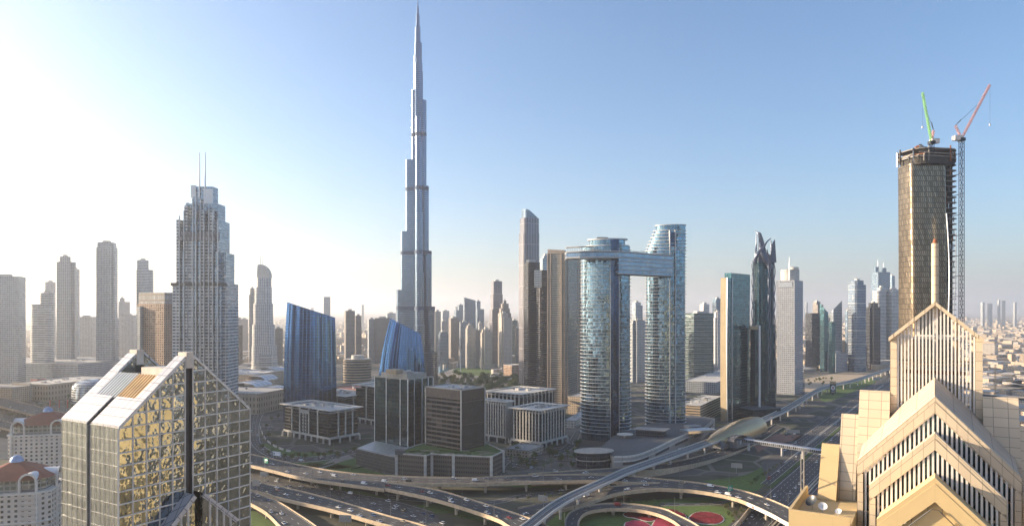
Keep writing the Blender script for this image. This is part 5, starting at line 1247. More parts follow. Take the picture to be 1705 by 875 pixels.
ribbon('R5', 'flyover_road', 'steep curved flyover in the bottom left corner beside the mirrored tower', [((380, 800), (380, 818)), ((417, 817), (417, 838)), ((460, 834), (443, 853)), ((496, 856), (465, 874)), ((524, 875), (485, 893)), ((545, 893), (505, 910))], 7.5, lanes=3, cat=FO, pier=34)
ribbon('R6', 'loop_ramp', 'looping ramp curling around the red flower beds at the bottom', [((941, 893), (968, 893)), ((941, 875), (963, 875)), ((943, 862.5), (966, 862)), ((953, 851), (979, 852.5)), ((976, 843), (1009, 847.5)), ((1009, 838.5), (1036, 847.6)), ((1050, 839), (1068, 849.8)), ((1100, 846), (1098, 857)), ((1127, 857), (1122, 868)), ((1161, 875), (1140, 883)), ((1190, 900), (1160, 902))], 5, lanes=2, cat='ramp', pier=36, thick=1.2)
ribbon('R7', 'frontage_road', None, [((639, 822), (650, 830)), ((796, 833), (800, 840)), ((870, 822), (875, 828)), ((960, 812), (962, 817))], .12, thick=0, lanes=2, kind=1, mat='old_asphalt')
ribbon('R8', 'boulevard_road', None, [((470, 650), (476, 658)), ((435, 668), (452, 675)), ((417, 690), (436, 695)), ((415, 720), (432, 722)), ((424, 746), (440, 742)), ((470, 767), (480, 758)), ((540, 766), (545, 757)), ((600, 752), (603, 744))], .12, thick=0, lanes=3, kind=1, mat='old_asphalt')
ribbon('R8b', 'side_road', None, [((520, 783), (532, 786)), ((552, 765), (562, 770)), ((580, 756), (590, 762))], .14, thick=0, lanes=0, kind=1, mat='paving')
ribbon('R9', 'frontage_road', None, [((850, 770), (850, 776)), ((950, 782), (960, 787)), ((1000, 762), (1012, 767)), ((1100, 752), (1110, 760)), ((1180, 736), (1195, 744))], .1, thick=0, lanes=2, kind=1, mat='old_asphalt')
ribbon('R9b', 'block_road', None, [((810, 800), (830, 800)), ((842, 762), (858, 764)), ((930, 748), (945, 752)), ((958, 716), (968, 718))], .11, thick=0, lanes=2, kind=1, mat='old_asphalt')
ribbon('R10', 'garden_road', None, [((1100, 836), (1100, 841)), ((1180, 836), (1185, 840)), ((1240, 826), (1250, 830))], .12, thick=0, lanes=2, kind=1, mat='old_asphalt')
def vp(f, y): return (1629 - (y - HY) * f, y)
def lanesheet(key, name, f0, f1, lanes, mat='asphalt', ys=(580, 600, 640, 700, 760, 820, 900, 1050), z=.1, bend=True):
    ribbon(key, name, None, [(vp(f0, y), vp(f1, y)) for y in ys], z, thick=0, lanes=lanes, kind=1, mat=mat)
sheet_px('highway_bed', [vp(1.42, 600), vp(.40, 600), vp(.40, 920), vp(1.16, 920), vp(1.16, 815), vp(1.42, 770)], .05, 'old_asphalt')
lanesheet('H1', 'highway_road', 1.15, .965, 5); lanesheet('H2', 'highway_road', .915, .72, 6); lanesheet('H3', 'highway_road', .68, .5, 4)
lanesheet('H4', 'service_road', 1.255, 1.19, 2, ys=(600, 640, 700, 760, 805)); lanesheet('H5', 'service_road', 1.39, 1.28, 3, ys=(600, 640, 700, 750))
for f0, f1, y0, y1, hh, nm, m in ((.955, .945, 600, 900, .9, 'highway_barrier', 'concrete'), (.932, .925, 600, 900, .9, 'highway_barrier', 'concrete'), (1.186, 1.155, 650, 812, .45, 'highway_hedge', 'hedge_green'), (1.272, 1.26, 640, 770, .5, 'highway_barrier', 'concrete'), (.708, .69, 600, 900, .9, 'highway_barrier', 'pale_concrete')):
    a, b, c, d = gp(*vp(f0, y0)), gp(*vp(f1, y0)), gp(*vp(f1, y1)), gp(*vp(f0, y1)); mb = MB(); mb.prism([p[:2] for p in (a, b, c, d)], .06, hh, 0, 0); o = mb.build(nm, M(m), origin=tuple(Vector(c)))
    k_ = {.955: 'left one of the two concrete kerb walls in the highway median', .932: 'right one of the two concrete kerb walls in the highway median', 1.186: 'long low green hedge strip along the left edge of the highway', 1.272: 'concrete kerb wall between the two service roads left of the highway', .708: 'pale concrete barrier on the right side of the highway behind the stone gables'}[f0]
    tag(o, k_, 'hedge' if 'hedge' in nm else 'barrier')
o = MB(); a = [gp(x, y) for x, y in ((1256, 841), (1227, 878), (1205, 905))]
for k in range(2): o.obox(a[k], Vector(a[k + 1]) - Vector(a[k]), Vector((1, .3, 0)), (0, 0, 4.2), 0)
tag(o.build('retaining_wall', M('beige_parapet'), origin=a[0]), 'beige retaining wall between the flower garden and the highway', 'wall')
# banner on the flyover
E0, E1 = ROADS['R2b']; rb = root('flyover_banner', tuple(E1[26]), 'long white banner with red leaf marks hung on the curved flyover', 'banner')
mb = MB(); ms = MB(); n_ = len(E1)
i0 = min(range(n_), key=lambda k: abs(CX + F * E1[k].x / E1[k].y - 1243)); i1 = min(range(n_), key=lambda k: abs(CX + F * E1[k].x / E1[k].y - 1330))
for k in range(i0, i1):
    q = []
    for j in (k, k + 1): o_ = (E1[j] - E0[j]).normalized(); q.append(E1[j] + o_ * .5)
    a, b = q; mb.face([a + Vector((0, 0, -1.9)), b + Vector((0, 0, -1.9)), b + Vector((0, 0, .95)), a + Vector((0, 0, .95))])
mb.build('cloth', M('banner_white'), parent=rb)
L = i1 - i0
for t in (.17, .62, .9):
    k = i0 + int(t * L); o_ = (E1[k] - E0[k]).normalized(); d = (E1[k + 1] - E1[k]).normalized(); c = E1[k] + o_ * .54 + Vector((0, 0, -.5))
    mm = MB(); mm.face([c + d * a + Vector((0, 0, b)) for a, b in ((-1.6, 1.2), (-.2, -1.0), (1.7, -1.2), (.4, .1))]); mm.face([c + d * a + Vector((0, 0, b)) for a, b in ((.5, .2), (1.9, -1.1), (2.6, -.2))]); mm.build('red_mark', M('mark_red'), parent=rb)

for j, (t0, t1) in enumerate(((.2, .32), (.34, .46), (.48, .58), (.66, .74), (.76, .86))):
    for row in (.25, -.5):
        k0, k1 = i0 + int(t0 * L), i0 + max(int(t0 * L) + 1, int(t1 * L)); a, b = E1[k0], E1[k1]; o_ = (E1[k0] - E0[k0]).normalized() * .56
        MB().face([a + o_ + Vector((0, 0, row)), b + o_ + Vector((0, 0, row)), b + o_ + Vector((0, 0, row + .35)), a + o_ + Vector((0, 0, row + .35))]).build('print_line', M('steel'), parent=rb)
# flower beds inside the loop
def bed(pts, mat, label):
    q = [gp(x, y, 0)[:2] for x, y in smooth_px(pts + pts[:1], 6)[:-1]]; c = centre(q); r = root('flower_bed', (c[0], c[1], 0), label, 'flower bed', 'red flower beds in the loop')
    MB().prism(grow(q, .9), .05, .32, 0, 0).build('stone_border', M('pale_concrete'), parent=r)
    mb = MB(); rg = random.Random(len(label)); mb.prism(q, .05, .45, 0, 0)
    xs = [a for a, b in q]; ys = [b for a, b in q]
    for k in range(500):
        x, y = rg.uniform(min(xs), max(xs)), rg.uniform(min(ys), max(ys))
        ins = False
        for i in range(len(q)):
            a, b = q[i - 1], q[i]
            if (a[1] > y) != (b[1] > y) and x < (b[0] - a[0]) * (y - a[1]) / (b[1] - a[1]) + a[0]: ins = not ins
        if ins:
            s = rg.uniform(.4, 1.0); t = rg.uniform(0, 6.28); h_ = .46 + rg.uniform(0, .25); mb.face([(x + s * math.cos(t + j * 2.1), y + s * math.sin(t + j * 2.1), h_ + rg.uniform(-.1, .2)) for j in range(3)])
    mb.build('flowers', M(mat), parent=r)
bed([(1147, 862), (1158, 853.5), (1178, 852), (1198, 857), (1204, 865), (1194, 871), (1172, 871.5), (1154, 868)], 'petal_red', 'oval dark red flower bed ringed in stone, right of the looping ramp')
bed([(1038, 856), (1046, 852.5), (1068, 852.5), (1092, 853), (1094, 860), (1088, 866), (1076, 867), (1058, 862), (1044, 860)], 'petal_red', 'dark red leaf-shaped flower bed at the top of the loop garden')
bed([(1042, 870), (1056, 866.5), (1074, 869.5), (1082, 878), (1060, 890), (1040, 884)], 'petal_pink', 'bright pink round flower bed low in the loop garden')
bed([(1096, 861), (1106, 866), (1124, 872), (1136, 886), (1100, 892), (1086, 880), (1090, 868)], 'petal_pink', 'large pink flower bed under the inner edge of the looping ramp')
bed([(1113, 847.8), (1126, 850), (1139, 856), (1142, 861), (1130, 857)], 'petal_red', 'slim red flower bed squeezed outside the looping ramp')
# ------------------------------------------------ metro viaduct and station
def viaduct(key, label, pairs, z=12.0, flip=0):
    r = ribbon(key, 'metro_viaduct', label, pairs, z, thick=.5, lanes=0, cat='viaduct', mat='track_bed', ph=1.3, pm='viaduct_white')
    E0, E1 = ROADS[key]; n = len(E0)
    mb = MB()
    for k in range(n - 1):
        def sec(j):
            a, b = E0[j], E1[j]; c = (a + b) / 2; return [a + Vector((0, 0, -.75)), b + Vector((0, 0, -.75)), b.lerp(c, .25) + Vector((0, 0, -1.9)), b.lerp(c, .55) + Vector((0, 0, -2.6)), a.lerp(c, .55) + Vector((0, 0, -2.6)), a.lerp(c, .25) + Vector((0, 0, -1.9))]
        A, B = sec(k), sec(k + 1)
        for s in range(6): mb.face([A[s], B[s], B[(s + 1) % 6], A[(s + 1) % 6]])
    mb.build('girder', M('viaduct_white'), parent=r); dk = [ch for ch in r.children if ch.name.startswith('deck')][0]
    for t in (.2, .34, .66, .8):
        for k in range(n - 1):
            pass
        MB().tube([E0[k].lerp(E1[k], t) + Vector((0, 0, .2)) for k in range(n)], .14, 4).build('rail', M('steel'), parent=dk)
    MB().tube([E0[k].lerp(E1[k], .5) + Vector((0, 0, .45)) for k in range(n)], .38, 4).build('walkway', M('roof_grey'), parent=r)
    s = 12; acc = 0
    for k in range(1, n):
        d = (E0[k] - E0[k - 1]).length; acc += d
        if acc > 31:
            acc = 0; c = (E0[k] + E1[k]) / 2; MB().loft([[(c.x + rr * math.cos(t), c.y + rr * math.sin(t), zz) for t in [j * math.pi / 6 for j in range(12)]] for rr, zz in ((1.05, 0), (1.05, z - 5), (1.9, z - 2.7), (1.9, z - 2.5))]).build('pier', M('viaduct_white'), parent=r)
viaduct('V1', 'pale metro viaduct sweeping from the bottom edge up to the golden station', [((825, 903), (858, 903)), ((870, 875), (892, 875)), ((910, 844), (931, 845)), ((946, 823), (966, 825)), ((1004, 797), (1019, 801)), ((1041, 780), (1055, 785)), ((1110, 756), (1122, 761.5)), ((1182, 730.5), (1195, 735)), ((1215, 718), (1230, 722))])
viaduct('V2', 'metro viaduct leaving the station and bending away beside the highway', [((1232, 711.5), (1244, 714.5)), ((1255, 702), (1264, 705.5)), ((1308, 677), (1317, 681)), ((1354, 650.5), (1361, 653)), ((1381, 640.5), (1390, 642)), ((1424, 631), (1432, 632.5)), ((1479, 612.5), (1484, 613.8)), ((1540, 593), (1544, 594))])
def station():
    r = root('metro_station', gp(1222, 752), 'golden shell-roofed metro station straddling the viaduct', 'station')
    a, b = Vector(gp(1176, 738, 11)), Vector(gp(1262, 712, 11)); d = (b - a); L = d.length; d.normalize(); s = Vector((d.y, -d.x, 0))
    if s.y > 0: s = -s
    prof = [(0, .5, 2.5), (.06, 4, 5), (.18, 9, 8.5), (.35, 13, 12.0), (.55, 15, 14.5), (.75, 15.5, 16), (.9, 14, 16), (1.0, 12, 14.5)]
    rings = []
    for t, w_, h_ in prof:
        c = a + d * L * t; rings.append([tuple(c + s * (w_ * math.cos(q)) + Vector((0, 0, -1.5 + (h_ + 1) * math.sin(q) ** .8))) for q in [math.pi * j / 16 for j in range(17)]])
    mb = MB(); mb.loft(rings, 0, closed=False); mb.build('shell_roof', M('station_gold'), parent=r, smooth=True)
    e = rings[-1]; MB().face([(p[0], p[1], p[2]) for p in e]).build('end_glazing', M('deep_glass'), parent=r)
    c = a + d * L * .5
    MB().obox(a + d * L * .12 - s * 9 + Vector((0, 0, -7)), d * L * .8, s * 18, (0, 0, 8)).build('concourse', M('bare_grey'), parent=r)
    MB().obox(a + d * L * .25 + s * 10 + Vector((0, 0, -8)), d * L * .28, s * 9, (0, 0, 9)).build('entrance_hall', M('bare_grey'), parent=r)
    q = a + d * L * .30 + s * 19.2; MB().obox(q + Vector((0, 0, -4)), d * 5, s * .2, (0, 0, 4)).build('notice_panel', M('white_metal'), parent=r)
    arc = [a + d * (L * .18) + s * 12 + d * (L * .25 * (1 - math.cos(t))) * .5 + Vector((0, 0, 1 + 4.5 * math.sin(t))) for t in [math.pi * j / 10 for j in range(11)]]
    mb = MB()
    for k in range(10): mb.face([arc[k], arc[k + 1], arc[k + 1] + s * 8, arc[k] + s * 8])
    mb.build('entrance_canopy', M('station_dark'), parent=r, smooth=True)
    for t in (.2, .4, .6, .8):
        for e in (-6, 6): p = a + d * L * t + s * e; MB().tube([(p.x, p.y, 0), (p.x, p.y, 4.2)], .9, 8).build('column', M('viaduct_white'), parent=r)
    # footbridge
    A, B = Vector(gp(1228, 733, 9)), Vector(gp(1362, 753, 9)); f = root('covered_footbridge', (A.x, A.y, 0), 'long covered footbridge crossing the highway from the golden station', 'footbridge'); dd = (B - A) * 1.25
    MB().beam(A, A + dd, 5, .6).build('deck', M('bare_grey'), parent=f)
    MB().beam(A + Vector((0, 0, 1.7)), A + dd + Vector((0, 0, 1.7)), 4.6, 2.4).build('glazing', M('bridge_windows'), parent=f)
    ar = [(2.7 * math.cos(t), 3.0 + 1.3 * math.sin(t)) for t in [math.pi * j / 8 for j in range(9)]]; sd = dd.cross(Vector((0, 0, 1))).normalized(); mb = MB()
    mb.loft([[tuple(A + sd * x + Vector((0, 0, z)) + dd * t) for x, z in ar] for t in (0, 1)], 0, closed=False); mb.build('curved_roof', M('steel'), parent=f, smooth=True)
    for t in (.12, .46, .66): p = A + dd * t; MB().box(p.x, p.y, 0, 1.2, 3.5, 8.7, math.atan2(dd.y, dd.x)).build('support', M('viaduct_white'), parent=f)
station()
# ------------------------------------------------ buildings around the roads
def lowblock(name, label, fx, fy, deg, xl, xr, h, mat, roof='roof_grey', cat='building', units=4, seed=3, parts=None, group=None):
    p = block_poly(fx, fy, deg, xl, xr); o = p[0]; r = MB().prism(p, 0, h, 0, 1).build(name, [M(mat), M(roof)], origin=(o[0], o[1], 0)); tag(r, label, cat, group)
    for k in range(4):
        a, b = p[k], p[(k + 1) % 4]; MB().beam((a[0], a[1], h + .4), (b[0], b[1], h + .4), .5, .9).build('parapet', M(roof), parent=r)
    if units: clutter(p, h, r, units, seed)
    return r, p
# podium of the bridge towers: curved long wall, oval pavilion
def bridge_podium():
    r = root('hotel_podium', gp(1060, 775), 'pale curved podium with a banded wall sweeping from the oval pavilion to the station', 'building')
    G = lambda x, y: gp(x, y)[:2]
    fr = [G(x, y) for x, y in smooth_px([(1022, 783), (1055, 781), (1085, 770), (1120, 752), (1150, 738), (1168, 732)], 5)]
    bk = [G(1190, 712), G(1150, 706), G(1080, 722), G(1020, 745), G(1000, 765)]
    MB().prism(fr + bk, 0, 13, 0, 1).build('podium_walls', [M('podium_wall'), M('roof_dark')], parent=r)
    for z, hh in ((8.2, 1.2), (12.4, 1.8)):
        mb = MB()
        for k in range(len(fr) - 1):
            a, b = Vector((*fr[k], z)), Vector((*fr[k + 1], z)); mb.obox(a + Vector((.5, -.7, 0)), b - a, Vector((-.3, .7, 0)), (0, 0, hh))
        mb.build('wall_band', M('white_stone'), parent=r)
    q = gp(1040, 728, 13); MB().prism(fit(ell(.9), 1027, 1054, q[1]), 16.5, 17.3, 0, 0, True).build('round_canopy', M('pale_concrete'), parent=r, smooth=True)
    MB().tube([(wx(1040, q[1]), q[1], 13), (wx(1040, q[1]), q[1], 16.5)], .8, 8).build('canopy_column', M('concrete'), parent=r)
    a = Vector(gp(1053, 725, 13)); MB().obox(a + Vector((0, 0, 7)), Vector((34, -12, 0)), Vector((9, 16, 0)), (0, 0, .9)).build('flat_canopy', M('roof_grey'), parent=r)
    MB().obox(a + Vector((4, 0, 0)), Vector((28, -10, 0)), Vector((7, 13, 0)), (0, 0, 7)).build('glass_hall', M('dark_office'), parent=r)
    a = Vector(gp(1146, 722, 13)); MB().obox(a, Vector((36, 12, 0)), Vector((-6, 16, 0)), (0, 0, 3)).build('glass_canopy', M('steel'), parent=r)
    MB().obox(Vector(gp(1148, 732, 0)), Vector((16, 6, 0)), Vector((-4, 12, 0)), (0, 0, 16)).build('dark_block', M('bare_grey'), parent=r)
    Y = gp(990, 783)[1]; p = fit(ell(.62, 8, 28), 956, 1022, Y + 16)
    r2 = root('oval_pavilion', gp(990, 783), 'dark glass pavilion with a flat rounded roof below the left bridge tower', 'building')
    MB().prism(fit(ell(.62, 8, 28), 960, 1018, Y + 16), 0, 15.5, 0, 0).build('glass_walls', M('dark_office'), parent=r2, smooth=True)
    MB().prism(p, 15.5, 16.6, 0, 1, True).build('oval_roof', [M('pale_concrete'), M('concrete')], parent=r2, smooth=True)
    MB().prism(fit(ell(.62, 8, 28), 958.5, 1019.5, Y + 16), 7.6, 8.4, 0, 0, True).build('floor_band', M('concrete'), parent=r2, smooth=True)
bridge_podium()
r, p = lowblock('parking_building', 'sandy multi-storey car park with open bands right of the bridge towers', 1166, 705, 150, 1135, 1201, 24, 'parking_tan', 'roof_pale', units=8)
for k in range(6): a, b = lerp(p[3], p[2], k / 6), lerp(p[0], p[1], k / 6); MB().beam((a[0], a[1], 27), (lerp(a, b, .6)[0], lerp(a, b, .6)[1], 27), .5, .5).build('roof_frame', M('white_metal'), parent=r)
r, p = lowblock('shopping_block', 'grey low building with a barrel roof behind the sandy car park', 1192, 655, 150, 1138, 1260, 20, 'grey_res', 'roof_pale', units=5, seed=8)
r, p = lowblock('orange_block', 'orange trimmed low block beside the right bridge tower', 1160, 622, 150, 1143, 1184, 24, 'apartment_orange', 'roof_grey', units=3)
lowblock('banded_wall_block', 'beige stone block with slanted stair wing right behind the pier-lined offices', 968, 690, 150, 945, 1010, 26, 'lowrise_sand', 'roof_grey', units=3)
lowblock('shop_row', 'flat white shop row between the office blocks and the left bridge tower', 958, 712, 160, 940, 985, 9, 'lowrise_white', 'roof_pale', units=2)
lowblock('villa_block', 'low stone guest house right of the brown cube with arched openings', 880, 762, 150, 842, 905, 7, 'lowrise_sand', 'roof_grey', units=2)
lowblock('angular_hall', 'brown angular hall with a slanted pale roof left of the dark banded tower', 852, 625, 135, 838, 867, 24, 'tan_hotel', 'roof_pale', units=0)
lowblock('gold_lit_shop', 'dark shop hall with a reddish roof right of the taller blue curved tower', 600, 668, 140, 556, 640, 18, 'dark_office', 'red_roof', units=2); 
lowblock('yellow_hall', 'yellow stone hall below the reddish roof, between the two blue curved towers', 612, 676, 140, 592, 632, 20, 'gold_city', 'roof_grey', units=1)  # yellow comes from the golden facade's wall colour
# sprawling mall behind the mirrored gable
def mall():
    lowblock('mall_wing', 'beige curved-fronted mall wing left of the taller blue curved tower', 430, 690, 165, 330, 480, 30, 'mall_wall', 'roof_grey', 'mall', 6)
    lowblock('mall_wing', 'wide mall wing with pale flat roofs behind the spired tower foot', 420, 648, 165, 340, 472, 28, 'lowrise_sand', 'roof_pale', 'mall', 9, 9)
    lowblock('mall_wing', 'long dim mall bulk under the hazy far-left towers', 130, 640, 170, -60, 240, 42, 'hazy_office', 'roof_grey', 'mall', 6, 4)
    lowblock('mall_wing', 'broad pale-roofed mall hall in the glare left of the mirrored gable', 80, 668, 165, 22, 190, 28, 'mall_wall', 'roof_pale', 'mall', 9, 5)
    lowblock('mall_wing', 'low beige mall hall at the far left edge', 20, 672, 165, -70, 60, 26, 'lowrise_sand', 'roof_grey', 'mall', 3, 6)
    lowblock('lift_tower', 'plain square tower block beside the lit footbridge roofs, far left', 50, 668, 160, 19, 52, 30, 'bare_wall', 'roof_pale', 'building', 0)
    lowblock('red_panel_hall', 'small dim hall with a red side wall among the mall roofs', 62, 650, 160, 51, 76, 22, 'red_hall', 'roof_grey', 'building', 0)
    lowblock('sandstone_hall', 'sand-coloured flat hall right of the red-walled one', 96, 645, 160, 80, 128, 16, 'lowrise_sand', 'roof_pale', 'building', 1)
    lowblock('grey_hall', 'wide grey hall at the left foot of the mirrored gable roof', 130, 660, 160, 112, 152, 18, 'bare_wall', 'roof_pale', 'building', 2)
    Y = 1180; r = root('glass_dome_hall', (wx(150, Y), Y, 0), 'rounded glass roof swelling above the mall behind the mirrored gable', 'mall')
    p = fit(ell(.8), 118, 205, Y); rings = [[(a, b, 0) for a, b in p]]
    for k in range(1, 7):
        t = k / 6 * math.pi / 2; c = centre(p); rings.append([(c[0] + (a - c[0]) * (.25 + .75 * math.cos(t)), c[1] + (b - c[1]) * (.25 + .75 * math.cos(t)), 22 + 16 * math.sin(t)) for a, b in p])
    MB().loft(rings, 0, cap1=0).build('dome', M('pale_glass'), parent=r, smooth=True)
    rg = random.Random(3)
    for k, (x0, x1, y, h_, l) in enumerate(((388, 422, 622, 34, 'low vaulted white roof nearest the sail-topped tower'), (420, 452, 630, 33, 'curved white roof shell in the middle of the mall roofs'), (392, 440, 640, 32, 'long pale ribbed roof shell before the mall vaults'), (436, 470, 617, 34, 'pale arched roof touching the taller blue curved tower'), (430, 468, 648, 31, 'grey ribbed roof shell lowest among the mall vaults'), (386, 408, 655, 31, 'small white roof shell beside the spired tower foot'))):
        Y = F * (H - 22) / (y - HY); X0, X1 = wx(x0, Y), wx(x1, Y); D_ = 34 + 8 * (k % 3); r = root('vault_roof', ((X0 + X1) / 2, Y, 18), l, 'mall roof', 'vaulted roofs of the mall')
        n = 12; rg_ = []
        for j in range(n + 1):
            t = math.pi * j / n; rg_.append((X0 + (X1 - X0) * (.5 - .5 * math.cos(t)), 20 + (h_ - 24) * math.sin(t)))
        MB().loft([[(x + (Y_ - Y) * .25, Y_, z) for x, z in rg_] for Y_ in (Y - D_ / 2, Y, Y + D_ / 2)], 0, closed=False).build('shell', M('white_metal'), parent=r, smooth=True)
        MB().obox((X0, Y - D_ / 2, 0), (X1 - X0, 0, 0), (0, D_, 0), (0, 0, 20)).build('hall', M('lowrise_sand'), parent=r)
        for t in (.25, .5, .75): MB().tube([(x + D_ * (t - .5) * .25, Y - D_ / 2 + D_ * t, z + .3) for x, z in rg_], .5, 4).build('roof_rib', M('steel'), parent=r)
mall()
for k, (x0, x1, y0, y1, lab) in enumerate(((-40, 30, 646, 640, 'sunlit covered walkway roof left of the square lift tower'), (50, 118, 643, 637, 'sunlit covered walkway roof right of the square lift tower'))):
    a, b = Vector(gp(x0, y0, 14)), Vector(gp(x1, y1, 14)); r = root('covered_walkway', tuple(a), lab, 'footbridge', 'covered walkways by the mall')
    MB().beam(a + Vector((0, 0, 2)), b + Vector((0, 0, 2)), 9, 1.2).build('roof', M('pale_concrete'), parent=r); MB().beam(a, b, 7, 3).build('glazing', M('bare_grey'), parent=r)
    for t in (.15, .5, .85): p = a.lerp(b, t); MB().box(p.x, p.y, 0, 2, 2, 13).build('pier', M('concrete'), parent=r)
Y = 905; r = root('round_canopy', (wx(133, Y), Y, 0), 'round flat canopy on a column left of the mirrored gable', 'canopy'); MB().prism(fit(ell(.9), 120, 147, Y), 13, 14.2, 0, 0, True).build('disc', M('white_stone'), parent=r, smooth=True); MB().tube([(wx(133, Y), Y, 0), (wx(133, Y), Y, 13)], 1.5, 8).build('column', M('concrete'), parent=r)
for k, x in enumerate((82, 97, 111)):
    g = gp(x, 683); r = root('red_banner_mast', g, ('leftmost', 'middle', 'rightmost')[k] + ' of the three tall red banner masts by the mall car park', 'banner', 'red banner masts'); MB().tube([g, (g[0], g[1], 17)], .25, 6).build('pole', M('steel'), parent=r); MB().obox((g[0], g[1], 4), (2.2, 0, 0), (0, .2, 0), (0, 0, 12.5)).build('cloth', M('mark_red'), parent=r)
# two apartment houses with red roofs, lower left
def red_roof_house(label, xc, Y, wpx, yeave, yrise, seed, deg):
    c = (wx(xc, Y), Y); r = root('red_roofed_apartments', (c[0], c[1], 0), label, 'apartment house')
    ze = wz(yeave, Y); hw = wpx / 2 * Y / F; d = hw * .8
    def poly(s, ch): return rot2([(-hw * s + ch, -d * s), (hw * s - ch, -d * s), (hw * s, -d * s + ch), (hw * s, d * s - ch), (hw * s - ch, d * s), (-hw * s + ch, d * s), (-hw * s, d * s - ch), (-hw * s, -d * s + ch)], deg)
    def at(P_): return [(c[0] + a, c[1] + b) for a, b in P_]
    MB().prism(at(poly(1, 7)), 0, ze - 8, 0, 1).build('walls', [M('apartment_beige'), M('roof_pale')], parent=r)
    MB().prism(at(poly(.86, 7)), ze - 8, ze, 0, 1).build('penthouse', [M('green_balcony'), M('roof_pale')], parent=r)
    MB().prism(at(poly(1.03, 7)), ze - 9.2, ze - 7.8, 0, 0, True).build('cornice', M('white_stone'), parent=r)
    MB().prism(at(poly(1.03, 7)), 13.5, 14.6, 0, 0, True).build('cornice', M('white_stone'), parent=r)
    zt = wz(yrise, Y)
    rings = [[(a, b, ze) for a, b in at(poly(.97, 7))], [(a, b, ze + (zt - ze) * .55) for a, b in at(poly(.55, 4))], [(a, b, zt) for a, b in at(poly(.16, 1.2))]]
    rf = MB().loft(rings, 0, cap1=0, cap0=True).build('roof', M('tile_red'), parent=r)
    R_ = 4.2; MB().loft([[(c[0] + R_ * math.cos(u) * math.cos(t), c[1] + R_ * math.sin(u) * math.cos(t), zt + .3 + 4.4 * math.sin(t)) for u in [k * math.pi / 8 for k in range(16)]] for t in (0, .35, .7, 1.1, 1.5)], 0, cap1=0).build('dome', M('dome_blue'), parent=rf, smooth=True)
    for k, (bx, by, an) in enumerate(((.55, -.88, 0), (-.62, -.88, 0), (.93, .1, 90), (-.93, .1, -90))): # barrel dormers over balcony bays
        q = rot2([(bx * hw, by * d)], deg)[0]; x, y = c[0] + q[0], c[1] + q[1]; a = R(deg + an); dx, dy = math.cos(a), math.sin(a); nx, ny = dy, -dx
        arc = [(5 * math.cos(t), 5.2 * math.sin(t)) for t in [math.pi * j / 10 for j in range(11)]]
        MB().loft([[(x + dx * u + nx * s, y + dy * u + ny * s, ze - 1 + v) for u, v in arc] for s in (2.2, -9)], 0, closed=False).build('dormer_vault', M('dome_white'), parent=rf, smooth=True)
        MB().loft([[(x + dx * u * f + nx * 2.3, y + dy * u * f + ny * 2.3, ze - 1 + v * f) for u, v in arc] for f in (1.12, .86)], 0, closed=False).build('dormer_arch', M('white_stone'), parent=rf)
        for s in (-1, 1): MB().box(x + dx * 5 * s + nx * 1.6, y + dy * 5 * s + ny * 1.6, 0, 1.3, 1.3, ze - .8, a).build('bay_pier', M('white_stone'), parent=r)
        for j in range(int((ze - 18) / 3.4)):
            z = 15 + j * 3.4; MB().box(x + nx * 1.2, y + ny * 1.2, z, 8.6, 2.6, 1.1, a).build('balcony', M('apartment_plain'), parent=r)
            MB().box(x + nx * .1, y + ny * .1, z + 1.15, 8.4, 1.2, 2.1, a).build('balcony_opening', M('dark_interior'), parent=r)
red_roof_house('nearer red-roofed apartment house with blue dome, lower left corner', 28, 478, 124, 790, 768, 1, 14)
red_roof_house('farther red-roofed apartment house half hidden by the mirrored tower', 80, 640, 96, 702, 685, 2, 14)
lowblock('garden_pavilion', 'small blue-walled pavilion with a white tent roof beside the mirrored tower', 92, 845, 150, 84, 112, 9, 'blue_wall', 'white_stone', units=0)
# low-rise buildings one can tell apart near the towers
lw = []
rg = random.Random(21)
def low(name, label, x0, x1, yt, yb, mat, cat='house', group=None, deg=20, roof='roof_pale', asp=.8):
    Y = gy(yb); p = fit(rect(asp, deg), x0, x1, Y); c = centre(p); o = MB().prism(p, 0, max(3, wz(yt, Y)), 0, 1).build(name, [M(mat), M(roof)], origin=(c[0], c[1], 0)); return tag(o, label, cat, group)
old = 'sandstone houses of the old quarter'
for k in range(34):
    x = 562 + (k % 12) * 6.3 + rg.uniform(-2, 2); row = k // 12; yb = 583 + row * 7 + rg.uniform(-2, 2); wd = rg.uniform(6, 11)
    low('sandstone_house', 'sandstone house in the old quarter between the two blue curved towers', x, x + wd, yb - rg.uniform(7, 13), yb, rg.choice(['lowrise_sand', 'lowrise_sand', 'beige_res', 'lowrise_white']), group=old, deg=rg.uniform(5, 35))
low('sandstone_block', 'largest sandstone block behind the round banded office, with stepped ends', 566, 606, 574, 592, 'lowrise_sand', 'building', asp=.4)
pk = 'white villas beside the park'
for k in range(26):
    x = rg.choice([rg.uniform(728, 760), rg.uniform(800, 850)]); yb = rg.uniform(600, 612) if x < 790 else rg.uniform(606, 634); wd = rg.uniform(5, 10)
    low('villa', 'small pale villa beside the park lawn', x, x + wd, yb - rg.uniform(4, 8), yb, rg.choice(['lowrise_white', 'lowrise_sand']), group=pk, deg=rg.uniform(0, 40))
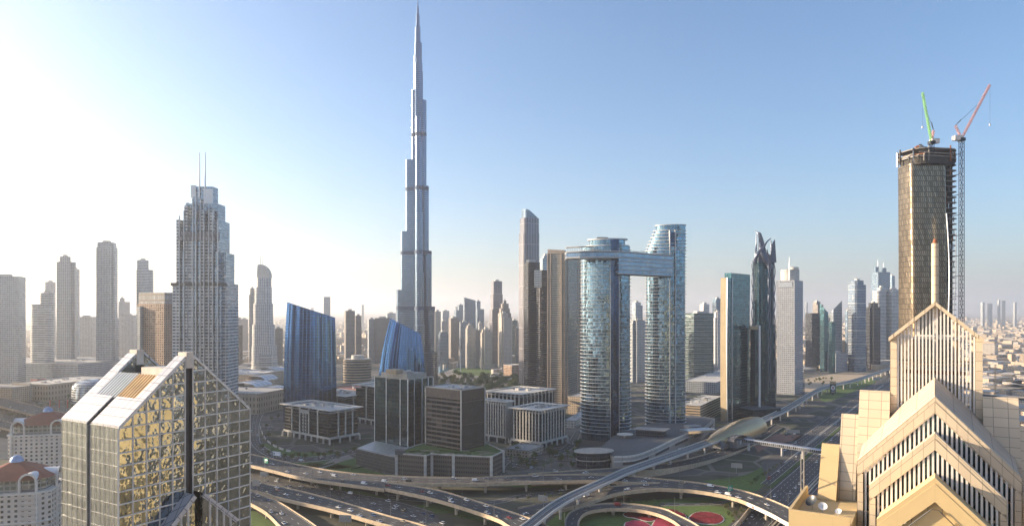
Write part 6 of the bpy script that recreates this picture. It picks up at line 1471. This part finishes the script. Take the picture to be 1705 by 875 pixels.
# far sprawl: the nearest as houses of their own, the rest as one mass
items = []
for k in range(11000):
    Y = 1750 * math.exp(rg.uniform(0, 1.9)); x = rg.uniform(-250, 1950); 
    if Y < 2000 and (x < 380 or 480 < x < 1330): continue
    if 1560 < x < 1600 and False: continue
    if Y < 3200 and abs(x - (1629 - (K / Y) * .9)) < (K / Y) * .55: continue  # keep the highway corridor open
    s = rg.uniform(12, 46); hh = rg.choice([5, 6, 7, 9, 12, 16]) * rg.uniform(.8, 1.4) * (2.6 if rg.random() < .05 else 1)
    items.append((s * (hh + 6) / Y / Y, Y, x, s, hh, rg.uniform(.5, 1.6), rg.uniform(0, 45)))
for k in range(900): # right side behind the stone gables
    Y = rg.uniform(760, 1750); x = rg.uniform(1630, 1850); s = rg.uniform(14, 50); hh = rg.choice([4, 5, 6, 8, 10, 14])
    if abs(x - (1629 - (K / Y) * .9)) < (K / Y) * .55: continue
    items.append((s * (hh + 6) / Y / Y, Y, x, s, hh, rg.uniform(.5, 1.6), rg.uniform(0, 45)))
items.sort(reverse=True)
mb = MB(); mm = ['lowrise_sand', 'lowrise_sand', 'beige_res', 'lowrise_sand']
placed = []
n = 0
for _, Y, x, s, hh, asp, deg in items:
    q = [(wx(x, Y) + a * s, Y + b * s) for a, b in rect(asp, deg)]
    if n < 230 and 0 < x < 1700:
        if any(abs(q[0][0] - a) + abs(q[0][1] - b) < 45 for a, b in placed): continue
        placed.append(q[0]); side = 'right of the stone gables' if x > 1560 else 'in the sprawl left of the tallest tower' if x < 700 else 'in the sprawl between the highway towers'
        o = MB().prism(q, 0, hh, 0, 1).build('low_building', [M(mm[n % 4]), M(('sand', 'roof_grey', 'roof_pale')[n % 3])], origin=(q[0][0], q[0][1], 0)); n += 1
        tag(o, 'flat-roofed low building ' + side, 'building', 'low buildings of the far sprawl ' + side)
    else: mb.prism(q, 0, hh, rg.randrange(4), 4 + rg.randrange(2))
o = mb.build('distant_city', [M(a) for a in mm] + [M('sand'), M('roof_grey')]); o['kind'] = 'stuff'
# hazy towers on the horizon
fr = 0
for x, yt, w_ in ((604, 507, 4), (1636, 503, 7), (1648, 505, 9), (1663, 499, 5), (1671, 500, 6), (1690, 503, 6), (1343, 503, 4), (1330, 506, 5), (760, 510, 5), (690, 512, 6), (520, 512, 5)):
    Y = 6200; p = fit(rect(.8, 20), x - w_ / 2, x + w_ / 2, Y); c = centre(p); o = MB().prism(p, 0, wz(yt, Y), 0, 1).build('horizon_tower', [M('grey_res'), M('roof_grey')], origin=(c[0], c[1], 0))
    tag(o, 'faint tower far off on the hazy horizon', 'tower', 'faint towers on the horizon')
for k, (x, y, w_, h_, m) in enumerate(((-800, 830, 62, 300, 'grey_res'), (-850, 935, 66, 335, 'beige_res'), (-905, 1045, 60, 310, 'white_res'), (-985, 1150, 70, 350, 'hazy_office'), (-700, 690, 50, 210, 'beige_res'))):  # unseen towers added at left to throw long shade over the middle ground
    lab = ['grey', 'tall beige', 'white', 'tallest hazy', 'short beige'][k] + ' tower standing beyond the left edge of the picture'
    o = MB().prism([(x + a * w_, y + b * w_) for a, b in rect(1.1, 14)], 0, h_, 0, 1).build('offscreen_tower', [M(m), M('roof_grey')], origin=(x, y, 0)); tag(o, lab, 'tower')
# towers of the same avenue behind the photographer, seen mirrored in the glass
for k, (x, y, w_, h_, m) in enumerate(((-20, -440, 78, 150, 'gold_city'), (80, -375, 70, 118, 'gold_city'), (165, -320, 60, 145, 'beige_res'), (250, -262, 72, 125, 'gold_city'), (345, -205, 66, 112, 'gold_city'), (440, -150, 70, 135, 'gold_city'), (540, -90, 66, 105, 'beige_res'), (640, -30, 66, 120, 'gold_city'), (168, -150, 20, 245, 'gold_city'), (330, 70, 40, 95, 'grey_res'), (430, 200, 44, 80, 'lowrise_white'), (-120, -500, 76, 150, 'gold_city'), (-220, -560, 76, 165, 'grey_res'), (-320, -620, 80, 150, 'gold_city'), (-430, -680, 80, 170, 'dark_office'), (-540, -740, 80, 160, 'beige_res'), (-650, -800, 80, 175, 'gold_city'))):
    lab = ['gold wide', 'gold lower', 'beige narrow', 'gold middle', 'gold short', 'gold right', 'beige right', 'gold rightmost', 'slim tall gold', 'grey near', 'low white', 'gold rear', 'grey rear', 'gold rear second', 'dark rear', 'beige rear', 'gold farthest rear'][k] + ' tower on the avenue behind the viewpoint'
    o = MB().prism([(x + a * w_, y + b * w_) for a, b in rect(.9, 30)], 0, h_, 0, 1).build('offscreen_tower', [M(m), M('roof_grey')], origin=(x, y, 0)); tag(o, lab, 'tower')
# ------------------------------------------------ trees
def crown_mesh(seed, rx, rz, n, leaf, mat):
    rg = random.Random(seed); mb = MB()
    lobes = [(rg.uniform(-.55, .55), rg.uniform(-.55, .55), rg.uniform(-.35, .6), rg.uniform(.35, .6)) for _ in range(8)]
    for k in range(n):
        lx, ly, lz, lr = rg.choice(lobes)
        d = Vector((rg.gauss(0, 1), rg.gauss(0, 1), rg.gauss(0, 1))).normalized() * lr * rg.uniform(.55, 1.05)
        p = Vector(((lx + d.x) * rx, (ly + d.y) * rx, (lz + d.z) * rz)); a = Vector((rg.gauss(0, 1), rg.gauss(0, 1), rg.gauss(0, .6))).normalized(); b = a.cross(Vector((rg.gauss(0, 1), rg.gauss(0, 1), rg.gauss(0, 1)))).normalized(); s = leaf * rg.uniform(.6, 1.3)
        mb.face([p - a * s - b * s * .6, p + a * s - b * s * .5, p + a * s * .8 + b * s * .7, p - a * s * .7 + b * s * .6])
    return mb
def tree_proto(kind, seed):
    r = empty('palm_tree' if kind == 'palm' else 'broadleaf_tree', (0, 0, 0)); r['org'] = (0, 0, 0); rg = random.Random(seed)
    if kind == 'palm':
        h_ = rg.uniform(6.5, 8); MB().tube([(0, 0, 0), (.15, 0, h_ * .5), (.1, .1, h_)], [.28, .2, .2], 6).build('trunk', M('bark'), parent=r); mb = MB()
        for k in range(18):
            t = k * 2.4; el = rg.uniform(-.2, 1.0); d = Vector((math.cos(t), math.sin(t), 0)); L = rg.uniform(2.4, 3.1); s = Vector((-d.y, d.x, 0)); pts = [Vector((.1, .1, h_)) + d * L * q + Vector((0, 0, L * (math.sin(el) * q - .75 * q * q))) for q in (0, .35, .7, 1)]
            for j, (w0, w1) in enumerate(((.1, .42), (.42, .36), (.36, .04))): mb.face([pts[j] - s * w0, pts[j] + s * w0, pts[j + 1] + s * w1, pts[j + 1] - s * w1])
        mb.build('crown', M('leaf_1'), parent=r)
    else:
        h_ = rg.uniform(2.4, 3.2); mb = MB(); mb.tube([(0, 0, 0), (0, 0, h_)], [.32, .2], 6)
        for k in range(4): t = k * 1.6; mb.tube([(0, 0, h_ - .2), (1.3 * math.cos(t), 1.3 * math.sin(t), h_ + 1.5)], [.16, .06], 5)
        mb.build('trunk', M('bark'), parent=r)
        o = crown_mesh(seed, 3.3, 2.6, 420, .34, 0); o.v = [(x, y, z + h_ + 1.6) for x, y, z in o.v]; o.build('crown', M('leaf_%d' % (seed % 3)), parent=r)
    return r
PROTO = {'palm': [tree_proto('palm', 1), tree_proto('palm', 2)], 'tree': [tree_proto('tree', k) for k in range(3, 9)]}
used = set()
def plant(kind, x, y, label, group, scale=1.0, rz=None, rg=random):
    lst = PROTO[kind]; pr = lst[rg.randrange(len(lst))]; loc = gp(x, y, 0)
    if pr.name not in used: used.add(pr.name); o = pr
    else:
        o = pr.copy(); col.objects.link(o)
        for ch in pr.children: c = ch.copy(); col.objects.link(c); c.parent = o
    o.location = loc; o.rotation_euler = (0, 0, rg.uniform(0, 6.28)); o.scale = (scale, scale, scale * rg.uniform(.85, 1.15)); return tag(o, label, 'tree', group)
rg = random.Random(11)
for x, y in ((436, 742), (447, 752), (462, 757), (474, 759), (487, 760), (497, 757), (508, 760), (521, 752), (530, 757), (541, 756), (551, 752), (563, 757), (576, 750), (590, 748), (604, 745), (455, 735), (447, 722), (443, 706), (452, 694), (462, 690)):
    plant('tree', x, y + 6, 'bushy tree in the green strip before the canopied office block', 'trees before the canopied office block', rg.uniform(.75, 1.25), rg=rg)
for k in range(34):
    plant('tree', rg.uniform(846, 965), rg.uniform(742, 783), 'dark bushy tree in the shaded square left of the oval pavilion', 'trees of the shaded square', rg.uniform(.7, 1.2), rg=rg)
for x, y in ((866, 772), (876, 776), (888, 771), (935, 768), (945, 764), (951, 772), (957, 762), (962, 770), (840, 770), (852, 778), (905, 783), (918, 778)): plant('palm', x, y, 'palm tree in the shaded square left of the oval pavilion', 'palms of the shaded square', rg.uniform(.9, 1.3), rg=rg)
for k in range(14): plant('tree', 1012 + k * 7.2 + rg.uniform(-2, 2), 836 + .0 * k + rg.uniform(-3, 5), 'small round clipped tree in the row inside the interchange', 'clipped trees inside the interchange', rg.uniform(.28, .42), rg=rg)
for k in range(22): plant('tree', rg.uniform(1206, 1242), rg.uniform(838, 872), 'low bush tree in the garden beside the highway wall', 'bushes in the garden by the highway wall', rg.uniform(.3, .55), rg=rg)
for k in range(9): plant('tree', 1252 + k * 6 + rg.uniform(-2, 2), 808 - k * 4.4, 'small tree in the lawn strip left of the highway', 'trees in the lawn strip by the highway', rg.uniform(.4, .7), rg=rg)
for k in range(14): plant('tree', 862 + k * 9, 826 - k * .6 + rg.uniform(-2, 6), 'small round tree along the shaded ramp left of the viaduct', 'small trees along the shaded ramp', rg.uniform(.3, .5), rg=rg)
for k in range(90):
    x = rg.uniform(712, 872); y0 = 624 + (x - 712) * .04; plant('tree', x, rg.uniform(y0, y0 + 27), 'dark tree in the dense park grove behind the brown cube', 'trees of the park grove', rg.uniform(1.5, 2.4), rg=rg)
for k in range(16): plant('tree', rg.uniform(1344, 1386), rg.uniform(631, 643), 'dark scrubby tree on the sandy lot beyond the viaduct', 'trees on the sandy lot', rg.uniform(.7, 1.2), rg=rg)
for k in range(22): plant('palm', rg.uniform(52, 125), rg.uniform(660, 684), 'palm in the mall car park left of the mirrored gable', 'palms in the mall car park', rg.uniform(.9, 1.3), rg=rg)
for k in range(16): plant('tree', rg.uniform(82, 104), rg.uniform(800, 872), 'tree between the apartment houses and the mirrored tower', 'trees by the apartment houses', rg.uniform(.7, 1.2), rg=rg)
for k in range(30): plant('tree', rg.uniform(1634, 1705), rg.uniform(575, 660), 'tree in the low district right of the stone gables', 'trees right of the stone gables', rg.uniform(.9, 1.6), rg=rg)
for k in range(16): plant('tree', rg.uniform(600, 660), rg.uniform(785, 797), 'low bush on the lawn in front of the louvred wing', 'bushes before the louvred wing', rg.uniform(.25, .4), rg=rg)
gm = MB()
for k in range(60):
    x = rg.uniform(712, 872); c = gp(x, rg.uniform(625 + (x - 712) * .04, 651)); q = crown_mesh(500 + k, rg.uniform(5, 8), rg.uniform(4, 6), 130, .9, 0)
    for f in q.f: gm.face([(q.v[i][0] + c[0], q.v[i][1] + c[1], q.v[i][2] + 5) for i in f])
o = gm.build('grove_foliage', M('leaf_0')); o['kind'] = 'stuff'
# clipped hedges on the lawn before the louvred wing
for k, (a, b) in enumerate((((585, 781), (604, 776)), ((600, 787), (650, 795)), ((650, 795), (720, 799)), ((575, 786), (596, 790)), ((532, 777), (556, 770)), ((540, 780), (562, 772)))):
    p, q = Vector(gp(*a)), Vector(gp(*b)); o = MB().beam(p + Vector((0, 0, .5)), q + Vector((0, 0, .5)), 1.8, 1.0).build('clipped_hedge', M('hedge_green'), origin=p)
    tag(o, ('curl of hedge at the left corner of the louvred wing', 'hedge along the foot of the louvred wing', 'hedge along the front of the car park', 'short hedge at the road fork left of the louvred wing', 'left one of two slanting hedges by the side road', 'right one of two slanting hedges by the side road')[k], 'hedge')
# ------------------------------------------------ vehicles
for n_, c in (('white', (.72, .72, .72)), ('silver', (.42, .43, .45)), ('black', (.02, .02, .022)), ('grey', (.13, .135, .14)), ('red', (.30, .03, .025)), ('blue', (.04, .09, .22)), ('sand', (.45, .36, .24)), ('yellow', (.55, .36, .05))): plain('paint_' + n_, c, .3, .0, var=.03, spec=.6)
plain('tyre', (.02, .02, .02), .9); plain('tail_red', (.35, .02, .02), .4)
def car_mesh(kind, c):
    mb = MB()
    if kind in ('car', 'four_wheel_drive', 'van'):
        L, W, hh, hr = {'car': (4.7, 1.85, .82, 1.42), 'four_wheel_drive': (4.9, 1.95, 1.0, 1.78), 'van': (5.4, 2.0, 1.05, 2.2)}[kind]
        lo = [(-L / 2, .45), (-L / 2 + .1, hh), (L / 2 - 1.1, hh), (L / 2 - .15, hh - .16), (L / 2, .45)]
        cab = {'car': [(-L / 2 + .75, hh), (-L / 2 + 1.35, hr), (L / 2 - 2.1, hr), (L / 2 - 1.3, hh)], 'four_wheel_drive': [(-L / 2 + .15, hh), (-L / 2 + .4, hr), (L / 2 - 1.9, hr), (L / 2 - 1.2, hh)], 'van': [(-L / 2 + .1, hh), (-L / 2 + .2, hr), (L / 2 - 1.5, hr), (L / 2 - .8, hh)]}[kind]
        def ext(pf, w0, w1, m, mt):
            n = len(pf); zs = [z for x, z in pf]; z0, z1 = min(zs), max(zs); wd = lambda z: (w0 + (w1 - w0) * (z - z0) / (z1 - z0)) / 2
            mb.face([(x, -wd(z), z) for x, z in pf], m); mb.face([(x, wd(z), z) for x, z in pf][::-1], m)
            for k in range(n - 1):
                a, b = pf[k], pf[k + 1]; mb.face([(a[0], wd(a[1]), a[1]), (b[0], wd(b[1]), b[1]), (b[0], -wd(b[1]), b[1]), (a[0], -wd(a[1]), a[1])], mt if abs(a[1] - b[1]) < .02 else m)
        ext(lo, W, W * .97, 0, 0); ext(cab, W * .95, W * .78, 1 if kind != 'van' else 0, 0)
        if kind == 'van': mb.box(L / 2 - 1.1, 0, hh + .1, .7, W * .9, .7, 0, 1)
        mb.box(-L / 2 - .01, W * .36, .62, .06, .3, .16, 0, 3); mb.box(-L / 2 - .01, -W * .36, .62, .06, .3, .16, 0, 3)
    elif kind == 'box_truck':
        L, W = 7.5, 2.4; mb.box(-.9, 0, .9, 5.4, W, 2.5, 0, 0); mb.box(2.75, 0, .7, 1.7, W * .92, 1.9, 0, 0); mb.box(3.2, 0, 1.6, .85, W * .9, .8, 0, 1); mb.box(0, 0, .55, 7.2, 1.2, .35, 0, 2)
    else:
        L, W = 11.5, 2.55; mb.box(0, 0, .45, L, W, 1.0, 0, 0); mb.box(0, 0, 1.45, L - .1, W - .06, 1.1, 0, 1); mb.box(0, 0, 2.55, L, W, .5, 0, 0)
    for sx in (-.3, .3):
        for sy in (-.5, .5):
            y = sy * (W - .2); mb.loft([[(sx * L + .34 * math.cos(t), yy, .34 + .34 * math.sin(t)) for t in [j * math.pi / 4 for j in range(8)]] for yy in (y - .13, y + .13)], 2, cap0=True, cap1=2)
    o = mb.build(kind, [M('paint_' + c), M('dark_glass'), M('tyre'), M('tail_red')]); return o
CARP = {}
VEH = []
WHERE = {'R1': 'the broad upper flyover', 'R1a': 'the level flyover below the car park', 'R1b': 'the sunlit branch flyover', 'R2': 'the ramp under the viaduct', 'R2b': 'the flyover with the banner', 'R3': 'the lower highway between flyovers', 'R4': 'the wide shaded flyover', 'R5': 'the corner flyover by the mirrored tower', 'R6': 'the looping ramp', 'R7': 'the frontage road behind the sunlit flyover', 'R8': 'the curved boulevard', 'R9': 'the shaded road along the podium', 'R9b': 'the street between office blocks', 'R1c': 'the ramp to the station', 'H1': 'the left main highway lanes', 'H2': 'the middle highway lanes', 'H4': 'the narrow service road', 'H5': 'the outer service road'}
def place(obj, p, d):
    obj.location = p; obj.rotation_euler = (0, 0, math.atan2(d.y, d.x)); 
def vehicle(key, f, t, kind, c, rev=False):
    E0, E1 = ROADS[key]; n = len(E0); k = min(int(f * (n - 1)), n - 2); g = f * (n - 1) - k
    p = E0[k].lerp(E0[k + 1], g).lerp(E1[k].lerp(E1[k + 1], g), t); d = E0[k + 1].lerp(E1[k + 1], t) - E0[k].lerp(E1[k], t)
    px_ = CX + F * p.x / p.y; py_ = HY + (H - p.z) * F / p.y
    if not (2 < px_ < 1703 and py_ < 873) or (102 < px_ < 413): return None
    if any((p - q).length < 7.5 for _, q, _, _, _ in VEH): return None
    pr = CARP.get((kind, c))
    if pr is None: o = CARP[(kind, c)] = car_mesh(kind, c)
    else: o = pr.copy(); col.objects.link(o)
    place(o, p + Vector((0, 0, .03)), -d if rev else d); VEH.append((o, p, key, c + ' ' + kind.replace('_', ' '), px_)); return o
rg = random.Random(4)
def rc(): return rg.choices(['white', 'silver', 'black', 'grey', 'red', 'blue', 'sand'], [52, 12, 9, 12, 5, 4, 6])[0]
def rk(): return rg.choices(['car', 'four_wheel_drive', 'van'], [66, 26, 8])[0]
for key, n_, lanes, rv in (('R1', 42, 5, 0), ('R1a', 13, 3, 0), ('R1b', 15, 3, 0), ('R2', 4, 2, 1), ('R2b', 17, 3, 0), ('R3', 40, 5, 1), ('R4', 28, 4, 0), ('R5', 16, 3, 0), ('R6', 4, 2, 0), ('R7', 4, 2, 0), ('R8', 20, 3, 0), ('R9', 10, 2, 0), ('R9b', 9, 2, 0), ('R1c', 5, 2, 1), ('H1', 58, 5, 0), ('H2', 40, 6, 1), ('H4', 9, 2, 0), ('H5', 14, 3, 0)):
    for k in range(n_):
        ln = rg.randrange(lanes); vehicle(key, (k + rg.random()) / n_, .05 + .9 * (ln + .5) / lanes, rk(), rc(), rv)
vehicle('R1b', .86, .45, 'box_truck', 'white'); vehicle('R3', .62, .3, 'box_truck', 'white'); vehicle('H1', .72, .6, 'box_truck', 'white'); vehicle('R9', .83, .4, 'bus', 'white'); vehicle('H5', .25, .5, 'bus', 'black')
for k in range(40): # parked cars on the squares
    x, y = rg.choice([(rg.uniform(430, 470), rg.uniform(700, 735)), (rg.uniform(842, 960), rg.uniform(742, 782)), (rg.uniform(1262, 1330), rg.uniform(705, 735)), (rg.uniform(50, 120), rg.uniform(664, 690)), (rg.uniform(985, 1070), rg.uniform(690, 720))])
    p = Vector(gp(x, y, .06)); c = rc(); kind = rk()
    if any((p - q).length < 4 for _, q, _, _, _ in VEH): continue
    pr = CARP.get((kind, c))
    if pr is None: o = CARP[(kind, c)] = car_mesh(kind, c)
    else: o = pr.copy(); col.objects.link(o)
    place(o, p, Vector((math.cos(R(51)), math.sin(R(51)), 0)) * rg.choice([1, -1]))
    wh = 'parked'
    key = 'P1' if x < 200 else 'P2' if x < 500 else 'P3' if x < 963 else 'P4' if x < 1100 else 'P5'
    VEH.append((o, p, key, c + ' ' + kind.replace('_', ' '), x))
WHERE.update({'P1': 'the mall car park', 'P2': 'the square left of the canopied block', 'P3': 'the shaded square by the pier-lined blocks', 'P4': 'the lot behind the left bridge tower', 'P5': 'the forecourt right of the station'})
ORD = 'first second third fourth fifth sixth seventh eighth ninth tenth eleventh twelfth thirteenth fourteenth fifteenth sixteenth seventeenth eighteenth nineteenth twentieth'.split()
def ordinal_tags(rows, cat, verb, group):
    by = {}
    for o, p, key, what, x in rows: by.setdefault((key, what), []).append((x, o))
    for (key, what), v in by.items():
        v.sort(key=lambda q: q[0])
        for k, (x, o) in enumerate(v):
            pos = 'only' if len(v) == 1 else 'leftmost' if k == 0 else 'rightmost' if k == len(v) - 1 else ORD[min(k, 19)]
            lab = '%s %s %s %s' % (pos, what, verb if key[0] != 'P' else 'parked on', WHERE[key]) if pos in ('only', 'leftmost', 'rightmost') else '%s %s %s, %s from the left' % (what, verb if key[0] != 'P' else 'parked on', WHERE[key], pos)
            tag(o, lab, cat(o) if callable(cat) else cat, group(key))
ordinal_tags(VEH, lambda o: 'truck' if 'truck' in o.name else 'bus' if o.name.startswith('bus') else 'van' if o.name.startswith('van') else 'car', 'on', lambda k: 'vehicles on ' + WHERE[k])
# ------------------------------------------------ street lamps and signs
def lamp_proto(double):
    r = empty('street_lamp', (0, 0, 0)); r['org'] = (0, 0, 0); h_ = 12.0
    MB().tube([(0, 0, 0), (0, 0, h_)], [.17, .09], 6).build('pole', M('lamp_grey'), parent=r)
    for s in ((1, -1) if double else (1,)):
        am = MB().tube([(0, 0, h_ - .1), (s * 1.0, 0, h_ + .35), (s * 2.2, 0, h_ + .45)], .06, 5).build('arm', M('lamp_grey'), parent=r)
        MB().box(s * 2.5, 0, h_ + .35, .9, .34, .16).build('lamp_head', M('lamp_grey'), parent=am)
    return r
plain('lamp_grey', (.20, .20, .20), .5, .3)
LP = [lamp_proto(False), lamp_proto(True)]; lu = set(); LAMPS = []
def lamp(dbl, p, ang, key):
    px_ = CX + F * p.x / p.y; py_ = HY + (H - p.z) * F / p.y
    if not (3 < px_ < 1702 and py_ < 880) or (102 < px_ < 413): return
    pr = LP[dbl]
    if dbl not in lu: lu.add(dbl); o = pr
    else:
        o = pr.copy(); col.objects.link(o)
        for ch in pr.children:
            c = ch.copy(); col.objects.link(c); c.parent = o
            for g in ch.children: c2 = g.copy(); col.objects.link(c2); c2.parent = c
    o.location = p; o.rotation_euler = (0, 0, ang); LAMPS.append((o, p, key, 'tall street lamp', px_))
for key, e, step, dbl, off in (('R1', 1, 38, 0, .3), ('R1b', 1, 36, 0, .3), ('R1a', 1, 40, 0, .3), ('R2b', 0, 42, 0, .3), ('R4', 0, 36, 0, .3), ('R5', 1, 36, 0, .3), ('R3', 0, 42, 0, .3), ('H1', 1, 52, 1, 1.2), ('H4', 0, 50, 0, .5), ('R8', 1, 45, 0, .5), ('R1c', 0, 40, 0, .4), ('R6', 0, 45, 0, .3)):
    E, O = (ROADS[key][e], ROADS[key][1 - e]); acc = step * .4
    for k in range(1, len(E)):
        seg = (E[k] - E[k - 1]).length; pos = 0
        while acc < seg:
            p = E[k - 1].lerp(E[k], acc / seg); o_ = (E[k] - O[k]).normalized(); p = p + o_ * off; lamp(dbl, p, math.atan2(-o_.y, -o_.x), key); acc += step
        acc -= seg
ordinal_tags(LAMPS, 'street lamp', 'along', lambda k: 'street lamps along ' + WHERE[k])
def sign(x, y, z, w_, h_, mat, label, height=7.0, ang=-30, cant=4.0, side=1):
    p = Vector(gp(x, y, z)); r = root('road_sign', tuple(p), label, 'road sign'); d = Vector((math.cos(R(ang)), math.sin(R(ang)), 0))
    MB().tube([p, p + Vector((0, 0, height)), p + Vector((0, 0, height + .9)) + d * side * .8, p + Vector((0, 0, height + 1)) + d * side * cant], .2, 6).build('post', M('steel'), parent=r)
    c = p + Vector((0, 0, height - h_ * .45)) + d * side * (cant - w_ * .5 + .6); n = Vector((d.y, -d.x, 0)) * .12
    MB().obox(c - d * w_ / 2 - n, d * w_, n * 2, (0, 0, h_)).build('panel', M(mat), parent=r); pn = bpy.data.objects[[ch.name for ch in r.children if ch.name.startswith('panel')][0]]
    if mat in ('sign_green', 'sign_back'):
        fr = n * 1.3 if n.y < 0 else n * -1.3
        for k in range(3 if mat == 'sign_green' else 5):
            if mat == 'sign_green': MB().obox(c - d * w_ * .36 + fr + Vector((0, 0, h_ * (.2 + .25 * k))), d * w_ * (.5 + .2 * (k % 2)), fr * .2, (0, 0, h_ * .1)).build('text_line', M('paint'), parent=pn)
            else: MB().obox(c - d * w_ * (.42 - .2 * k) + fr, d * .18, fr * 1.2, (0, 0, h_)).build('stiffener', M('steel'), parent=pn)
    if mat == 'sign_blue':
        fr = n * 1.3 if n.y < 0 else n * -1.3; MB().obox(c - d * w_ * .4 + fr + Vector((0, 0, h_ * .3)), d * w_ * .16, fr * .2, (0, 0, h_ * .4)).build('blue_mark', M('paint_blue'), parent=pn)
plain('sign_green', (.0, .22, .13), .5, var=.03); plain('sign_back', (.42, .41, .39), .5, .3, var=.05); plain('sign_blue', (.62, .68, .74), .5, var=.03)
sign(441, 779, 9, 6, 4.5, 'sign_green', 'green overhead road sign on the left end of the broad upper flyover', ang=-35, side=1)
sign(455, 762, 9, 9, 4, 'sign_blue', 'pale sign board beside the green overhead sign, left of centre', height=4.5, ang=-20, cant=8)
sign(440, 802, .5, 8, 4, 'sign_back', 'grey back of an overhead sign at the right edge of the mirrored tower, upper one', ang=-20, side=-1)
sign(428, 816, 7.5, 7, 5, 'sign_back', 'grey back of an overhead sign at the right edge of the mirrored tower, lower one', ang=-20, side=-1, height=6)
sign(575, 882, .3, 9, 5, 'sign_back', 'grey back of an overhead sign at the bottom edge, left of centre', ang=-10, side=-1, height=8)
sign(905, 844, 1, 8, 4.5, 'sign_back', 'grey backed overhead sign just left of the metro viaduct', ang=-30, side=-1)
sign(1226, 787, .3, 10, 4.5, 'sign_back', 'wide grey backed overhead sign below the golden station', ang=-15, side=-1)
sign(1213, 826, 9, 5, 4.5, 'sign_green', 'green overhead road sign on the banner flyover', ang=30, side=1, height=6)
sign(1309, 727, .3, 14, 4, 'sign_back', 'grey backed gantry sign over the service road right of the station', ang=-10, side=1, cant=15)
sign(1454, 640, .3, 14, 7, 'sign_back', 'distant grey overhead sign where the viaduct meets the stone tower', ang=0, side=1, cant=14, height=12)
# billboard by the far viaduct
p = Vector(gp(1387, 657)); r = root('billboard', tuple(p), 'dark upright billboard with a white round emblem beside the far viaduct', 'billboard')
MB().box(p.x, p.y, 0, 3, 2, 3).build('plinth', M('dark_metal'), parent=r); MB().obox((p.x - 5.2, p.y, 3), (10.4, 0, 0), (0, 1.2, 0), (0, 0, 21)).build('panel', M('dark_metal'), parent=r); pn = [c for c in r.children if c.name.startswith('panel')][0]
MB().obox((p.x - 5.4, p.y - .1, 20), (10.8, 0, 0), (0, 1.4, 0), (0, 0, 5)).build('gold_header', M('gold_wall'), parent=r)
MB().face([(p.x + 4 * math.cos(t), p.y - .06, 13 + 4.4 * math.sin(t)) for t in [k * math.pi / 10 for k in range(20)]]).build('round_emblem', M('white_metal'), parent=pn)
MB().face([(p.x + a, p.y - .12, 13 + b) for a, b in ((-.5, -2.6), (.5, -2.6), (1.6, .8), (0, 2.8), (-1.6, .8))]).build('emblem_mark', M('petal_pink'), parent=pn)
MB().obox((p.x - 3.2, p.y - .08, 5.4), (6.4, 0, 0), (0, .05, 0), (0, 0, .9)).build('text_line', M('white_metal'), parent=pn)
Y = gy(619); r = root('flagpole', (wx(767, Y), Y, 0), 'tall white flagpole on the park lawn', 'flagpole'); MB().tube([(wx(767, Y), Y, 0), (wx(767, Y), Y, wz(586, Y))], [.9, .5], 8).build('pole', M('white_metal'), parent=r)
Y = gy(613); r = root('water_tower', (wx(1695, Y), Y, 0), 'white flared mast near the right edge of the picture', 'tower'); MB().loft([[(wx(1695, Y) + a * math.cos(t), Y + a * math.sin(t), z) for t in [k * math.pi / 6 for k in range(12)]] for a, z in ((2.2, 0), (1.8, 24), (4.5, 31), (4.2, 33))], 0, cap1=0).build('shaft', M('white_stone'), parent=r)
Y = gy(668); r = root('yellow_mast', (wx(1657, Y), Y, 0), 'rusty yellow lattice mast right of the stone gable tower', 'mast'); lattice((wx(1657, Y), Y, 0), (wx(1657, Y), Y, wz(606, Y)), 2.2, 18, 'gold_wall', 'lattice_shaft', r, .3)
for k, (x0, x1, y0, y1) in enumerate(((1636, 1720, 648, 642), (1634, 1720, 632, 634))):
    a, b = Vector(gp(x0, y0, 7)), Vector(gp(x1, y1, 7)); r = root('distant_flyover', tuple(a), ('nearer', 'farther')[k] + ' straight flyover crossing the shaded district right of the stone gables', 'flyover', 'flyovers right of the gables'); MB().beam(a, b, 12, 1.6).build('deck', M('beige_parapet'), parent=r)
    for t in (.1, .35, .6, .85): q = a.lerp(b, t); MB().box(q.x, q.y, 0, 2, 2, 6.2).build('pier', M('concrete'), parent=r)
# boats or chairs are too small to tell; low walls along the boulevard
for k, (x0, y0, x1, y1) in enumerate(((433, 711, 434, 715), (435, 719, 437, 724), (439, 728, 442, 732), (445, 735, 450, 739), (454, 742, 460, 745), (464, 747, 471, 749), (476, 751, 483, 752))):
    a, b = Vector(gp(x0, y0)), Vector(gp(x1, y1)); o = MB().obox(a, b - a, Vector((.5, .6, 0)), (0, 0, 2.2), 0).build('garden_wall', M('pale_concrete'), origin=a); tag(o, 'short pale wall pier along the boulevard before the canopied block', 'wall', 'wall piers along the boulevard')
